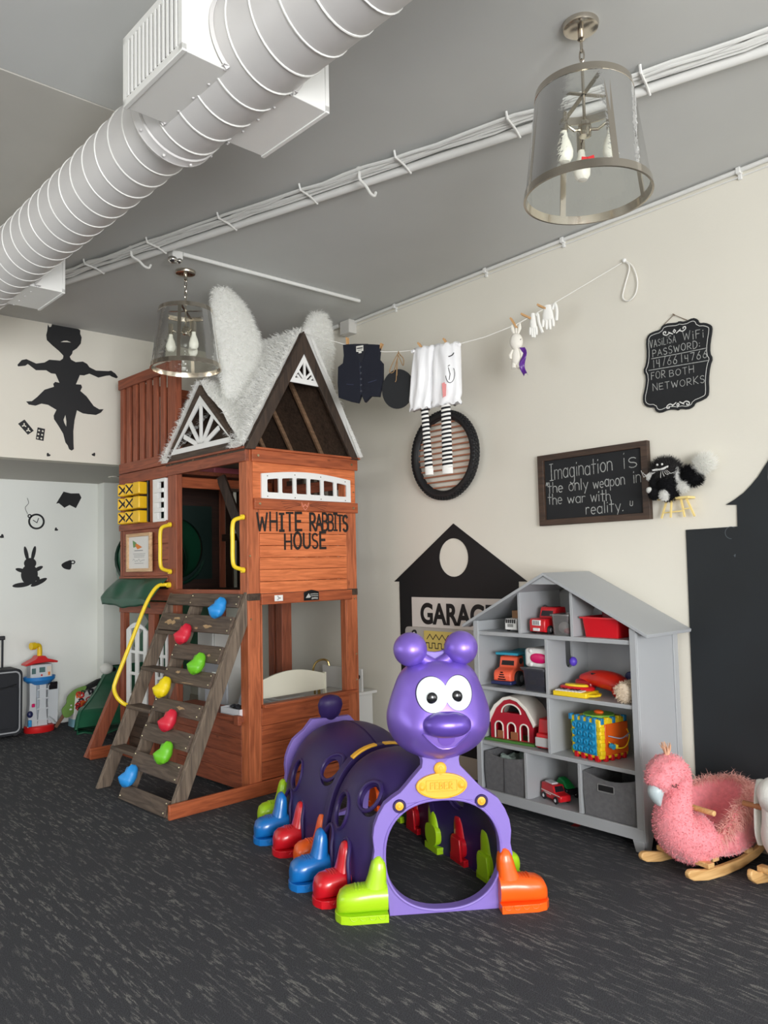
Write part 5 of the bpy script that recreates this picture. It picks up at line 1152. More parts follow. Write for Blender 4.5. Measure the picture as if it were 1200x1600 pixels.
for a, b, c in g:
    ctr = (Vector(a)+Vector(b)+Vector(c))/3-Vector((-.01, 0, .052)); ctr.y *= .3; T.append((a, b, c) if (Vector(b)-Vector(a)).cross(Vector(c)-Vector(a)).dot(ctr) > 0 else (a, c, b))
fur(m, T, 2600, .022, .003, (0, -.3, -.3), .5, 77); m.build('body', M('cream_plush', (226, 210, 188), .9), t, smooth=3.2, fix=False)
t = toy('toy_mallet', 'navy blue toy mallet with a wooden stick on top of the cream plush', 'toy', .965, .22, .812, .0); MB().cyl((-.055, -.04, .0), (-.055, .015, .0), .026, n=18).build('mallet_head', navy, t, bevel=.004); MB().tube([(-.05, -.01, 0), (.05, .03, .0)], .007, 8).build('stick', M('light_wood', (200, 170, 120), .6), t)
t = toy('toy_ball', 'small purple ball in the arched slot of the middle divider', 'ball', .55, .2, .862); MB().ball((0, 0, 0), .022, .022, .026).build('ball', PM('violet', (98, 72, 206)), t)
# --- third row
BM_ = toy('toy_barn', 'red toy barn with white gambrel roof and arched doors on the third shelf', 'toy building', .20, .07, .385, .12)
maroon = PM('barn_red', (168, 18, 40), .42); cream_ = PM('barn_white', (232, 226, 216), .5)
pr = [(-.145, .012), (.145, .012), (.145, .13), (.10, .2), (.045, .242), (-.0, .252), (-.045, .242), (-.10, .2), (-.145, .13)]
dh = lambda x, w, h: [(x-w, .018), (x+w, .018)]+circ(x, h, w, n=10, a0=0, a1=PI)
m = MB(); m.prism(pr, 0, .02, [dh(-.085, .024, .085), dh(0, .024, .085), dh(.085, .024, .085), circ(0, .165, .062, .05, 16, 0, PI)]); m.build('front_wall', maroon, BM_, bevel=.002)
m = MB(); m.box(-.145, -.13, .02, .16, .012, .13); m.box(.13, .145, .02, .16, .012, .13); m.box(-.145, .145, .15, .16, .012, .14); m.build('rear_walls', maroon, BM_)
o_ = [(-.165, .118), (-.158, .135), (-.112, .206), (-.05, .254), (0, .265), (.05, .254), (.112, .206), (.158, .135), (.165, .118)]; i_ = [(a*.9, b-.018) for a, b in o_]
m = MB(); m.loft([[(a, y, b) for a, b in o_]+[(a, y, b) for a, b in reversed(i_)] for y in (-.012, .165)]); m.build('roof', cream_, BM_, bevel=.003)
m = MB()
for x, w, h in ((-.085, .027, .085), (0, .027, .085), (.085, .027, .085)): m.tube([(x-w, -.002, .018), (x-w, -.002, h)]+[(a, -.002, b) for a, b in circ(x, h, w, n=10, a0=PI, a1=0)]+[(x+w, -.002, .018)], .0045, 6)
m.tube([(a, -.002, b) for a, b in circ(0, .165, .064, .052, 20, 0, PI)]+[(-.064, -.002, .165), ], .0045, 6); m.build('door_trim', cream_, BM_)
for x, w in ((-.075, .034), (.02, .04)): MB().box(x-w*.6, x+w*.6, -.008, -.002, .018, .062).build('half_door', PM('stable_brown', (150, 92, 62)), BM_, bevel=.002)
MB().box(-.17, .165, -.03, .165, 0, .014).build('base', PM('grass_green', (70, 120, 50)), BM_, bevel=.003)
m = MB(); m.lathe([(.05, 0), (.05, .20), (.052, .205)], 26, (.165, .22, .012)); s = m.build('silo', maroon, BM_); MB().lathe([(.053, .205), (.05, .225), (.03, .243), (0, .25)], 26, (.165, .22, .012)).build('silo_cap', cream_, s)
t = toy('toy_car', 'red and white toy car parked between the barn and the middle divider', 'toy vehicle', .448, .03, .385, PI/2+.04); b = vehicle(t, .17, .085, red, .09, .165, .12, .9, grey_hub, .02)
MB().box(-.008, .03, -.044, .044, .02, .07).build('front_bumper', PM('silver_grey', (190, 190, 190), .3), b, bevel=.004); m = MB(); m.add([(.022, -.034, .096), (.022, .034, .096), (.032, .03, .15), (.032, -.03, .15)], [(0,1,2,3)]); m.build('windscreen', glassd, b)
AC = toy('activity_cube', 'yellow, blue and orange plastic activity cube with bead wires on the third shelf', 'activity cube', .825, .022, .385, 0)
AC.rotation_euler = (0, 0, SR+1.40)
w = .205; MB().box(0, w, .0, w, .012, .215).build('frame', yel2, AC, bevel=.008)
o_ = MB().box(-w+.0, -.0, 0, .0, 0, 0)
m = MB(); m.box(-.006, .0, .025, w-.03, .03, .195); f = m.build('blue_panel', PM('panel_blue', (30, 140, 186), .35), AC, bevel=.006)
m = MB()
for r in range(4):
    for c in range(4): m.lathe([(.017, -.006), (.016, -.016), (.011, -.018), (.009, -.012), (0, -.012)], 16, (0, .048+.04*c, .052+.04*r), 'x')
m.build('stud', PM('panel_blue', (30, 140, 186), .35), f)
m = MB(); m.box(.03, w-.005, -.006, 0, .03, .19); f = m.build('orange_panel', PM('panel_orange', (226, 96, 26), .35), AC, bevel=.01)
cols = [PM('cube_blue', (32, 128, 180)), red, PM('cube_green', (120, 180, 60))]
for k in range(5): MB().box(.006+.042*k, .026+.042*k, -.006, .02, .19, .222).build('corner_block', cols[0] if k % 2 == 0 else yel2, AC, bevel=.003)
for k in range(5): MB().box(-.006, .02, .03+.042*k, .05+.042*k, .19, .222).build('corner_block', cols[0], AC, bevel=.003)
for k in range(4): MB().box(.03+.045*k, .05+.045*k, -.006, .02, .0, .03).build('corner_block', red, AC, bevel=.003)
for k in range(4): MB().box(-.006, .02, .015+.048*k, .04+.048*k, .0, .03).build('corner_block', red, AC, bevel=.003)
for k in range(4): MB().box(-.008, .012, w-.03, w-.005, .03+.045*k, .055+.045*k).build('corner_block', cols[2], AC, bevel=.003)
for k in range(4): MB().box(-.004, .028, -.008, .02, .035+.04*k, .058+.04*k).build('corner_block', yel2, AC, bevel=.003)
MB().lathe([(0, .0), (.085, .0), (.08, .012), (0, .014)], 24, (.1, .1, .214)).build('green_top', cols[2], AC); MB().ball((.09, .09, .235), .02, .03, .012).build('orange_knob', PM('panel_orange', (226, 96, 26), .35), AC)
for p, c in (([(.05, -.008, .10), (.07, -.05, .075), (.12, -.06, .08), (.17, -.04, .12), (.19, -.008, .15)], yel2), ([(.05, -.008, .13), (.1, -.05, .12), (.16, -.05, .14), (.19, -.008, .11)], PM('wire_grey', (150, 160, 180)))): MB().tube(spline(p, 6), .003, 6).build('bead_wire', c, AC)
MB().cyl((.05, -.022, .085), (.05, -.045, .080), .014, n=14).build('bead', PM('bead_blue', (40, 140, 180)), AC); MB().cyl((.066, -.03, .083), (.075, -.048, .078), .012, n=14).build('bead', yel2, AC)
# --- bottom row
felt = M('grey_felt', (104, 104, 106), .95, bump=.5, scale=260, var=.12, vscale=40)
def felt_bin(t, w, d, h, dip, lab):
    m = MB(); n = 10
    def ring(t_, inset, z, dz):
        a = w/2-inset; b = d/2-inset; P = []
        for i in range(n): P.append((-a+2*a*i/n, -b, z-dz*math.sin(PI*i/n)))
        for i in range(n): P.append((a, -b+2*b*i/n, z))
        for i in range(n): P.append((a-2*a*i/n, b, z-dz*.5*math.sin(PI*i/n)))
        for i in range(n): P.append((-a, b-2*b*i/n, z))
        return P
    m.loft([ring(0, .006, 0, 0), ring(0, 0, h*.5, 0), ring(0, .002, h, dip), ring(0, .007, h, dip), ring(0, .008, .006, 0)]); return m.build('bin_body', felt, t, smooth=.6)
t = toy('fabric_bin', 'grey felt storage bin in the bottom left compartment of the bookcase', 'bin', .185, .19, .107); b = felt_bin(t, .295, .36, .215, .02, ''); MB().box(-.003, .003, -.182, -.178, .005, .195).build('seam', M('dark_felt', (74, 74, 76), .95), b)
c = toy('paper_bag', 'crumpled pale paper sticking out of the left felt bin', 'paper', .19, .19, .12); m = MB(); m.grid(lambda u, v: (-.12+.24*u, -.13+.24*v, .155+.05*noise.noise(Vector((u*5, v*5, 2)))), 16, 12); m.build('paper', M('pale_mint_paper', (176, 194, 186), .6), c, smooth=0)
t = toy('fabric_bin', 'grey felt storage bin with a cut-out handle in the bottom right compartment', 'bin', .876, .19, .107); b = felt_bin(t, .318, .36, .225, .03, ''); m = MB(); m.prism(rrect(-.065, .02, .142, .168, .004), -.183, -.1765); m.build('handle_hole_shade', M('handle_shade_black', (18, 18, 20), .9), b); m = MB(); m.tube([(a, -.182, z) for a, z in rrect(-.07, .025, .137, .173, .005)], .003, 5, closed=True); m.build('handle_stitching', M('light_felt', (130, 130, 130), .95), b)  # black patch on the felt paints the shade inside the cut-out handle
m = MB(); m.add([(-.158, -.1805, .21), (-.09, -.1835, .205), (-.02, -.185, .02), (-.155, -.1808, .02)], []); 
t = toy('toy_fire_engine', 'red toy fire engine with silver wheels in the bottom middle compartment', 'toy vehicle', .47, .10, .107, -.35)
m = MB(); m.prism([(-.09, .016), (.10, .016), (.10, .05), (.045, .055), (.03, .09), (-.085, .088), (-.09, .05)], -.035, .035); b = m.build('body', red, t, bevel=.007)
for yy in (-.036, .036):
    for xx in (-.055, .06): wheel(t, xx, yy, .02, .02, .014, PM('silver', (200, 200, 204), .2))
m = MB(); m.box(-.085, .095, -.0362, -.0355, .045, .05); m.box(-.06, .01, -.0365, -.0355, .036, .041); m.build('white_stripe', white, b); MB().box(-.07, .0, -.02, .02, .088, .096).build('ladder', PM('silver', (200, 200, 204), .2), b, bevel=.002)
m = MB(); m.add([(.0455, -.028, .058), (.0455, .028, .058), (.0325, .025, .086), (.0325, -.025, .086)], [(0,1,2,3)]); m.build('windscreen', glassd, b)
t = toy('toy_buggy', 'dark toy buggy with a green top behind the red fire engine', 'toy vehicle', .455, .21, .107, -.4)
MB().box(-.09, .07, -.035, .035, .02, .055).build('body', glassd, t, bevel=.008); m = MB(); m.loft([[(-.06, -.03, .055), (.07, -.03, .055), (.07, .03, .055), (-.06, .03, .055)], [(-.03, -.022, .10), (.02, -.022, .09), (.02, .022, .09), (-.03, .022, .10)]]); m.build('green_top', PM('emerald', (26, 140, 70), .3), t, bevel=.006)
for yy in (-.04, .04):
    for xx in (-.065, .055): wheel(t, xx, yy, .027, .027, .02, PM('silver', (200, 200, 204), .2))
o = thing('toy_ball', 'pale green ball on the floor under the left half of the bookcase', 'ball', (3.63, 2.99, .035), 0); MB().ball((0, 0, 0), .035).build('ball', PM('mint', (140, 190, 172)), o)
o = thing('paper_strip', 'flat red paper strip on the floor under the bookcase', 'paper', (3.60, 2.58, .002), .3); m = MB(); m.grid(lambda u, v: (-.05+.1*u, -.02+.04*v, .002+.012*abs(u-.5)), 8, 3); m.build('strip', PM('paper_red', (190, 40, 36), .7), o, smooth=1)
# ------------------------------------------------------------------ things on the right wall (local x to the right, y into the wall)
def wallthing(name, label, cat, Y, z, group=None): return thing(name, label, cat, (XR-.002, Y, z), SR, group)
chalk = M('white_chalk', (164, 166, 164), .95, var=.25, vscale=90); cb = M('chalkboard_black', (25, 27, 30), .75, var=.12, vscale=7)
o = wallthing('garage_cutout', 'big black house-shaped garage wall cut-out with a round gable window', 'wall decal', 3.73, 0)
X = lambda y: 3.73-y
g = [(X(4.341), 1.299), (X(3.721), 1.697), (X(3.10), 1.30), (X(3.17), 1.30), (X(3.17), .0), (X(4.285), .0), (X(4.285), 1.299)]
m = MB(); m.prism(g, -.005, 0, [circ(X(3.728), 1.464, .138, .132, 36)]); m.build('board', M('matte_black_board', (20, 20, 22), .7), o, smooth=0)
o = wallthing('garage_sign', 'white sign reading GARAGE on the black house cut-out', 'sign', 3.73, 0)
m = MB(); m.box(X(4.145), X(3.30), -.016, -.006, .975, 1.188); m.build('sign_board', M('sign_white', (216, 210, 204), .6), o)
cu = bpy.data.curves.new('garage_text', 'FONT'); cu.body = 'GARAGE'; cu.size = .2; cu.offset = .007; cu.extrude = .001; cu.space_character = 1.0
to = bpy.data.objects.new('garage_text', cu); COL.objects.link(to); bpy.context.view_layer.update()
me = bpy.data.meshes.new_from_object(to.evaluated_get(bpy.context.evaluated_depsgraph_get())); bpy.data.objects.remove(to)
xs = [v.co.x for v in me.vertices]; x0, x1 = min(xs), max(xs); ys = [v.co.y for v in me.vertices]; y0, y1 = min(ys), max(ys)
for v in me.vertices:
    a, b, c = v.co; v.co = (X(4.055)+(a-x0)/(x1-x0)*.70, -.0165-c, .998+(b-y0)/(y1-y0)*.152)
me.materials.clear(); me.materials.append(M('sign_black', (18, 18, 20), .6)); t = bpy.data.objects.new('lettering', me); COL.objects.link(t); t.parent = o
o = wallthing('activity_toy', 'pale wooden activity panel with a yellow wave-line plate below the garage sign', 'activity board', 3.73, 0)
m = MB(); m.prism(rrect(X(4.19), X(3.42), .45, .978, .03), -.045, -.018); m.build('panel', M('pale_panel', (176, 172, 166), .6), o, bevel=.004)
m = MB(); m.prism(rrect(X(3.99), X(3.70), .70, .958, .008), -.052, -.045); pl_ = m.build('yellow_plate', M('yellow_plate', (212, 190, 104), .55), o, bevel=.002)
m = MB(); zz = [(X(3.96)+.03*i, .935 if i % 2 else .90) for i in range(8)]; m.ribbon(zz, .007, -.0525)
sq = []
for i in range(4): sq += [(X(3.97)+.06*i, .84), (X(3.97)+.06*i, .875), (X(3.97)+.06*i+.03, .875), (X(3.97)+.06*i+.03, .84)]
m.ribbon(sq, .007, -.0525); m.ribbon([(X(3.97)+.24*i/40, .785+.022*math.sin(i/40*2*PI*3.5)) for i in range(41)], .007, -.0525); m.build('wave_lines', M('dark_line_ink', (60, 50, 40), .7), pl_, smooth=0, fix=False)
for y, z in ((4.09, .937), (3.60, .93), (3.60, .72), (4.09, .72)):
    k = MB(); k.lathe([(0, -.058), (.018, -.058), (.022, -.052), (.022, -.045)], 20, (X(y), 0, z), 'y'); k = k.build('knob', M('black_knob', (24, 24, 26), .35), o); MB().lathe([(0, -.061), (.007, -.060), (.008, -.058)], 12, (X(y)+.006, 0, z), 'y').build('knob_dot', wpl, k)
# quote chalkboard
o = wallthing('chalkboard', 'wood-framed chalkboard with a handwritten quote about imagination', 'chalkboard', 2.966, 1.639)
W_, H_ = .743, .431; fwd_ = wood('dark_frame_wood', (50, 37, 29), (78, 58, 45), 'x', .5, False)
m = MB(); m.prism([(0, 0), (W_, 0), (W_, H_), (0, H_)], -.035, -.002, [[(.042, .036), (W_-.042, .036), (W_-.042, H_-.036), (.042, H_-.036)]]); m.build('frame', fwd_, o, bevel=.003)
MB().box(.04, W_-.04, -.016, -.008, .034, H_-.034).build('slate', cb, o, smooth=0)
m = MB(); wx = lambda y: 2.966-y
for tx, y0, z0, y1, z1, h, sd in (('Imagination', 2.888, 1.915, 2.455, 1.928, .094, 1), ('is', 2.385, 1.928, 2.30, 1.93, .09, 2), ('the only', 2.905, 1.837, 2.62, 1.838, .067, 3), ('weapon', 2.585, 1.838, 2.38, 1.842, .065, 4), ('in', 2.325, 1.845, 2.28, 1.845, .066, 5), ('the', 2.908, 1.769, 2.805, 1.766, .062, 6), ('war', 2.765, 1.766, 2.64, 1.764, .062, 7), ('with', 2.605, 1.763, 2.475, 1.76, .064, 8), ('reality.', 2.64, 1.692, 2.395, 1.695, .066, 9)):
    write(m, tx, (wx(y0), z0-1.639), (wx(y1), z1-1.639), h, .005, -.0165, .16, .04, sd)
for q in ([(wx(2.35), .108), (wx(2.352), .086)]+[(wx(2.352)+.008+.008*math.cos(t), .086-.006*math.sin(t)) for t in (PI*.9, PI*.5, PI*.1)]+[(wx(2.335), .106)],): m.ribbon(q, .004, -.0166)
m.ribbon([(wx(2.912), .262), (wx(2.918), .246)], .007, -.0166); m.ribbon([(wx(2.902), .262), (wx(2.908), .246)], .006, -.0166)
m.build('chalk_writing', chalk, o, smooth=0, fix=False)
# scalloped wifi board
wo = [(2.09, 2.688), (2.06, 2.684), (2.028, 2.678), (2.018, 2.684), (1.985, 2.672), (1.94, 2.682), (1.915, 2.668), (1.908, 2.645), (1.874, 2.639), (1.843, 2.618), (1.84, 2.593), (1.855, 2.529), (1.860, 2.475), (1.845, 2.445), (1.862, 2.41), (1.874, 2.34), (1.874, 2.285), (1.881, 2.25), (1.919, 2.236), (1.951, 2.231), (1.961, 2.212), (1.995, 2.202), (2.035, 2.214), (2.048, 2.206), (2.062, 2.214), (2.10, 2.22), (2.15, 2.208), (2.177, 2.225), (2.183, 2.247), (2.219, 2.251), (2.246, 2.274), (2.249, 2.313), (2.234, 2.358), (2.222, 2.42), (2.240, 2.459), (2.221, 2.49), (2.212, 2.545), (2.215, 2.622), (2.198, 2.655), (2.162, 2.663), (2.127, 2.663), (2.116, 2.682)]
o = wallthing('message_board', 'scalloped black chalkboard sign with the network password hanging on a string', 'chalkboard', 2.045, 2.44)
lw = [(2.045-a, b-2.44) for a, b in wo]; lw = [tuple(q) for i in range(len(lw)) for q in (Vector(lw[i]).lerp(Vector(lw[(i+1) % len(lw)]), .25), Vector(lw[i]).lerp(Vector(lw[(i+1) % len(lw)]), .75))]
WS = 1 if sum(lw[i-1][0]*lw[i][1]-lw[i][0]*lw[i-1][1] for i in range(len(lw))) > 0 else -1
m = MB(); m.prism(lw, -.012, -.003); m.build('board', cb, o, bevel=.002)
m = MB(); n_ = len(lw); inn = []
for i in range(n_):
    p0_, p1_, p2_ = Vector(lw[i-1]), Vector(lw[i]), Vector(lw[(i+1) % n_]); t_ = ((p1_-p0_).normalized()+(p2_-p1_).normalized()); t_ = t_.normalized(); inn.append(tuple(p1_+Vector((-t_.y, t_.x))*WS*.016))
inn.append(inn[0]); m.ribbon(inn, .0028, -.0125)
for zc, sg in ((.19, 1), (-.198, -1)):
    for s_ in (-1, 1):
        m.ribbon([tuple(p) for p in spline([(s_*.010, zc-.008*sg), (s_*.028, zc+.001*sg), (s_*.045, zc-.006*sg), (s_*.062, zc+.002*sg), (s_*.062, zc+.014*sg), (s_*.05, zc+.014*sg), (s_*.05, zc+.006*sg)], 5)], .0055, -.0126); m.ribbon([(s_*.018, zc-.002*sg), (s_*.034, zc+.008*sg)], .004, -.0127)
    m.ribbon([(-.007, zc+.005*sg), (0, zc+.014*sg), (.007, zc+.005*sg), (0, zc-.003*sg), (-.007, zc+.005*sg)], .0055, -.0128)
m.build('border_print', M('white_print', (225, 225, 222), .7), o, smooth=0, fix=False)
m = MB(); vx = lambda y: 2.051-y
for tx, y0, z0, y1, z1, h, sd in (('VASiLiSA', 2.196, 2.577, 2.045, 2.575, .038, 1), ('WiFi', 2.005, 2.572, 1.892, 2.566, .042, 2), ('PASSWORD:', 2.182, 2.524, 1.915, 2.517, .037, 3), ('14766', 2.183, 2.463, 2.045, 2.46, .046, 4), ('14766', 2.022, 2.458, 1.88, 2.455, .04, 6), ('FOR', 2.196, 2.40, 2.115, 2.398, .036, 5), ('BOTH', 2.09, 2.396, 1.955, 2.392, .036, 7), ('NETWORKS', 2.19, 2.338, 1.90, 2.328, .036, 8)):
    write(m, tx, (vx(y0), z0-2.44), (vx(y1), z1-2.44), h, .0034, -.013, .3, .05, sd)
m.ribbon([(vx(2.19), .075), (vx(2.03), .068), (vx(1.878), .064)], .004, -.0132); m.ribbon([(vx(2.209), .014), (vx(2.04), .006), (vx(1.876), -.002)], .004, -.0132)
m.build('chalk_writing', chalk, o, smooth=0, fix=False)
m = MB(); m.tube([(-.075, -.006, .238), (.0, -.01, .285), (.07, -.006, .238)], .002, 6); m.cyl((0, 0, .285), (0, -.02, .287), .003, n=8); m.build('string', M('brown_twine', (110, 92, 74), .9), o)
# bicycle tyre with slats
o = wallthing('tyre_decoration', 'black bicycle tyre with thin copper slats mounted on the wall', 'wall decoration', 3.75, 2.172)
R0 = .28; m = MB(); n = 96
m.tube([(R0*math.cos(2*PI*i/n), -.045, R0*math.sin(2*PI*i/n)) for i in range(n)], .027, 16, closed=True); ty = m.build('tyre', tyre, o)
m = MB()
for i in range(72):
    for k, (b_, off) in enumerate(((-.9, 0), (-.3, .5), (.3, 0), (.9, .5))):
        a = 2*PI*(i+off)/72; rr_ = R0+.026*math.cos(b_); y = -.045+.026*math.sin(b_); c, s = math.cos(a), math.sin(a); m.m = Matrix(((c, 0, s, rr_*c), (0, 1, 0, y), (s, 0, -c, rr_*s), (0, 0, 0, 1))); m.box(-.002, .008, -.008, .008, -.008, .008)
m.build('tread', tyre, ty); m = MB(); m.tube([((R0-.022)*math.cos(2*PI*i/n), -.045, (R0-.022)*math.sin(2*PI*i/n)) for i in range(n)], .012, 8, closed=True); m.build('rim', M('black_rim', (30, 31, 33), .35), o)
cop = M('copper_brown_wood', (168, 108, 80), .5)
for k in range(12):
    z = -.222+.0404*k; w = math.sqrt(max(0, (R0-.02)**2-z*z))
    if w > .03: MB().box(-w, w, -.05, -.034, z-.0048, z+.0048).build('slat', cop, o, bevel=.0015)
# black castle-shaped chalk panel at the right
o = wallthing('castle_cutout', 'large blue-black castle-shaped chalkboard panel on the wall at the right', 'wall decal', 1.6, 0)
q = lambda y: 1.6-y
left = [(2.039, 1.571), (1.767, 1.575), (1.764, 1.683), (1.82, 1.687), (1.775, 1.71), (1.727, 1.741), (1.69, 1.775), (1.654, 1.813), (1.605, 1.881), (1.555, 1.97), (1.50, 2.10), (1.45, 2.28)]
ol = [(q(a), b) for a, b in left]+[(2*q(1.45)-q(a), b) for a, b in reversed(left[:-1])]; ol = [(q(2.053), 0)]+ol+[(2*q(1.45)-q(2.053), 0)]
m = MB(); m.prism(ol, -.006, 0, [circ(q(1.45), 1.80, .158, .20, 30)]); m.build('board', M('blue_black_chalk_panel', (24, 29, 33), .62, var=.25, vscale=2.2, bump=.05, scale=5), o, smooth=0)
m = MB(); m.ribbon([(q(1.80)+.03*math.cos(t), 1.545+.03*math.sin(t)) for t in [PI*.3+PI*1.2*i/14 for i in range(15)]], .003, -.0066); m.ribbon([(q(1.79), 1.43), (q(1.785), 1.435), (q(1.787), 1.425)], .005, -.0066); m.build('chalk_marks', M('faint_chalk', (90, 96, 102), .9), o, smooth=0, fix=False)
# furry black-and-white plush on a tiny stool
st = wallthing('wall_stool', 'tiny pale wooden stool fixed to the wall under the furry plush', 'stool', 2.07, 1.638)
lw_ = M('pale_pine', (236, 212, 140), .55)
m = MB(); m.prism([(-.085, 0), (.085, 0), (.09, .004), (.09, .012), (-.085, .012)], -.075, -.0); m.m = Matrix.Identity(4)
seat = MB().box(-.085, .09, -.075, -.0, .094, .106).build('seat', lw_, st, bevel=.003)
for x0, x1 in ((-.05, -.085), (-.012, -.018), (.03, .045), (.06, .10)): MB().bar((x0, -.038 if abs(x0) > .02 else -.06, .095), (x1, -.038 if abs(x0) > .02 else -.065, 0), .009, .009).build('leg', lw_, st)
MB().bar((-.074, -.04, .028), (.04, -.04, .032), .007, .007).build('stretcher', lw_, st); MB().bar((.038, -.04, .04), (.085, -.04, .045), .007, .007).build('stretcher', lw_, st)
P_ = wallthing('furry_plush', 'black and white furry plush with a wide toothy grin sitting on a tiny stool', 'soft toy', 2.09, 1.745)
bf, wf_ = M('black_plush_fur', (16, 16, 19), .9, spec=.2), fur_mat('white_plush_fur', (246, 246, 243))
def plush(name, c, r, mat, cnt, L, lean, seed, par=P_, rot=None):
    g = MB(); g.m = Matrix.Translation(c) @ (rot or Matrix.Identity(4)); g.ball((0, 0, 0), *r, n=18, k=12); ctr = Vector(c); T = []
    for a, b, d in tris_of(g): T.append((a, b, d) if (Vector(b)-Vector(a)).cross(Vector(d)-Vector(a)).dot((Vector(a)+Vector(b)+Vector(d))/3-ctr) > 0 else (a, d, b))
    fur(g, T, cnt, L, .0022, lean, .5, seed); return g.build(name, mat, par, smooth=3.2, fix=False)
plush('body', (0, -.075, .055), (.062, .055, .075), bf, 2600, .022, (0, 0, -.3), 1)
hd_ = plush('head', (-.005, -.08, .145), (.068, .055, .05), M('grey_black_fur', (42, 40, 40), .9), 3200, .045, (0, 0, .35), 2)
m = MB(); m.prism([(-.045, .145), (-.02, .148), (.0, .146), (.02, .15), (.045, .157), (.043, .149), (.02, .139), (0, .137), (-.02, .138), (-.042, .138)], -.150, -.142); m.build('teeth', white, hd_, smooth=0); m = MB()
for x in (-.015, .012): m.ball((x, -.146, .168), .006, n=10, k=6)
m.build('eyes', white, hd_); m = MB()
for k in range(5): m.tube([(-.02-.01*k, -.14, .135), (-.045-.012*k, -.15, .122-.003*k), (-.07-.01*k, -.145, .10+.012*k)], .0012, 4)
for k in range(5): m.tube([(.0+.008*k, -.14, .135), (.004+.014*k, -.15, .115), (.0+.022*k, -.146, .098+.006*k)], .0012, 4)
m.build('whiskers', white, hd_)
plush('arm', (-.06, -.11, .085), (.022, .022, .04), bf, 700, .012, (0, 0, -.4), 3); plush('paw', (-.078, -.115, .11), (.016, .018, .02), wf_, 500, .010, (0, 0, -.2), 4); plush('arm', (.062, -.085, .11), (.013, .018, .045), wf_, 500, .014, (0, 0, -.3), 5)
plush('foot', (-.055, -.12, .022), (.03, .028, .034), bf, 900, .012, (0, 0, -.2), 6); plush('foot_pad', (-.07, -.142, .04), (.015, .012, .016), wf_, 300, .006, (0, 0, -.2), 7); plush('belly_patch', (.0, -.118, .01), (.025, .02, .03), wf_, 700, .015, (0, 0, -.4), 8)
tl = plush('tail', (.118, -.055, .10), (.062, .04, .045), bf, 2200, .03, (.4, 0, .3), 9, rot=Matrix.Rotation(.5, 4, 'Y')); plush('tail_tip', (.19, -.055, .155), (.045, .03, .034), wf_, 1800, .05, (.6, 0, .45), 10, tl, Matrix.Rotation(-.5, 4, 'Y')); plush('tail_ring', (.085, -.08, .05), (.028, .026, .026), wf_, 800, .025, (.5, 0, -.3), 12, tl)

# ------------------------------------------------------------------ clothes line from the playhouse gable to a hook in the wall
A0 = Vector((3.079, 4.302)); B0 = Vector((3.906, 2.322)); CD = (B0-A0).normalized(); CA = math.atan2(CD.y, CD.x)
LP = [(-.01, 3.03), (.35, 2.885), (.61, 2.805), (.735, 2.79), (.83, 2.785), (1.14, 2.782), (1.30, 2.80), (1.495, 2.845), (1.60, 2.886), (1.70, 2.925), (2.125, 3.105)]
LS = [Vector(p) for p in LP]
def lz(x):
    for a, b in zip(LS, LS[1:]):
        if a.x <= x <= b.x: return a.y+(b.y-a.y)*(x-a.x)/(b.x-a.x)
    return LS[-1].y
def onl(name, label, cat, x, group=None): p = A0+CD*x; return thing(name, label, cat, (p.x, p.y, lz(x)), CA, group)
o = thing('clothes_line', 'white string clothes line sagging from the playhouse gable to the wall, end looped', 'clothes line', (A0.x, A0.y, 0), CA)
rope = M('white_cord', (232, 230, 224), .8)
MB().tube([(p[0], 0, p[1]) for p in LP], .0028, 6).build('line', rope, o)
m = MB(); lp_ = spline([(2.135, .0, 3.109), (2.17, .01, 3.05), (2.13, .02, 2.96), (2.13, .03, 2.89), (2.17, .03, 2.878), (2.22, .04, 2.90), (2.235, .04, 2.97), (2.21, .03, 3.06), (2.146, 0, 3.11)], 6)
o2 = o; wl = Vector((math.cos(-CA), math.sin(-CA)))
pts = []
for dy, z in ((0, 3.109), (-.03, 3.06), (.005, 2.96), (.02, 2.90), (-.015, 2.872), (-.06, 2.90), (-.075, 2.97), (-.05, 3.06), (0, 3.11)):
    w_ = Vector((XR-.016, 2.322+dy)); d_ = w_-A0; pts.append((d_.dot(CD), d_.dot(Vector((-CD.y, CD.x))), z))
MB().tube(spline(pts, 6), .004, 6).build('loop', rope, o)
d_ = Vector((XR-.016, 2.322))-A0; MB().ball((d_.dot(CD), d_.dot(Vector((-CD.y, CD.x))), 3.109), .012).build('wall_hook', wpl, o)
pegw = M('peg_wood', (196, 152, 102), .6)
PEG = 'wooden clothes pegs on the line'
def peg(x, tilt, lab):
    o = onl('clothes_peg', lab, 'clothes peg', x, PEG); o.rotation_euler = (0, 0, CA); c, s = math.cos(tilt), math.sin(tilt)
    for k, dy in ((0, -.006), (1, .006)):
        MB().bar((-.022*s, dy*1.2, -.022*c), (.052*s, dy*2.0-.0, .052*c), .011, .006, (0, 1, 0)).build('prong', pegw, o)
    MB().cyl((.008*s, -.012, .008*c), (.008*s, .012, .008*c), .005, n=8).build('spring', M('steel_spring', (170, 168, 160), .3, 1.0), o); return o
peg(.345, -.05, 'wooden peg on the left shoulder of the navy waistcoat'); peg(.575, .5, 'wooden peg on the right shoulder of the navy waistcoat'); peg(.885, -.6, 'wooden peg on the left of the white satin trousers'); peg(1.055, -.5, 'wooden peg in the middle of the white satin trousers'); peg(1.49, -.5, 'wooden peg holding the white bunny doll'); peg(1.575, -1.0, 'wooden peg holding the narrow white glove'); peg(1.675, -1.0, 'wooden peg holding the open white glove')
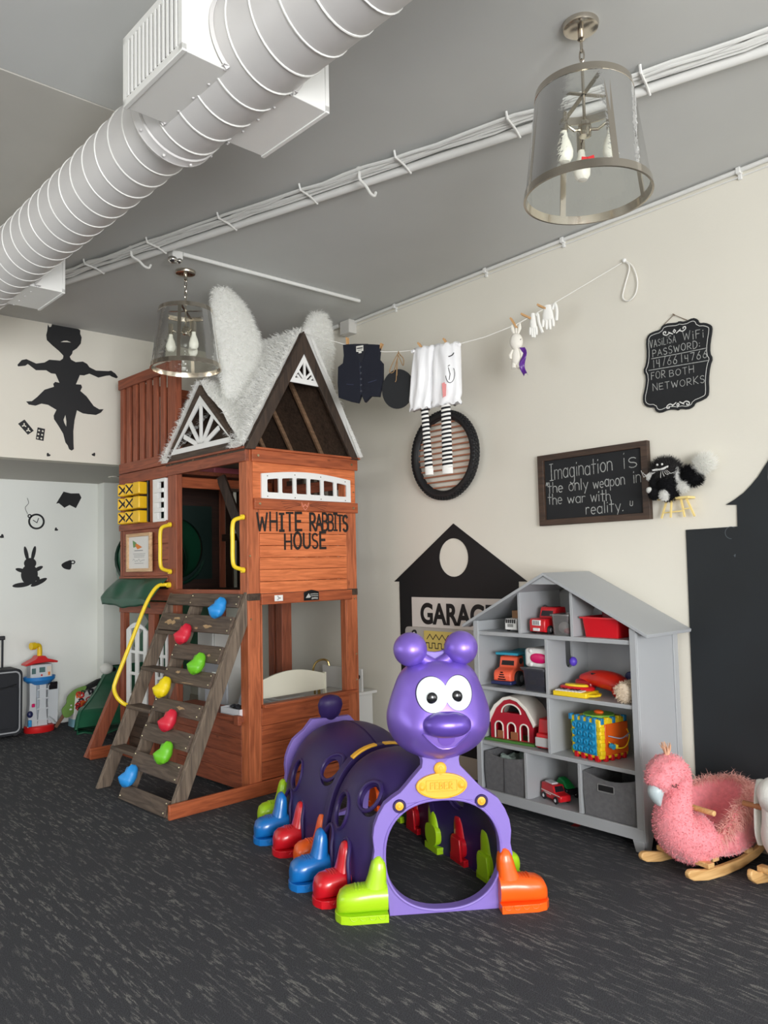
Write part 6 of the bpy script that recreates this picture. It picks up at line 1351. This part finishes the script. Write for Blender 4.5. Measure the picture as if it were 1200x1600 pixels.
# waistcoat
o = onl('waistcoat', 'navy blue waistcoat with buttons pegged to the clothes line', 'waistcoat', .44); z0 = lz(.44)
nv = M('navy_cloth', (14, 18, 33), .85, bump=.3, scale=300)
vp = [(-.125, .035), (-.06, .03), (0, .022), (.06, .012), (.15, -.005), (.145, -.06), (.14, -.10), (.165, -.13), (.162, -.24), (.135, -.345), (.075, -.335), (.03, -.372), (.005, -.315), (-.02, -.37), (-.08, -.352), (-.165, -.318), (-.17, -.22), (-.165, -.11), (-.128, -.09), (-.12, -.04)]
m = MB(); m.prism(vp, -.016, .012); v_ = m.build('front', nv, o, bevel=.006, seg=3)
m = MB(); m.prism([(-.045, .028), (.065, .012), (.02, -.10), (.0, -.10)], -.0175, -.0155); m.build('neck_lining', M('dark_navy_lining', (14, 17, 30), .6), v_)
m = MB(); m.box(-.022, .03, -.0195, -.0178, -.03, .008); m.box(-.005, .016, -.0195, -.0178, -.042, -.03); lb = m.build('size_label', M('label_white', (214, 212, 204), .7), v_); m = MB(); m.ribbon([(-.014, -.008), (.022, -.009)], .008, -.0197); m.ribbon([(-.012, -.022), (.02, -.022)], .003, -.0197); m.build('label_print', M('dark_print', (60, 60, 64), .7), lb, smooth=0)
m = MB()
for z in (-.135, -.175, -.215, -.255, -.295): m.lathe([(0, -.021), (.006, -.021), (.007, -.018), (.007, -.016)], 12, (.008, 0, z), 'y')
m.build('button', M('button_grey', (70, 72, 80), .3), v_); m = MB(); m.ribbon([(.0, -.10), (.002, -.2), (.005, -.315)], .0025, -.0172); m.ribbon([(-.10, -.235), (-.05, -.245)], .005, -.0172); m.ribbon([(.06, -.245), (.12, -.235)], .005, -.0172); m.build('stitching', M('stitch_navy', (44, 50, 74), .8), v_, smooth=0)
# round chalk tag
o = onl('round_tag', 'round black chalkboard disc hanging from the line by a twine bow', 'tag', .705)
m = MB(); m.prism(circ(0, -.245, .112, .128, 40), -.006, .004); m.build('disc', cb, o, bevel=.0015)
m = MB(); m.tube([(0, -.012, -.16), (.005, -.010, -.06), (.012, -.004, .0), (.02, .006, -.03)], .003, 6); m.tube(spline([(.012, -.006, -.01), (.05, -.014, -.06), (.045, -.014, -.10), (.015, -.012, -.03)], 5), .003, 6); m.tube(spline([(.012, -.006, -.01), (-.03, -.014, -.08), (-.05, -.014, -.13), (-.02, -.014, -.13), (.005, -.012, -.05)], 5), .003, 6); m.tube([(.005, -.01, -.05), (-.005, -.014, -.19), (-.012, -.014, -.2)], .003, 6); m.build('twine', M('jute_twine', (150, 120, 84), .9), o)
# satin trousers
o = onl('satin_trousers', 'shiny white satin bloomers pegged to the clothes line above the tyre', 'trousers', .975)
sat = M('white_satin', (236, 236, 238), .28, sheen=.3, bump=.15, scale=20)
def leg(x0, x1, xb0, xb1, zb, ph):
    m = MB(); R = []; n = 40
    for i in range(25):
        t = i/24; a, b = x0+(xb0-x0)*min(1, t*1.15), x1+(xb1-x1)*min(1, t*1.15); pinch = 1-.12*math.exp(-((t-.93)/.05)**2)-.05*math.exp(-(t/.04)**2); c, r = (a+b)/2, (b-a)/2*pinch; z = .0-(.0-zb)*t; row = []
        for j in range(n):
            q = 2*PI*j/n; f = 1+.17*math.sin(q*7+ph+3*math.sin(t*3))*min(1, .5+t)+.04*math.sin(q*13+ph*2); d = .05*f*(.7+.6*math.sin(PI*min(1, t+.15)))
            row.append((c+r*math.cos(q), -d*math.sin(q) if math.sin(q) > 0 else -d*.7*math.sin(q), z+.01*math.sin(q*9+ph)*(1 if t > .9 or t < .05 else .2)))
        R.append(row)
    m.loft(R); return m.build('trouser_leg', sat, o, smooth=1.6)
leg(-.15, .02, -.195, -.035, -.385, 0.3); leg(-.02, .165, -.045, .165, -.375, 1.9)
m = MB(); m.tube([(-.155+.32*i/30, -.02-.008*math.sin(i*2.1), -.012+.004*math.sin(i*2.9)) for i in range(31)], .012, 8); m.build('waistband', sat, o)
m = MB(); m.ribbon([tuple(p) for p in spline([(.085, -.075), (.105, -.088), (.13, -.082), (.14, -.07)], 4)], .006, -.058); m.ribbon([(.115+.03*math.cos(t), -.20+.055*math.sin(t)) for t in [PI*.5+2*PI*i/20 for i in range(18)]], .004, -.066); m.ribbon([(.105, -.16), (.115, -.20), (.108, -.235)], .004, -.066); m.build('printed_drawing', inkm, o, smooth=0); m = MB(); m.prism([(.055, -.25), (.085, -.24), (.08, -.33), (.06, -.34)], -.0565, -.0555); m.build('pink_print', M('pink_ink', (232, 150, 150), .5), o)
# striped socks
sk_, sw_ = M('sock_black', (20, 20, 24), .9), M('sock_white', (236, 234, 230), .9)
def sock(x, z_top, L, w, lab, lean):
    o = onl('striped_sock', lab, 'sock', x, 'black and white striped socks'); n = 15; h = L/(n*2+3)
    for col, nm in ((sk_, 'black_stripes'), (sw_, 'white_stripes')):
        m = MB()
        for k in range(2*n):
            if (k % 2 == 0) == (nm == 'black_stripes'):
                z = z_top-k*h; f = lambda zz: (w/2)*(1+.15*(z_top-zz)/L); dx = lambda zz: lean*(z_top-zz)
                q_ = 1.0 if nm == 'black_stripes' else .985; m.loft([[(dx(zz)+q_*f(zz)*math.cos(2*PI*j/20), .014*math.sin(2*PI*j/20), zz+.003*math.cos(2*PI*j/20)) for j in range(20)] for zz in (z, z-h)])
        if nm == 'white_stripes':
            z = z_top-2*n*h; m.loft([[(lean*L+w*.57*math.cos(2*PI*j/20), .014*math.sin(2*PI*j/20), zz) for j in range(20)] for zz in (z, z-3*h)])
        m.build(nm, col, o)
sock(.885, -.36, .445, .048, 'striped sock hanging from the left leg of the satin trousers', .05); sock(1.03, -.36, .445, .062, 'striped sock hanging from the right leg of the satin trousers', 0)
# bunny doll with purple ribbon
o = onl('bunny_doll', 'small white bunny doll with a purple ribbon hanging upright from its ears', 'soft toy', 1.495)
cw_ = M('offwhite_knit', (232, 228, 218), .9, bump=.3, scale=120)
for s_ in (-1, 1): MB().tube([(s_*.012, 0, -.055), (s_*.022, 0, -.025), (s_*.024, 0, .005)], [.006, .012, .006], 10, flat=.5).build('ear', cw_, o)
MB().tube([(0, 0, .0), (0, 0, -.06)], .006, 8).build('hanging_loop', cw_, o); hd3 = MB().ball((0, -.005, -.105), .04, .035, .052).build('head', cw_, o); m = MB(); m.ribbon([(.022, -.10), (.03, -.104), (.036, -.10)], .004, -.0275); m.build('eye', inkm, hd3)
m = MB(); m.tube([(0, 0, -.14), (0, 0, -.18), (0, 0, -.225), (0, 0, -.25)], [.018, .032, .034, .02], 16); m.build('body', cw_, o)
for s_ in (-1, 1): MB().tube([(s_*.02, -.01, -.155), (s_*.036, -.018, -.19), (s_*.034, -.02, -.21)], [.01, .012, .008], 10).build('arm', cw_, o); MB().tube([(s_*.015, -.01, -.235), (s_*.016, -.02, -.27)], [.014, .015], 10).build('leg', cw_, o)
m = MB(); m.grid(lambda u, v: (.025+.03*u+.012*math.sin(v*7)+.012*v, -.03+.008*math.sin(v*9+u*2), -.15-.175*v+.02*math.sin(u*PI)*(v > .95)), 4, 24); r_ = m.build('ribbon', M('purple_satin', (92, 40, 140), .25), o, smooth=1.5); md = r_.modifiers.new('t', 'SOLIDIFY'); md.thickness = .0015
# gloves
gv = M('white_glove_cloth', (236, 235, 230), .9)
def glove(x, lab, spread):
    o = onl('glove', lab, 'glove', x, 'white gloves on the line'); m = MB()
    m.loft([[(w*math.cos(2*PI*j/18)+c, .012*math.sin(2*PI*j/18), z) for j in range(18)] for z, w, c in ((.01, .02*spread, 0), (-.01, .026*spread, 0), (-.045, .032*spread, .0), (-.08, .034*spread, .002))]); p = m.build('palm', gv, o)
    for k in range(4):
        a = (-.026+.0175*k)*spread; L = (.045, .062, .065, .05)[k]; MB().tube([(a, 0, -.072), (a*1.15, 0, -.072-L*.6), (a*1.2, 0, -.072-L)], [.0095, .0095, .006], 10).build('finger', gv, p)
    th = [(.028*spread, 0, -.02), (.045*spread, -.004, .01), (.055*spread, -.004, -.03), (.05*spread, 0, -.09)] if spread > .8 else [(.02, 0, -.005), (.03, 0, .0), (.036, 0, -.05), (.055, 0, -.115)]
    MB().tube(spline(th, 5), .009, 10).build('thumb', gv, p)
glove(1.60, 'narrow white glove pegged beside the bunny doll', .6); glove(1.69, 'open white glove pegged nearest the wall hook', 1.0)
# ------------------------------------------------------------------ pink bird rocker (local x forward, y to its left)
FL = thing('flamingo_rocker', 'pink plush flamingo rocking seat on pale wooden rockers', 'rocking toy', (3.562, 1.853, 0), math.radians(168.5))
pk = M('pink_plush', (234, 142, 150), .95, sheen=.35, bump=1.0, scale=75, var=.10, vscale=45)
pk2 = M('pink_long_fur', (236, 178, 168), .95, sheen=.2)
pine = wood('pale_rocker_wood', (196, 150, 92), (226, 186, 128), 'x', .5, False)
for s_ in (-1, 1):
    y0, y1 = s_*.13-.012, s_*.13+.012; P = [(.275, .062), (.262, .070), (.24, .068), (.16, .050), (.05, .047), (-.08, .052), (-.20, .075), (-.275, .112), (-.288, .11), (-.29, .085), (-.275, .07), (-.20, .035), (-.08, .008), (.04, .0), (.15, .003), (.24, .02), (.27, .036), (.278, .05)]
    m = MB(); m.prism(P, y0, y1); m.build('rocker', pine, FL, bevel=.006, seg=3)
for x, z in ((.13, .052), (-.14, .066)): MB().box(x-.02, x+.02, -.145, .145, z, z+.022).build('cross_slat', pine, FL, bevel=.003)
MB().box(.02, .06, -.10, .10, .050, .075).build('cross_slat', pine, FL, bevel=.003)
MB().box(-.16, .16, -.085, .085, .074, .088).build('seat_board', pine, FL, bevel=.003)
# one continuous body: belly rising into the neck and head
sp = spline([Vector(q) for q in ((-.30, .20, .05, .05), (-.27, .165, .085, .09), (-.18, .145, .145, .135), (-.05, .135, .17, .15), (.07, .14, .155, .145), (.155, .175, .125, .12), (.19, .23, .10, .095), (.185, .30, .085, .075), (.165, .365, .075, .066), (.165, .42, .075, .070), (.195, .462, .085, .078), (.235, .455, .085, .078), (.275, .425, .07, .066), (.298, .395, .045, .045))], 5)
R = []
for i, q in enumerate(sp):
    a, b = sp[max(0, i-1)], sp[min(len(sp)-1, i+1)]; t = Vector((b[0]-a[0], 0, b[1]-a[1])).normalized(); nrm = Vector((-t.z, 0, t.x)); row = []
    for j in range(32):
        g = 2*PI*j/32; p = Vector((q[0], 0, q[1]))+nrm*q[3]*math.cos(g)*.86+Vector((0, 1, 0))*q[2]*math.sin(g)
        if q[0] < .09 and i < 26: p.z = max(.088, min(p.z, .165+.02*abs(math.sin(g))))
        p += Vector((noise.noise(p*30), noise.noise(p*30+Vector((9, 0, 0))), noise.noise(p*30+Vector((0, 9, 0)))))*.004; row.append(p)
    R.append(row)
m = MB(); m.loft(R); g = list(tris_of(m)); bd = m.build('body', pk, FL, smooth=3.2)
ctrs = [Vector((q[0], 0, q[1])) for q in sp]; T = []
for a, b, c in g:
    a, b, c = Vector(a), Vector(b), Vector(c); ce = (a+b+c)/3; k = min(ctrs, key=lambda q: (q-ce).length)
    T.append((a, b, c) if (b-a).cross(c-a).dot(ce-k) > 0 else (a, c, b))
m = MB(); fur(m, T, 9000, .016, .0035, (0, 0, -.25), .8, 91); m.build('short_pile', pk, bd, smooth=0, fix=False)['kind'] = 'stuff'
# seat surround: a wrap-round padded wall, open at the front, with long fur along its rim
SW = []
for i in range(31):
    a = -2.45+4.9*i/30                      # angle around, 0 = rear
    h = .30+.055*math.cos(a*.9); rx, ry = .205, .165
    if abs(a) > 1.6: h -= .14*((abs(a)-1.6)/.85)**1.2
    SW.append((a, h, rx, ry))
R = []
for a, h, rx, ry in SW:
    c, s = -math.cos(a), math.sin(a); sec = [(1.0, .10), (1.05, .16), (1.02+.06*(h-.2), h*.75), (1.04, h-.02), (.99, h), (.86, h-.015), (.80, h*.7), (.76, .14), (.80, .10)]
    R.append([(-.07+rx*k*c*1.0+.0, ry*k*s, z+.006*noise.noise(Vector((a*3, z*20, k*5)))) for k, z in sec])
m = MB(); m.loft(R); sw = m.build('seat_wall', pk, FL, smooth=3.2)
for o_ in (sw,): md = o_.modifiers.new('sub', 'SUBSURF'); md.levels = 1; md.render_levels = 1
MB().ball((-.05, 0, .135), .14, .115, .03).build('seat_pad', M('pink_seat_cloth', (228, 132, 140), .95, bump=.4, scale=90), FL)
T = []; 
for i in range(30):
    for k0, k1 in ((2, 3), (3, 4), (4, 5)):
        a, b, c, d = (Vector(R[i][k0]), Vector(R[i+1][k0]), Vector(R[i+1][k1]), Vector(R[i][k1]))
        for t in ((a, b, c), (a, c, d)):
            ce = (t[0]+t[1]+t[2])/3; out = Vector((ce.x+.07, ce.y, .25)); T.append(t if (t[1]-t[0]).cross(t[2]-t[0]).dot(out) > 0 else (t[0], t[2], t[1]))
m = MB(); fur(m, T, 4200, .068, .0028, (0, .1, -.9), .8, 92); m.build('long_fur_rim', pk2, sw, smooth=0, fix=False)['kind'] = 'stuff'
# beak, closed eyes, tuft, handle
bk = spline([Vector(q) for q in ((.285, .405, .03), (.30, .378, .032), (.302, .350, .026), (.292, .325, .016), (.283, .312, .006))], 4); R = []
for i, q in enumerate(bk): R.append([(q[0]+q[2]*math.cos(2*PI*j/18), q[2]*1.15*math.sin(2*PI*j/18), q[1]+q[2]*.4*math.cos(2*PI*j/18)) for j in range(18)])
m = MB(); m.loft(R); m.build('beak', M('pale_grey_satin', (186, 200, 204), .4), FL, smooth=1.2)
for s_ in (-1, 1):
    m = MB(); m.tube([(.262+.014*math.cos(t), s_*(.0785-.004*abs(math.cos(t))), .425+.016*math.sin(t)) for t in [PI+.3+(PI-.6)*i/8 for i in range(9)]], .0022, 6)
    for t in (PI+.5, PI*1.35): m.tube([(.262+.014*math.cos(t), s_*.079, .425+.016*math.sin(t)), (.262+.024*math.cos(t), s_*.082, .425+.024*math.sin(t))], .0016, 5)
    m.build('closed_eye', M('brown_thread', (96, 62, 60), .8), FL)
m = MB(); rr = random.Random(5)
for k in range(26):
    a = rr.uniform(0, 2*PI); d = Vector((math.cos(a)*.02, math.sin(a)*.02, 0)); m.tube([Vector((.215, 0, .525))+d*.25, Vector((.215, 0, .555))+d*.8, Vector((.225, 0, .562+rr.uniform(0, .03)))+d*rr.uniform(.6, 1.5)], [.0035, .003, .001], 5)
m.build('head_tuft', M('beige_yarn', (214, 170, 140), .9), FL)
MB().cyl((.10, -.135, .285), (.10, .150, .285), .0125, n=14).build('handle', pine, FL, bevel=.003)
# white animal rocker at the right picture edge: head with hanging ear, handle, body, rockers
WR = thing('white_rocker', 'white plush rocking animal with a long hanging ear, cut by the right edge', 'rocking toy', (3.62, 1.445, 0), math.radians(172))
wfm = M('white_plush', (226, 226, 220), .95, bump=.5, scale=120, sheen=.3)
for s_ in (-1, 1):
    y0, y1 = s_*.115-.012, s_*.115+.012; P = [(.20, .075), (.185, .08), (.15, .062), (.08, .046), (-.08, .05), (-.20, .075), (-.285, .112), (-.30, .09), (-.2, .035), (-.05, .004), (.08, .0), (.16, .012), (.195, .035), (.205, .055)]
    m = MB(); m.prism(P, y0, y1); m.build('rocker', pine, WR, bevel=.006, seg=3)
for x in (.10, -.14): MB().box(x-.02, x+.02, -.13, .13, .05, .075).build('cross_slat', pine, WR, bevel=.003)
m = MB(); sp = spline([Vector(q) for q in ((-.26, .19, .07), (-.2, .19, .12), (-.05, .19, .135), (.08, .215, .11), (.11, .30, .085), (.10, .37, .095), (.16, .40, .085), (.21, .375, .045))], 5); m.tube([(q[0], 0, q[1]) for q in sp], [q[2] for q in sp], 24); m.build('body', wfm, WR, smooth=3.2)
for s_ in (-1, 1):
    e = spline([Vector(q) for q in ((.085, .44, .02), (.085, .40, .042), (.09, .32, .05), (.10, .22, .042), (.105, .165, .016))], 5)
    m = MB(); m.loft([[(q[0]+q[2]*math.cos(2*PI*j/18), s_*(.115+.012*math.sin(2*PI*j/18)), q[1]) for j in range(18)] for q in e]); m.build('ear', wfm, WR, smooth=3.2)
MB().cyl((.13, -.17, .335), (.13, .17, .335), .0125, n=14).build('handle', wood('brown_handle', (140, 90, 56), (170, 116, 76), 'y', .5, False), WR)

# ------------------------------------------------------------------ left rear corner: suitcase, toy tower, bag, toy tree
SC_ = thing('suitcase', 'black soft trolley suitcase with raised pull handle at the left edge', 'suitcase', (2.02, 7.36, 0), 0)
bkf = M('black_nylon', (30, 32, 38), .7, bump=.3, scale=200)
m = MB(); m.prism(rrect(-.20, .155, .02, .59, .05, 6), -.02, .20); m.build('body', bkf, SC_, bevel=.02, seg=3)
m = MB(); m.tube([(a, -.024, b) for a, b in rrect(-.175, .132, .045, .565, .04, 6)], .007, 6, closed=True); m.build('piping', M('grey_piping', (172, 174, 178), .5), SC_)
m = MB(); m.prism(rrect(-.16, .11, .09, .44, .03, 6), -.05, -.02); m.build('front_pocket', bkf, SC_, bevel=.012); m = MB(); m.tube([(-.15, -.052, .41), (-.02, -.055, .43), (.10, -.052, .46)], .004, 6); m.build('zip', M('dark_zip', (18, 18, 20), .5), SC_)
for x in (-.10, .035): MB().box(x-.008, x+.008, .15, .165, .55, .84).build('handle_tube', M('dark_handle', (60, 62, 66), .35, .6), SC_)
MB().box(-.115, .055, .14, .172, .835, .87).build('handle_grip', M('dark_grip', (40, 40, 44), .5), SC_, bevel=.006)
for x in (-.15, .10): MB().cyl((x-.015, .0, .022), (x+.015, .0, .022), .022, n=16).build('wheel', tyre, SC_)
TW = thing('toy_tower', 'grey and red toy lookout tower with a yellow periscope on top', 'toy building', (2.355, 7.46, 0), 0)
wg = PM('tower_white', (206, 210, 214), .4)
MB().lathe([(.125, 0), (.13, .01), (.13, .05), (.12, .058), (0, .058)], 28, sx=1, sy=.8).build('base', PM('tower_red', (212, 32, 34), .35), TW)
for x in (-.065, .02): m = MB(); m.loft([[(x-.045*k, -.05, z), (x+.035*k, -.05, z), (x+.035*k, .04, z), (x-.045*k, .04, z)] for z, k in ((.05, 1.1), (.25, .7), (.44, .75))]); m.build('column', wg, TW, bevel=.004)
MB().box(-.03, .03, -.02, .03, .05, .44).build('lift_shaft', PM('tower_grey', (170, 178, 186), .4), TW, bevel=.003)
for z in (.10, .20, .29, .37): MB().box(-.035, .06, -.055, -.02, z, z+.012).build('ledge', wg, TW)
m = MB(); m.prism([(.07, .06), (.155, .06), (.165, .40), (.14, .43), (.085, .43), (.07, .40)], -.02, .06); sd = m.build('side_tower', wg, TW, bevel=.005); MB().box(.075, .155, -.024, .0, .36, .43).build('dark_top', glassd, sd, bevel=.008); m = MB(); m.tube([(.075, -.02, .12), (.10, -.06, .09), (.10, -.10, .07)], .02, 8, flat=.3); m.build('ramp', wg, sd)
MB().lathe([(.085, .42), (.135, .46), (.138, .49), (.12, .475), (0, .47)], 28, sx=1, sy=.75).build('blue_deck', PM('tower_blue', (40, 130, 206), .35), TW)
MB().box(-.095, .095, -.06, .06, .47, .60).build('cabin', wg, TW, bevel=.01); MB().box(-.085, -.05, -.062, -.05, .52, .57).build('cabin_window', PM('window_teal', (90, 120, 120), .2), TW); MB().box(-.02, .03, -.062, -.05, .53, .575).build('cabin_window', PM('window_teal', (90, 120, 120), .2), TW)
m = MB()
m.box(.045, .085, -.063, -.055, .49, .58); st_ = m.build('sticker', PM('sticker_cream', (220, 210, 196), .5), TW); MB().box(.055, .072, -.066, -.06, .50, .53).build('orange_mark', PM('tower_orange', (226, 120, 40), .5), st_); MB().ball((0, -.062, .505), .009, .004, .009).build('red_mark', red, TW)
m = MB(); m.prism([(-.14, .595), (-.135, .61), (-.05, .65), (-.03, .675), (.03, .675), (.05, .65), (.14, .622), (.138, .606), (.05, .615), (-.05, .61)], -.07, .07); m.build('roof', PM('tower_red', (212, 32, 34), .35), TW, bevel=.006)
m = MB(); m.tube(spline([(0, 0, .67), (.0, -.0, .73), (-.01, -.0, .765), (-.06, -.02, .768)], 5), .022, 14); pc = m.build('periscope', PM('tower_yellow', (240, 200, 24), .35), TW); m = MB(); m.cyl((-.045, -.018, .766), (-.085, -.028, .766), .033, n=18); m.build('eyepiece', PM('tower_yellow', (240, 200, 24), .35), pc)
m = MB(); m.ball((-.10, -.07, .17), .025, .02, .03); m.build('small_figure', navy, TW); m = MB(); m.box(-.115, -.085, -.08, -.05, .06, .12); m.build('small_vehicle', PM('tower_cyan', (60, 150, 210), .35), TW, bevel=.006); MB().box(-.085, -.06, -.078, -.06, .23, .26).build('pink_piece', PM('hot_pink', (216, 24, 104), .3), TW, bevel=.004)
TR = thing('toy_tree', 'green toy tree cut-out with brown trunk leaning between tower and bag', 'toy', (2.56, 7.42, .0), 0)
m = MB(); m.bar((-.075, 0, .02), (.03, .0, .16), .03, .02, (0, 1, 0)); m.build('trunk', M('toy_brown', (116, 78, 58), .6), TR, bevel=.004)
m = MB(); m.prism([tuple(p) for p in spline([(.0, .10), (-.02, .17), (.02, .22), (.03, .28), (.10, .34), (.20, .36), (.17, .30), (.12, .26), (.11, .20), (.09, .14), (.05, .10)], 4, True)], -.016, .006); lf_ = m.build('leaves', M('toy_green', (112, 150, 70), .6), TR, bevel=.006); m = MB(); m.ball((.055, -.018, .165), .012, .004, .009); m.ball((.06, -.018, .20), .008, .004, .008); m.build('white_flower', white, lf_)
BG = thing('shopping_bag', 'white shopping bag with red and orange flower print and pale blue base', 'bag', (2.78, 7.46, 0), 0)
m = MB()
def bagf(z): return 1+.15*z
for nm, z0, z1, mt in (('bag_base', 0, .07, M('bag_blue', (126, 170, 186), .6)), ('bag_body', .07, .33, M('bag_white', (216, 214, 212), .6))):
    R = []
    for i in range(7):
        z = z0+(z1-z0)*i/6; tl_ = .22*z; R.append([(x+tl_*.5, y, z+(x*.35 if i == 6 and nm == 'bag_body' else 0)) for x, y in rrect(-.15-.02*z, .15+.03*z, -.07, .07, .02, 3)])
    m = MB(); m.loft(R); bg = m.build(nm, mt, BG, smooth=.7)
rr = random.Random(12); pr = {'red_print': (206, 34, 34), 'orange_print': (226, 110, 40), 'black_print': (40, 36, 44)}
for nm, c in pr.items():
    m = MB()
    for k in range(11 if nm == 'red_print' else 6):
        x, z, a = rr.uniform(-.13, .13), rr.uniform(.10, .30), rr.uniform(0, PI); P = spline([(x, z), (x+.03*math.cos(a), z+.03*math.sin(a)), (x+.05*math.cos(a+.8), z+.04*math.sin(a+.8)), (x+.02*math.cos(a+2.2), z+.05*math.sin(a+1.8))], 4); m.ribbon([(p[0]+.11*p[1], p[1]) for p in P], rr.uniform(.008, .02), -.0715-.0002*k)
    m.build(nm, M(nm+'_ink', c, .6), bg, smooth=0, fix=False)
m = MB(); m.prism([(-.13, .30), (.21, .36), (.20, .42), (.10, .40)], -.03, .03); m.build('black_top', M('bag_black', (24, 24, 26), .8), BG, bevel=.008)
o = thing('plush_ball', 'white fluffy plush toy lying on top of the green slide chute', 'soft toy', (2.84, 7.13, .535), 0); MB().ball((0, 0, 0), .06, .05, .05).build('body', wfm, o); MB().ball((.06, -.02, -.01), .02, .02, .02).build('dark_paw', bf, o)

# ------------------------------------------------------------------ play kitchen and bits inside the lower house (playhouse axes)
KO = (2.616, 4.295, 0); KR = .0577
o = thing('toy_bed', 'cream white toy bed headboard with arched top inside the lower playhouse', 'toy furniture', KO, KR)
crm = M('cream_white_paint', (226, 224, 206), .5)
ar = [(.22+.60*i/16, .655+.055*math.sin(PI*i/16)) for i in range(17)]
m = MB(); m.prism([(.22, .545), (.82, .545)]+list(reversed(ar)), .235, .252); m.build('headboard', crm, o, bevel=.003)
for x in (.215, .813): MB().box(x, x+.014, .228, .262, .0, .665).build('bed_post', crm, o, bevel=.002)
MB().box(.229, .813, .238, .250, .495, .512).build('rail', crm, o, bevel=.002); MB().box(.229, .813, .262, .70, .20, .23).build('bed_base', crm, o); MB().box(.24, .80, .26, .69, .23, .30).build('mattress', M('grey_cloth', (96, 96, 98), .9), o, bevel=.02)
o = thing('play_kitchen', 'white play kitchen counter with a brass gooseneck tap beside the playhouse', 'toy furniture', KO, KR)
wk = M('kitchen_white', (222, 222, 218), .45)
MB().box(.965, 1.215, .16, .60, .0, .475).build('cabinet', wk, o, bevel=.003); MB().box(.955, 1.235, .13, .62, .475, .495).build('worktop', wk, o, bevel=.003); MB().box(1.10, 1.115, .15, .60, .495, .66).build('splash_board', wk, o, bevel=.003); m = MB(); m.cyl((1.05, .15, .61), (1.05, .13, .61), .016, n=14); m.build('knob', M('black_knob', (24, 24, 26), .35), o); MB().box(1.03, 1.07, .15, .16, .495, .64).build('knob_post', wk, o)
o = thing('kitchen_tap', 'brass gooseneck tap on a low white sink shelf inside the playhouse', 'tap', KO, KR)
brs = M('brass', (196, 170, 110), .25, 1.0)
MB().tube(spline([(.80, .33, .50), (.80, .33, .58), (.785, .33, .66), (.80, .32, .72), (.84, .30, .745), (.88, .28, .735), (.89, .27, .70)], 6), .008, 10).build('spout', brs, o); MB().cyl((.815, .30, .50), (.815, .30, .63), .011, n=12).build('valve_body', brs, o); MB().cyl((.80, .30, .55), (.83, .30, .55), .006, n=8).build('lever', brs, o)
o = thing('sink_shelf', 'white shelf with a small sink and papers behind the toy bed', 'shelf', KO, KR); MB().box(.45, .94, .29, .70, .47, .492).build('shelf_board', wk, o, bevel=.003); MB().box(.5, .73, .36, .52, .492, .50).build('paper', M('white_paper', (226, 224, 220), .6), o); MB().box(.46, .50, .30, .34, .0, .47).build('leg', wk, o); MB().box(.88, .92, .30, .34, .0, .47).build('leg', wk, o)
o = thing('toy_tray', 'white open box of dark stones on the playhouse counter', 'box', KO, KR)
m = MB(); x0, x1, y0, y1, z0, z1 = -.025, .11, .075, .285, .491, .533; m.box(x0, x1, y0, y1, z0, z0+.005)
for a in ((x0, x0+.005, y0, y1), (x1-.005, x1, y0, y1), (x0, x1, y0, y0+.005), (x0, x1, y1-.005, y1)): m.box(*a, z0, z1)
m.build('tray', M('tray_white', (222, 224, 228), .5), o); m = MB(); m.bar((.112, .18, .533), (.135, .18, .60), .21, .005, (1, 0, -.3)); m.build('lid', M('crate_grey', (150, 158, 168), .6), o)
o = thing('dark_stones', 'heap of dark stones lying in the white box on the playhouse counter', 'stones', KO, KR); m = MB(); rr = random.Random(3)
for k in range(26): m.ball((rr.uniform(-.008, .095), rr.uniform(.095, .265), .512+rr.uniform(0, .025)), rr.uniform(.012, .02), rr.uniform(.012, .02), rr.uniform(.008, .014), 8, 5)
b = m.build('stones', M('charcoal_stone', (46, 48, 54), .7), o); b['kind'] = 'stuff'
o = thing('white_cabinet', 'tall white toy cupboard inside the lower playhouse behind the climbing wall', 'toy furniture', KO, KR); MB().box(.30, .62, .86, 1.10, .0, 1.02).build('carcass', wk, o, bevel=.003); MB().box(.29, .31, .88, 1.08, .55, .98).build('door', wk, o, bevel=.002); MB().box(.285, .29, .93, .96, .70, .80).build('handle', nick, o)
o = thing('grey_board', 'plain grey board standing behind the gaps of the climbing wall', 'board', KO, KR); m = MB(); m.box(.175, .19, .52, .80, .30, .83); m.build('panel', M('board_grey', (168, 172, 178), .5), o, bevel=.003); MB().box(.165, .205, .52, .80, .0, .30).build('stand', M('crate_dark', (60, 62, 66), .7), o)
o = thing('photo_card', 'small blue and white card clipped behind the climbing wall', 'card', KO, KR); p = cw(.555, .075, -.02); m = MB(); m.m = Matrix.Translation(p); m.prism([(-.0, -.035), (.0, .035)], 0, 0) if False else m.box(-.002, .002, -.022, .022, -.035, .035); cd_ = m.build('card', white, o, smooth=0); m = MB(); m.m = Matrix.Translation(p); m.box(-.0035, -.002, -.018, .018, -.03, .002); m.build('blue_picture', PM('print_blue', (60, 100, 170), .5), cd_)
o = thing('pink_box', 'pink toy box on the upper balcony behind the small gable', 'box', KO, KR); MB().box(.52, .84, 1.20, 1.50, 2.16, 2.42).build('box_body', PM('box_pink', (222, 120, 136), .5), o, bevel=.01); MB().box(.51, .85, 1.19, 1.51, 2.42, 2.45).build('lid', PM('box_pink', (222, 120, 136), .5), o, bevel=.006)
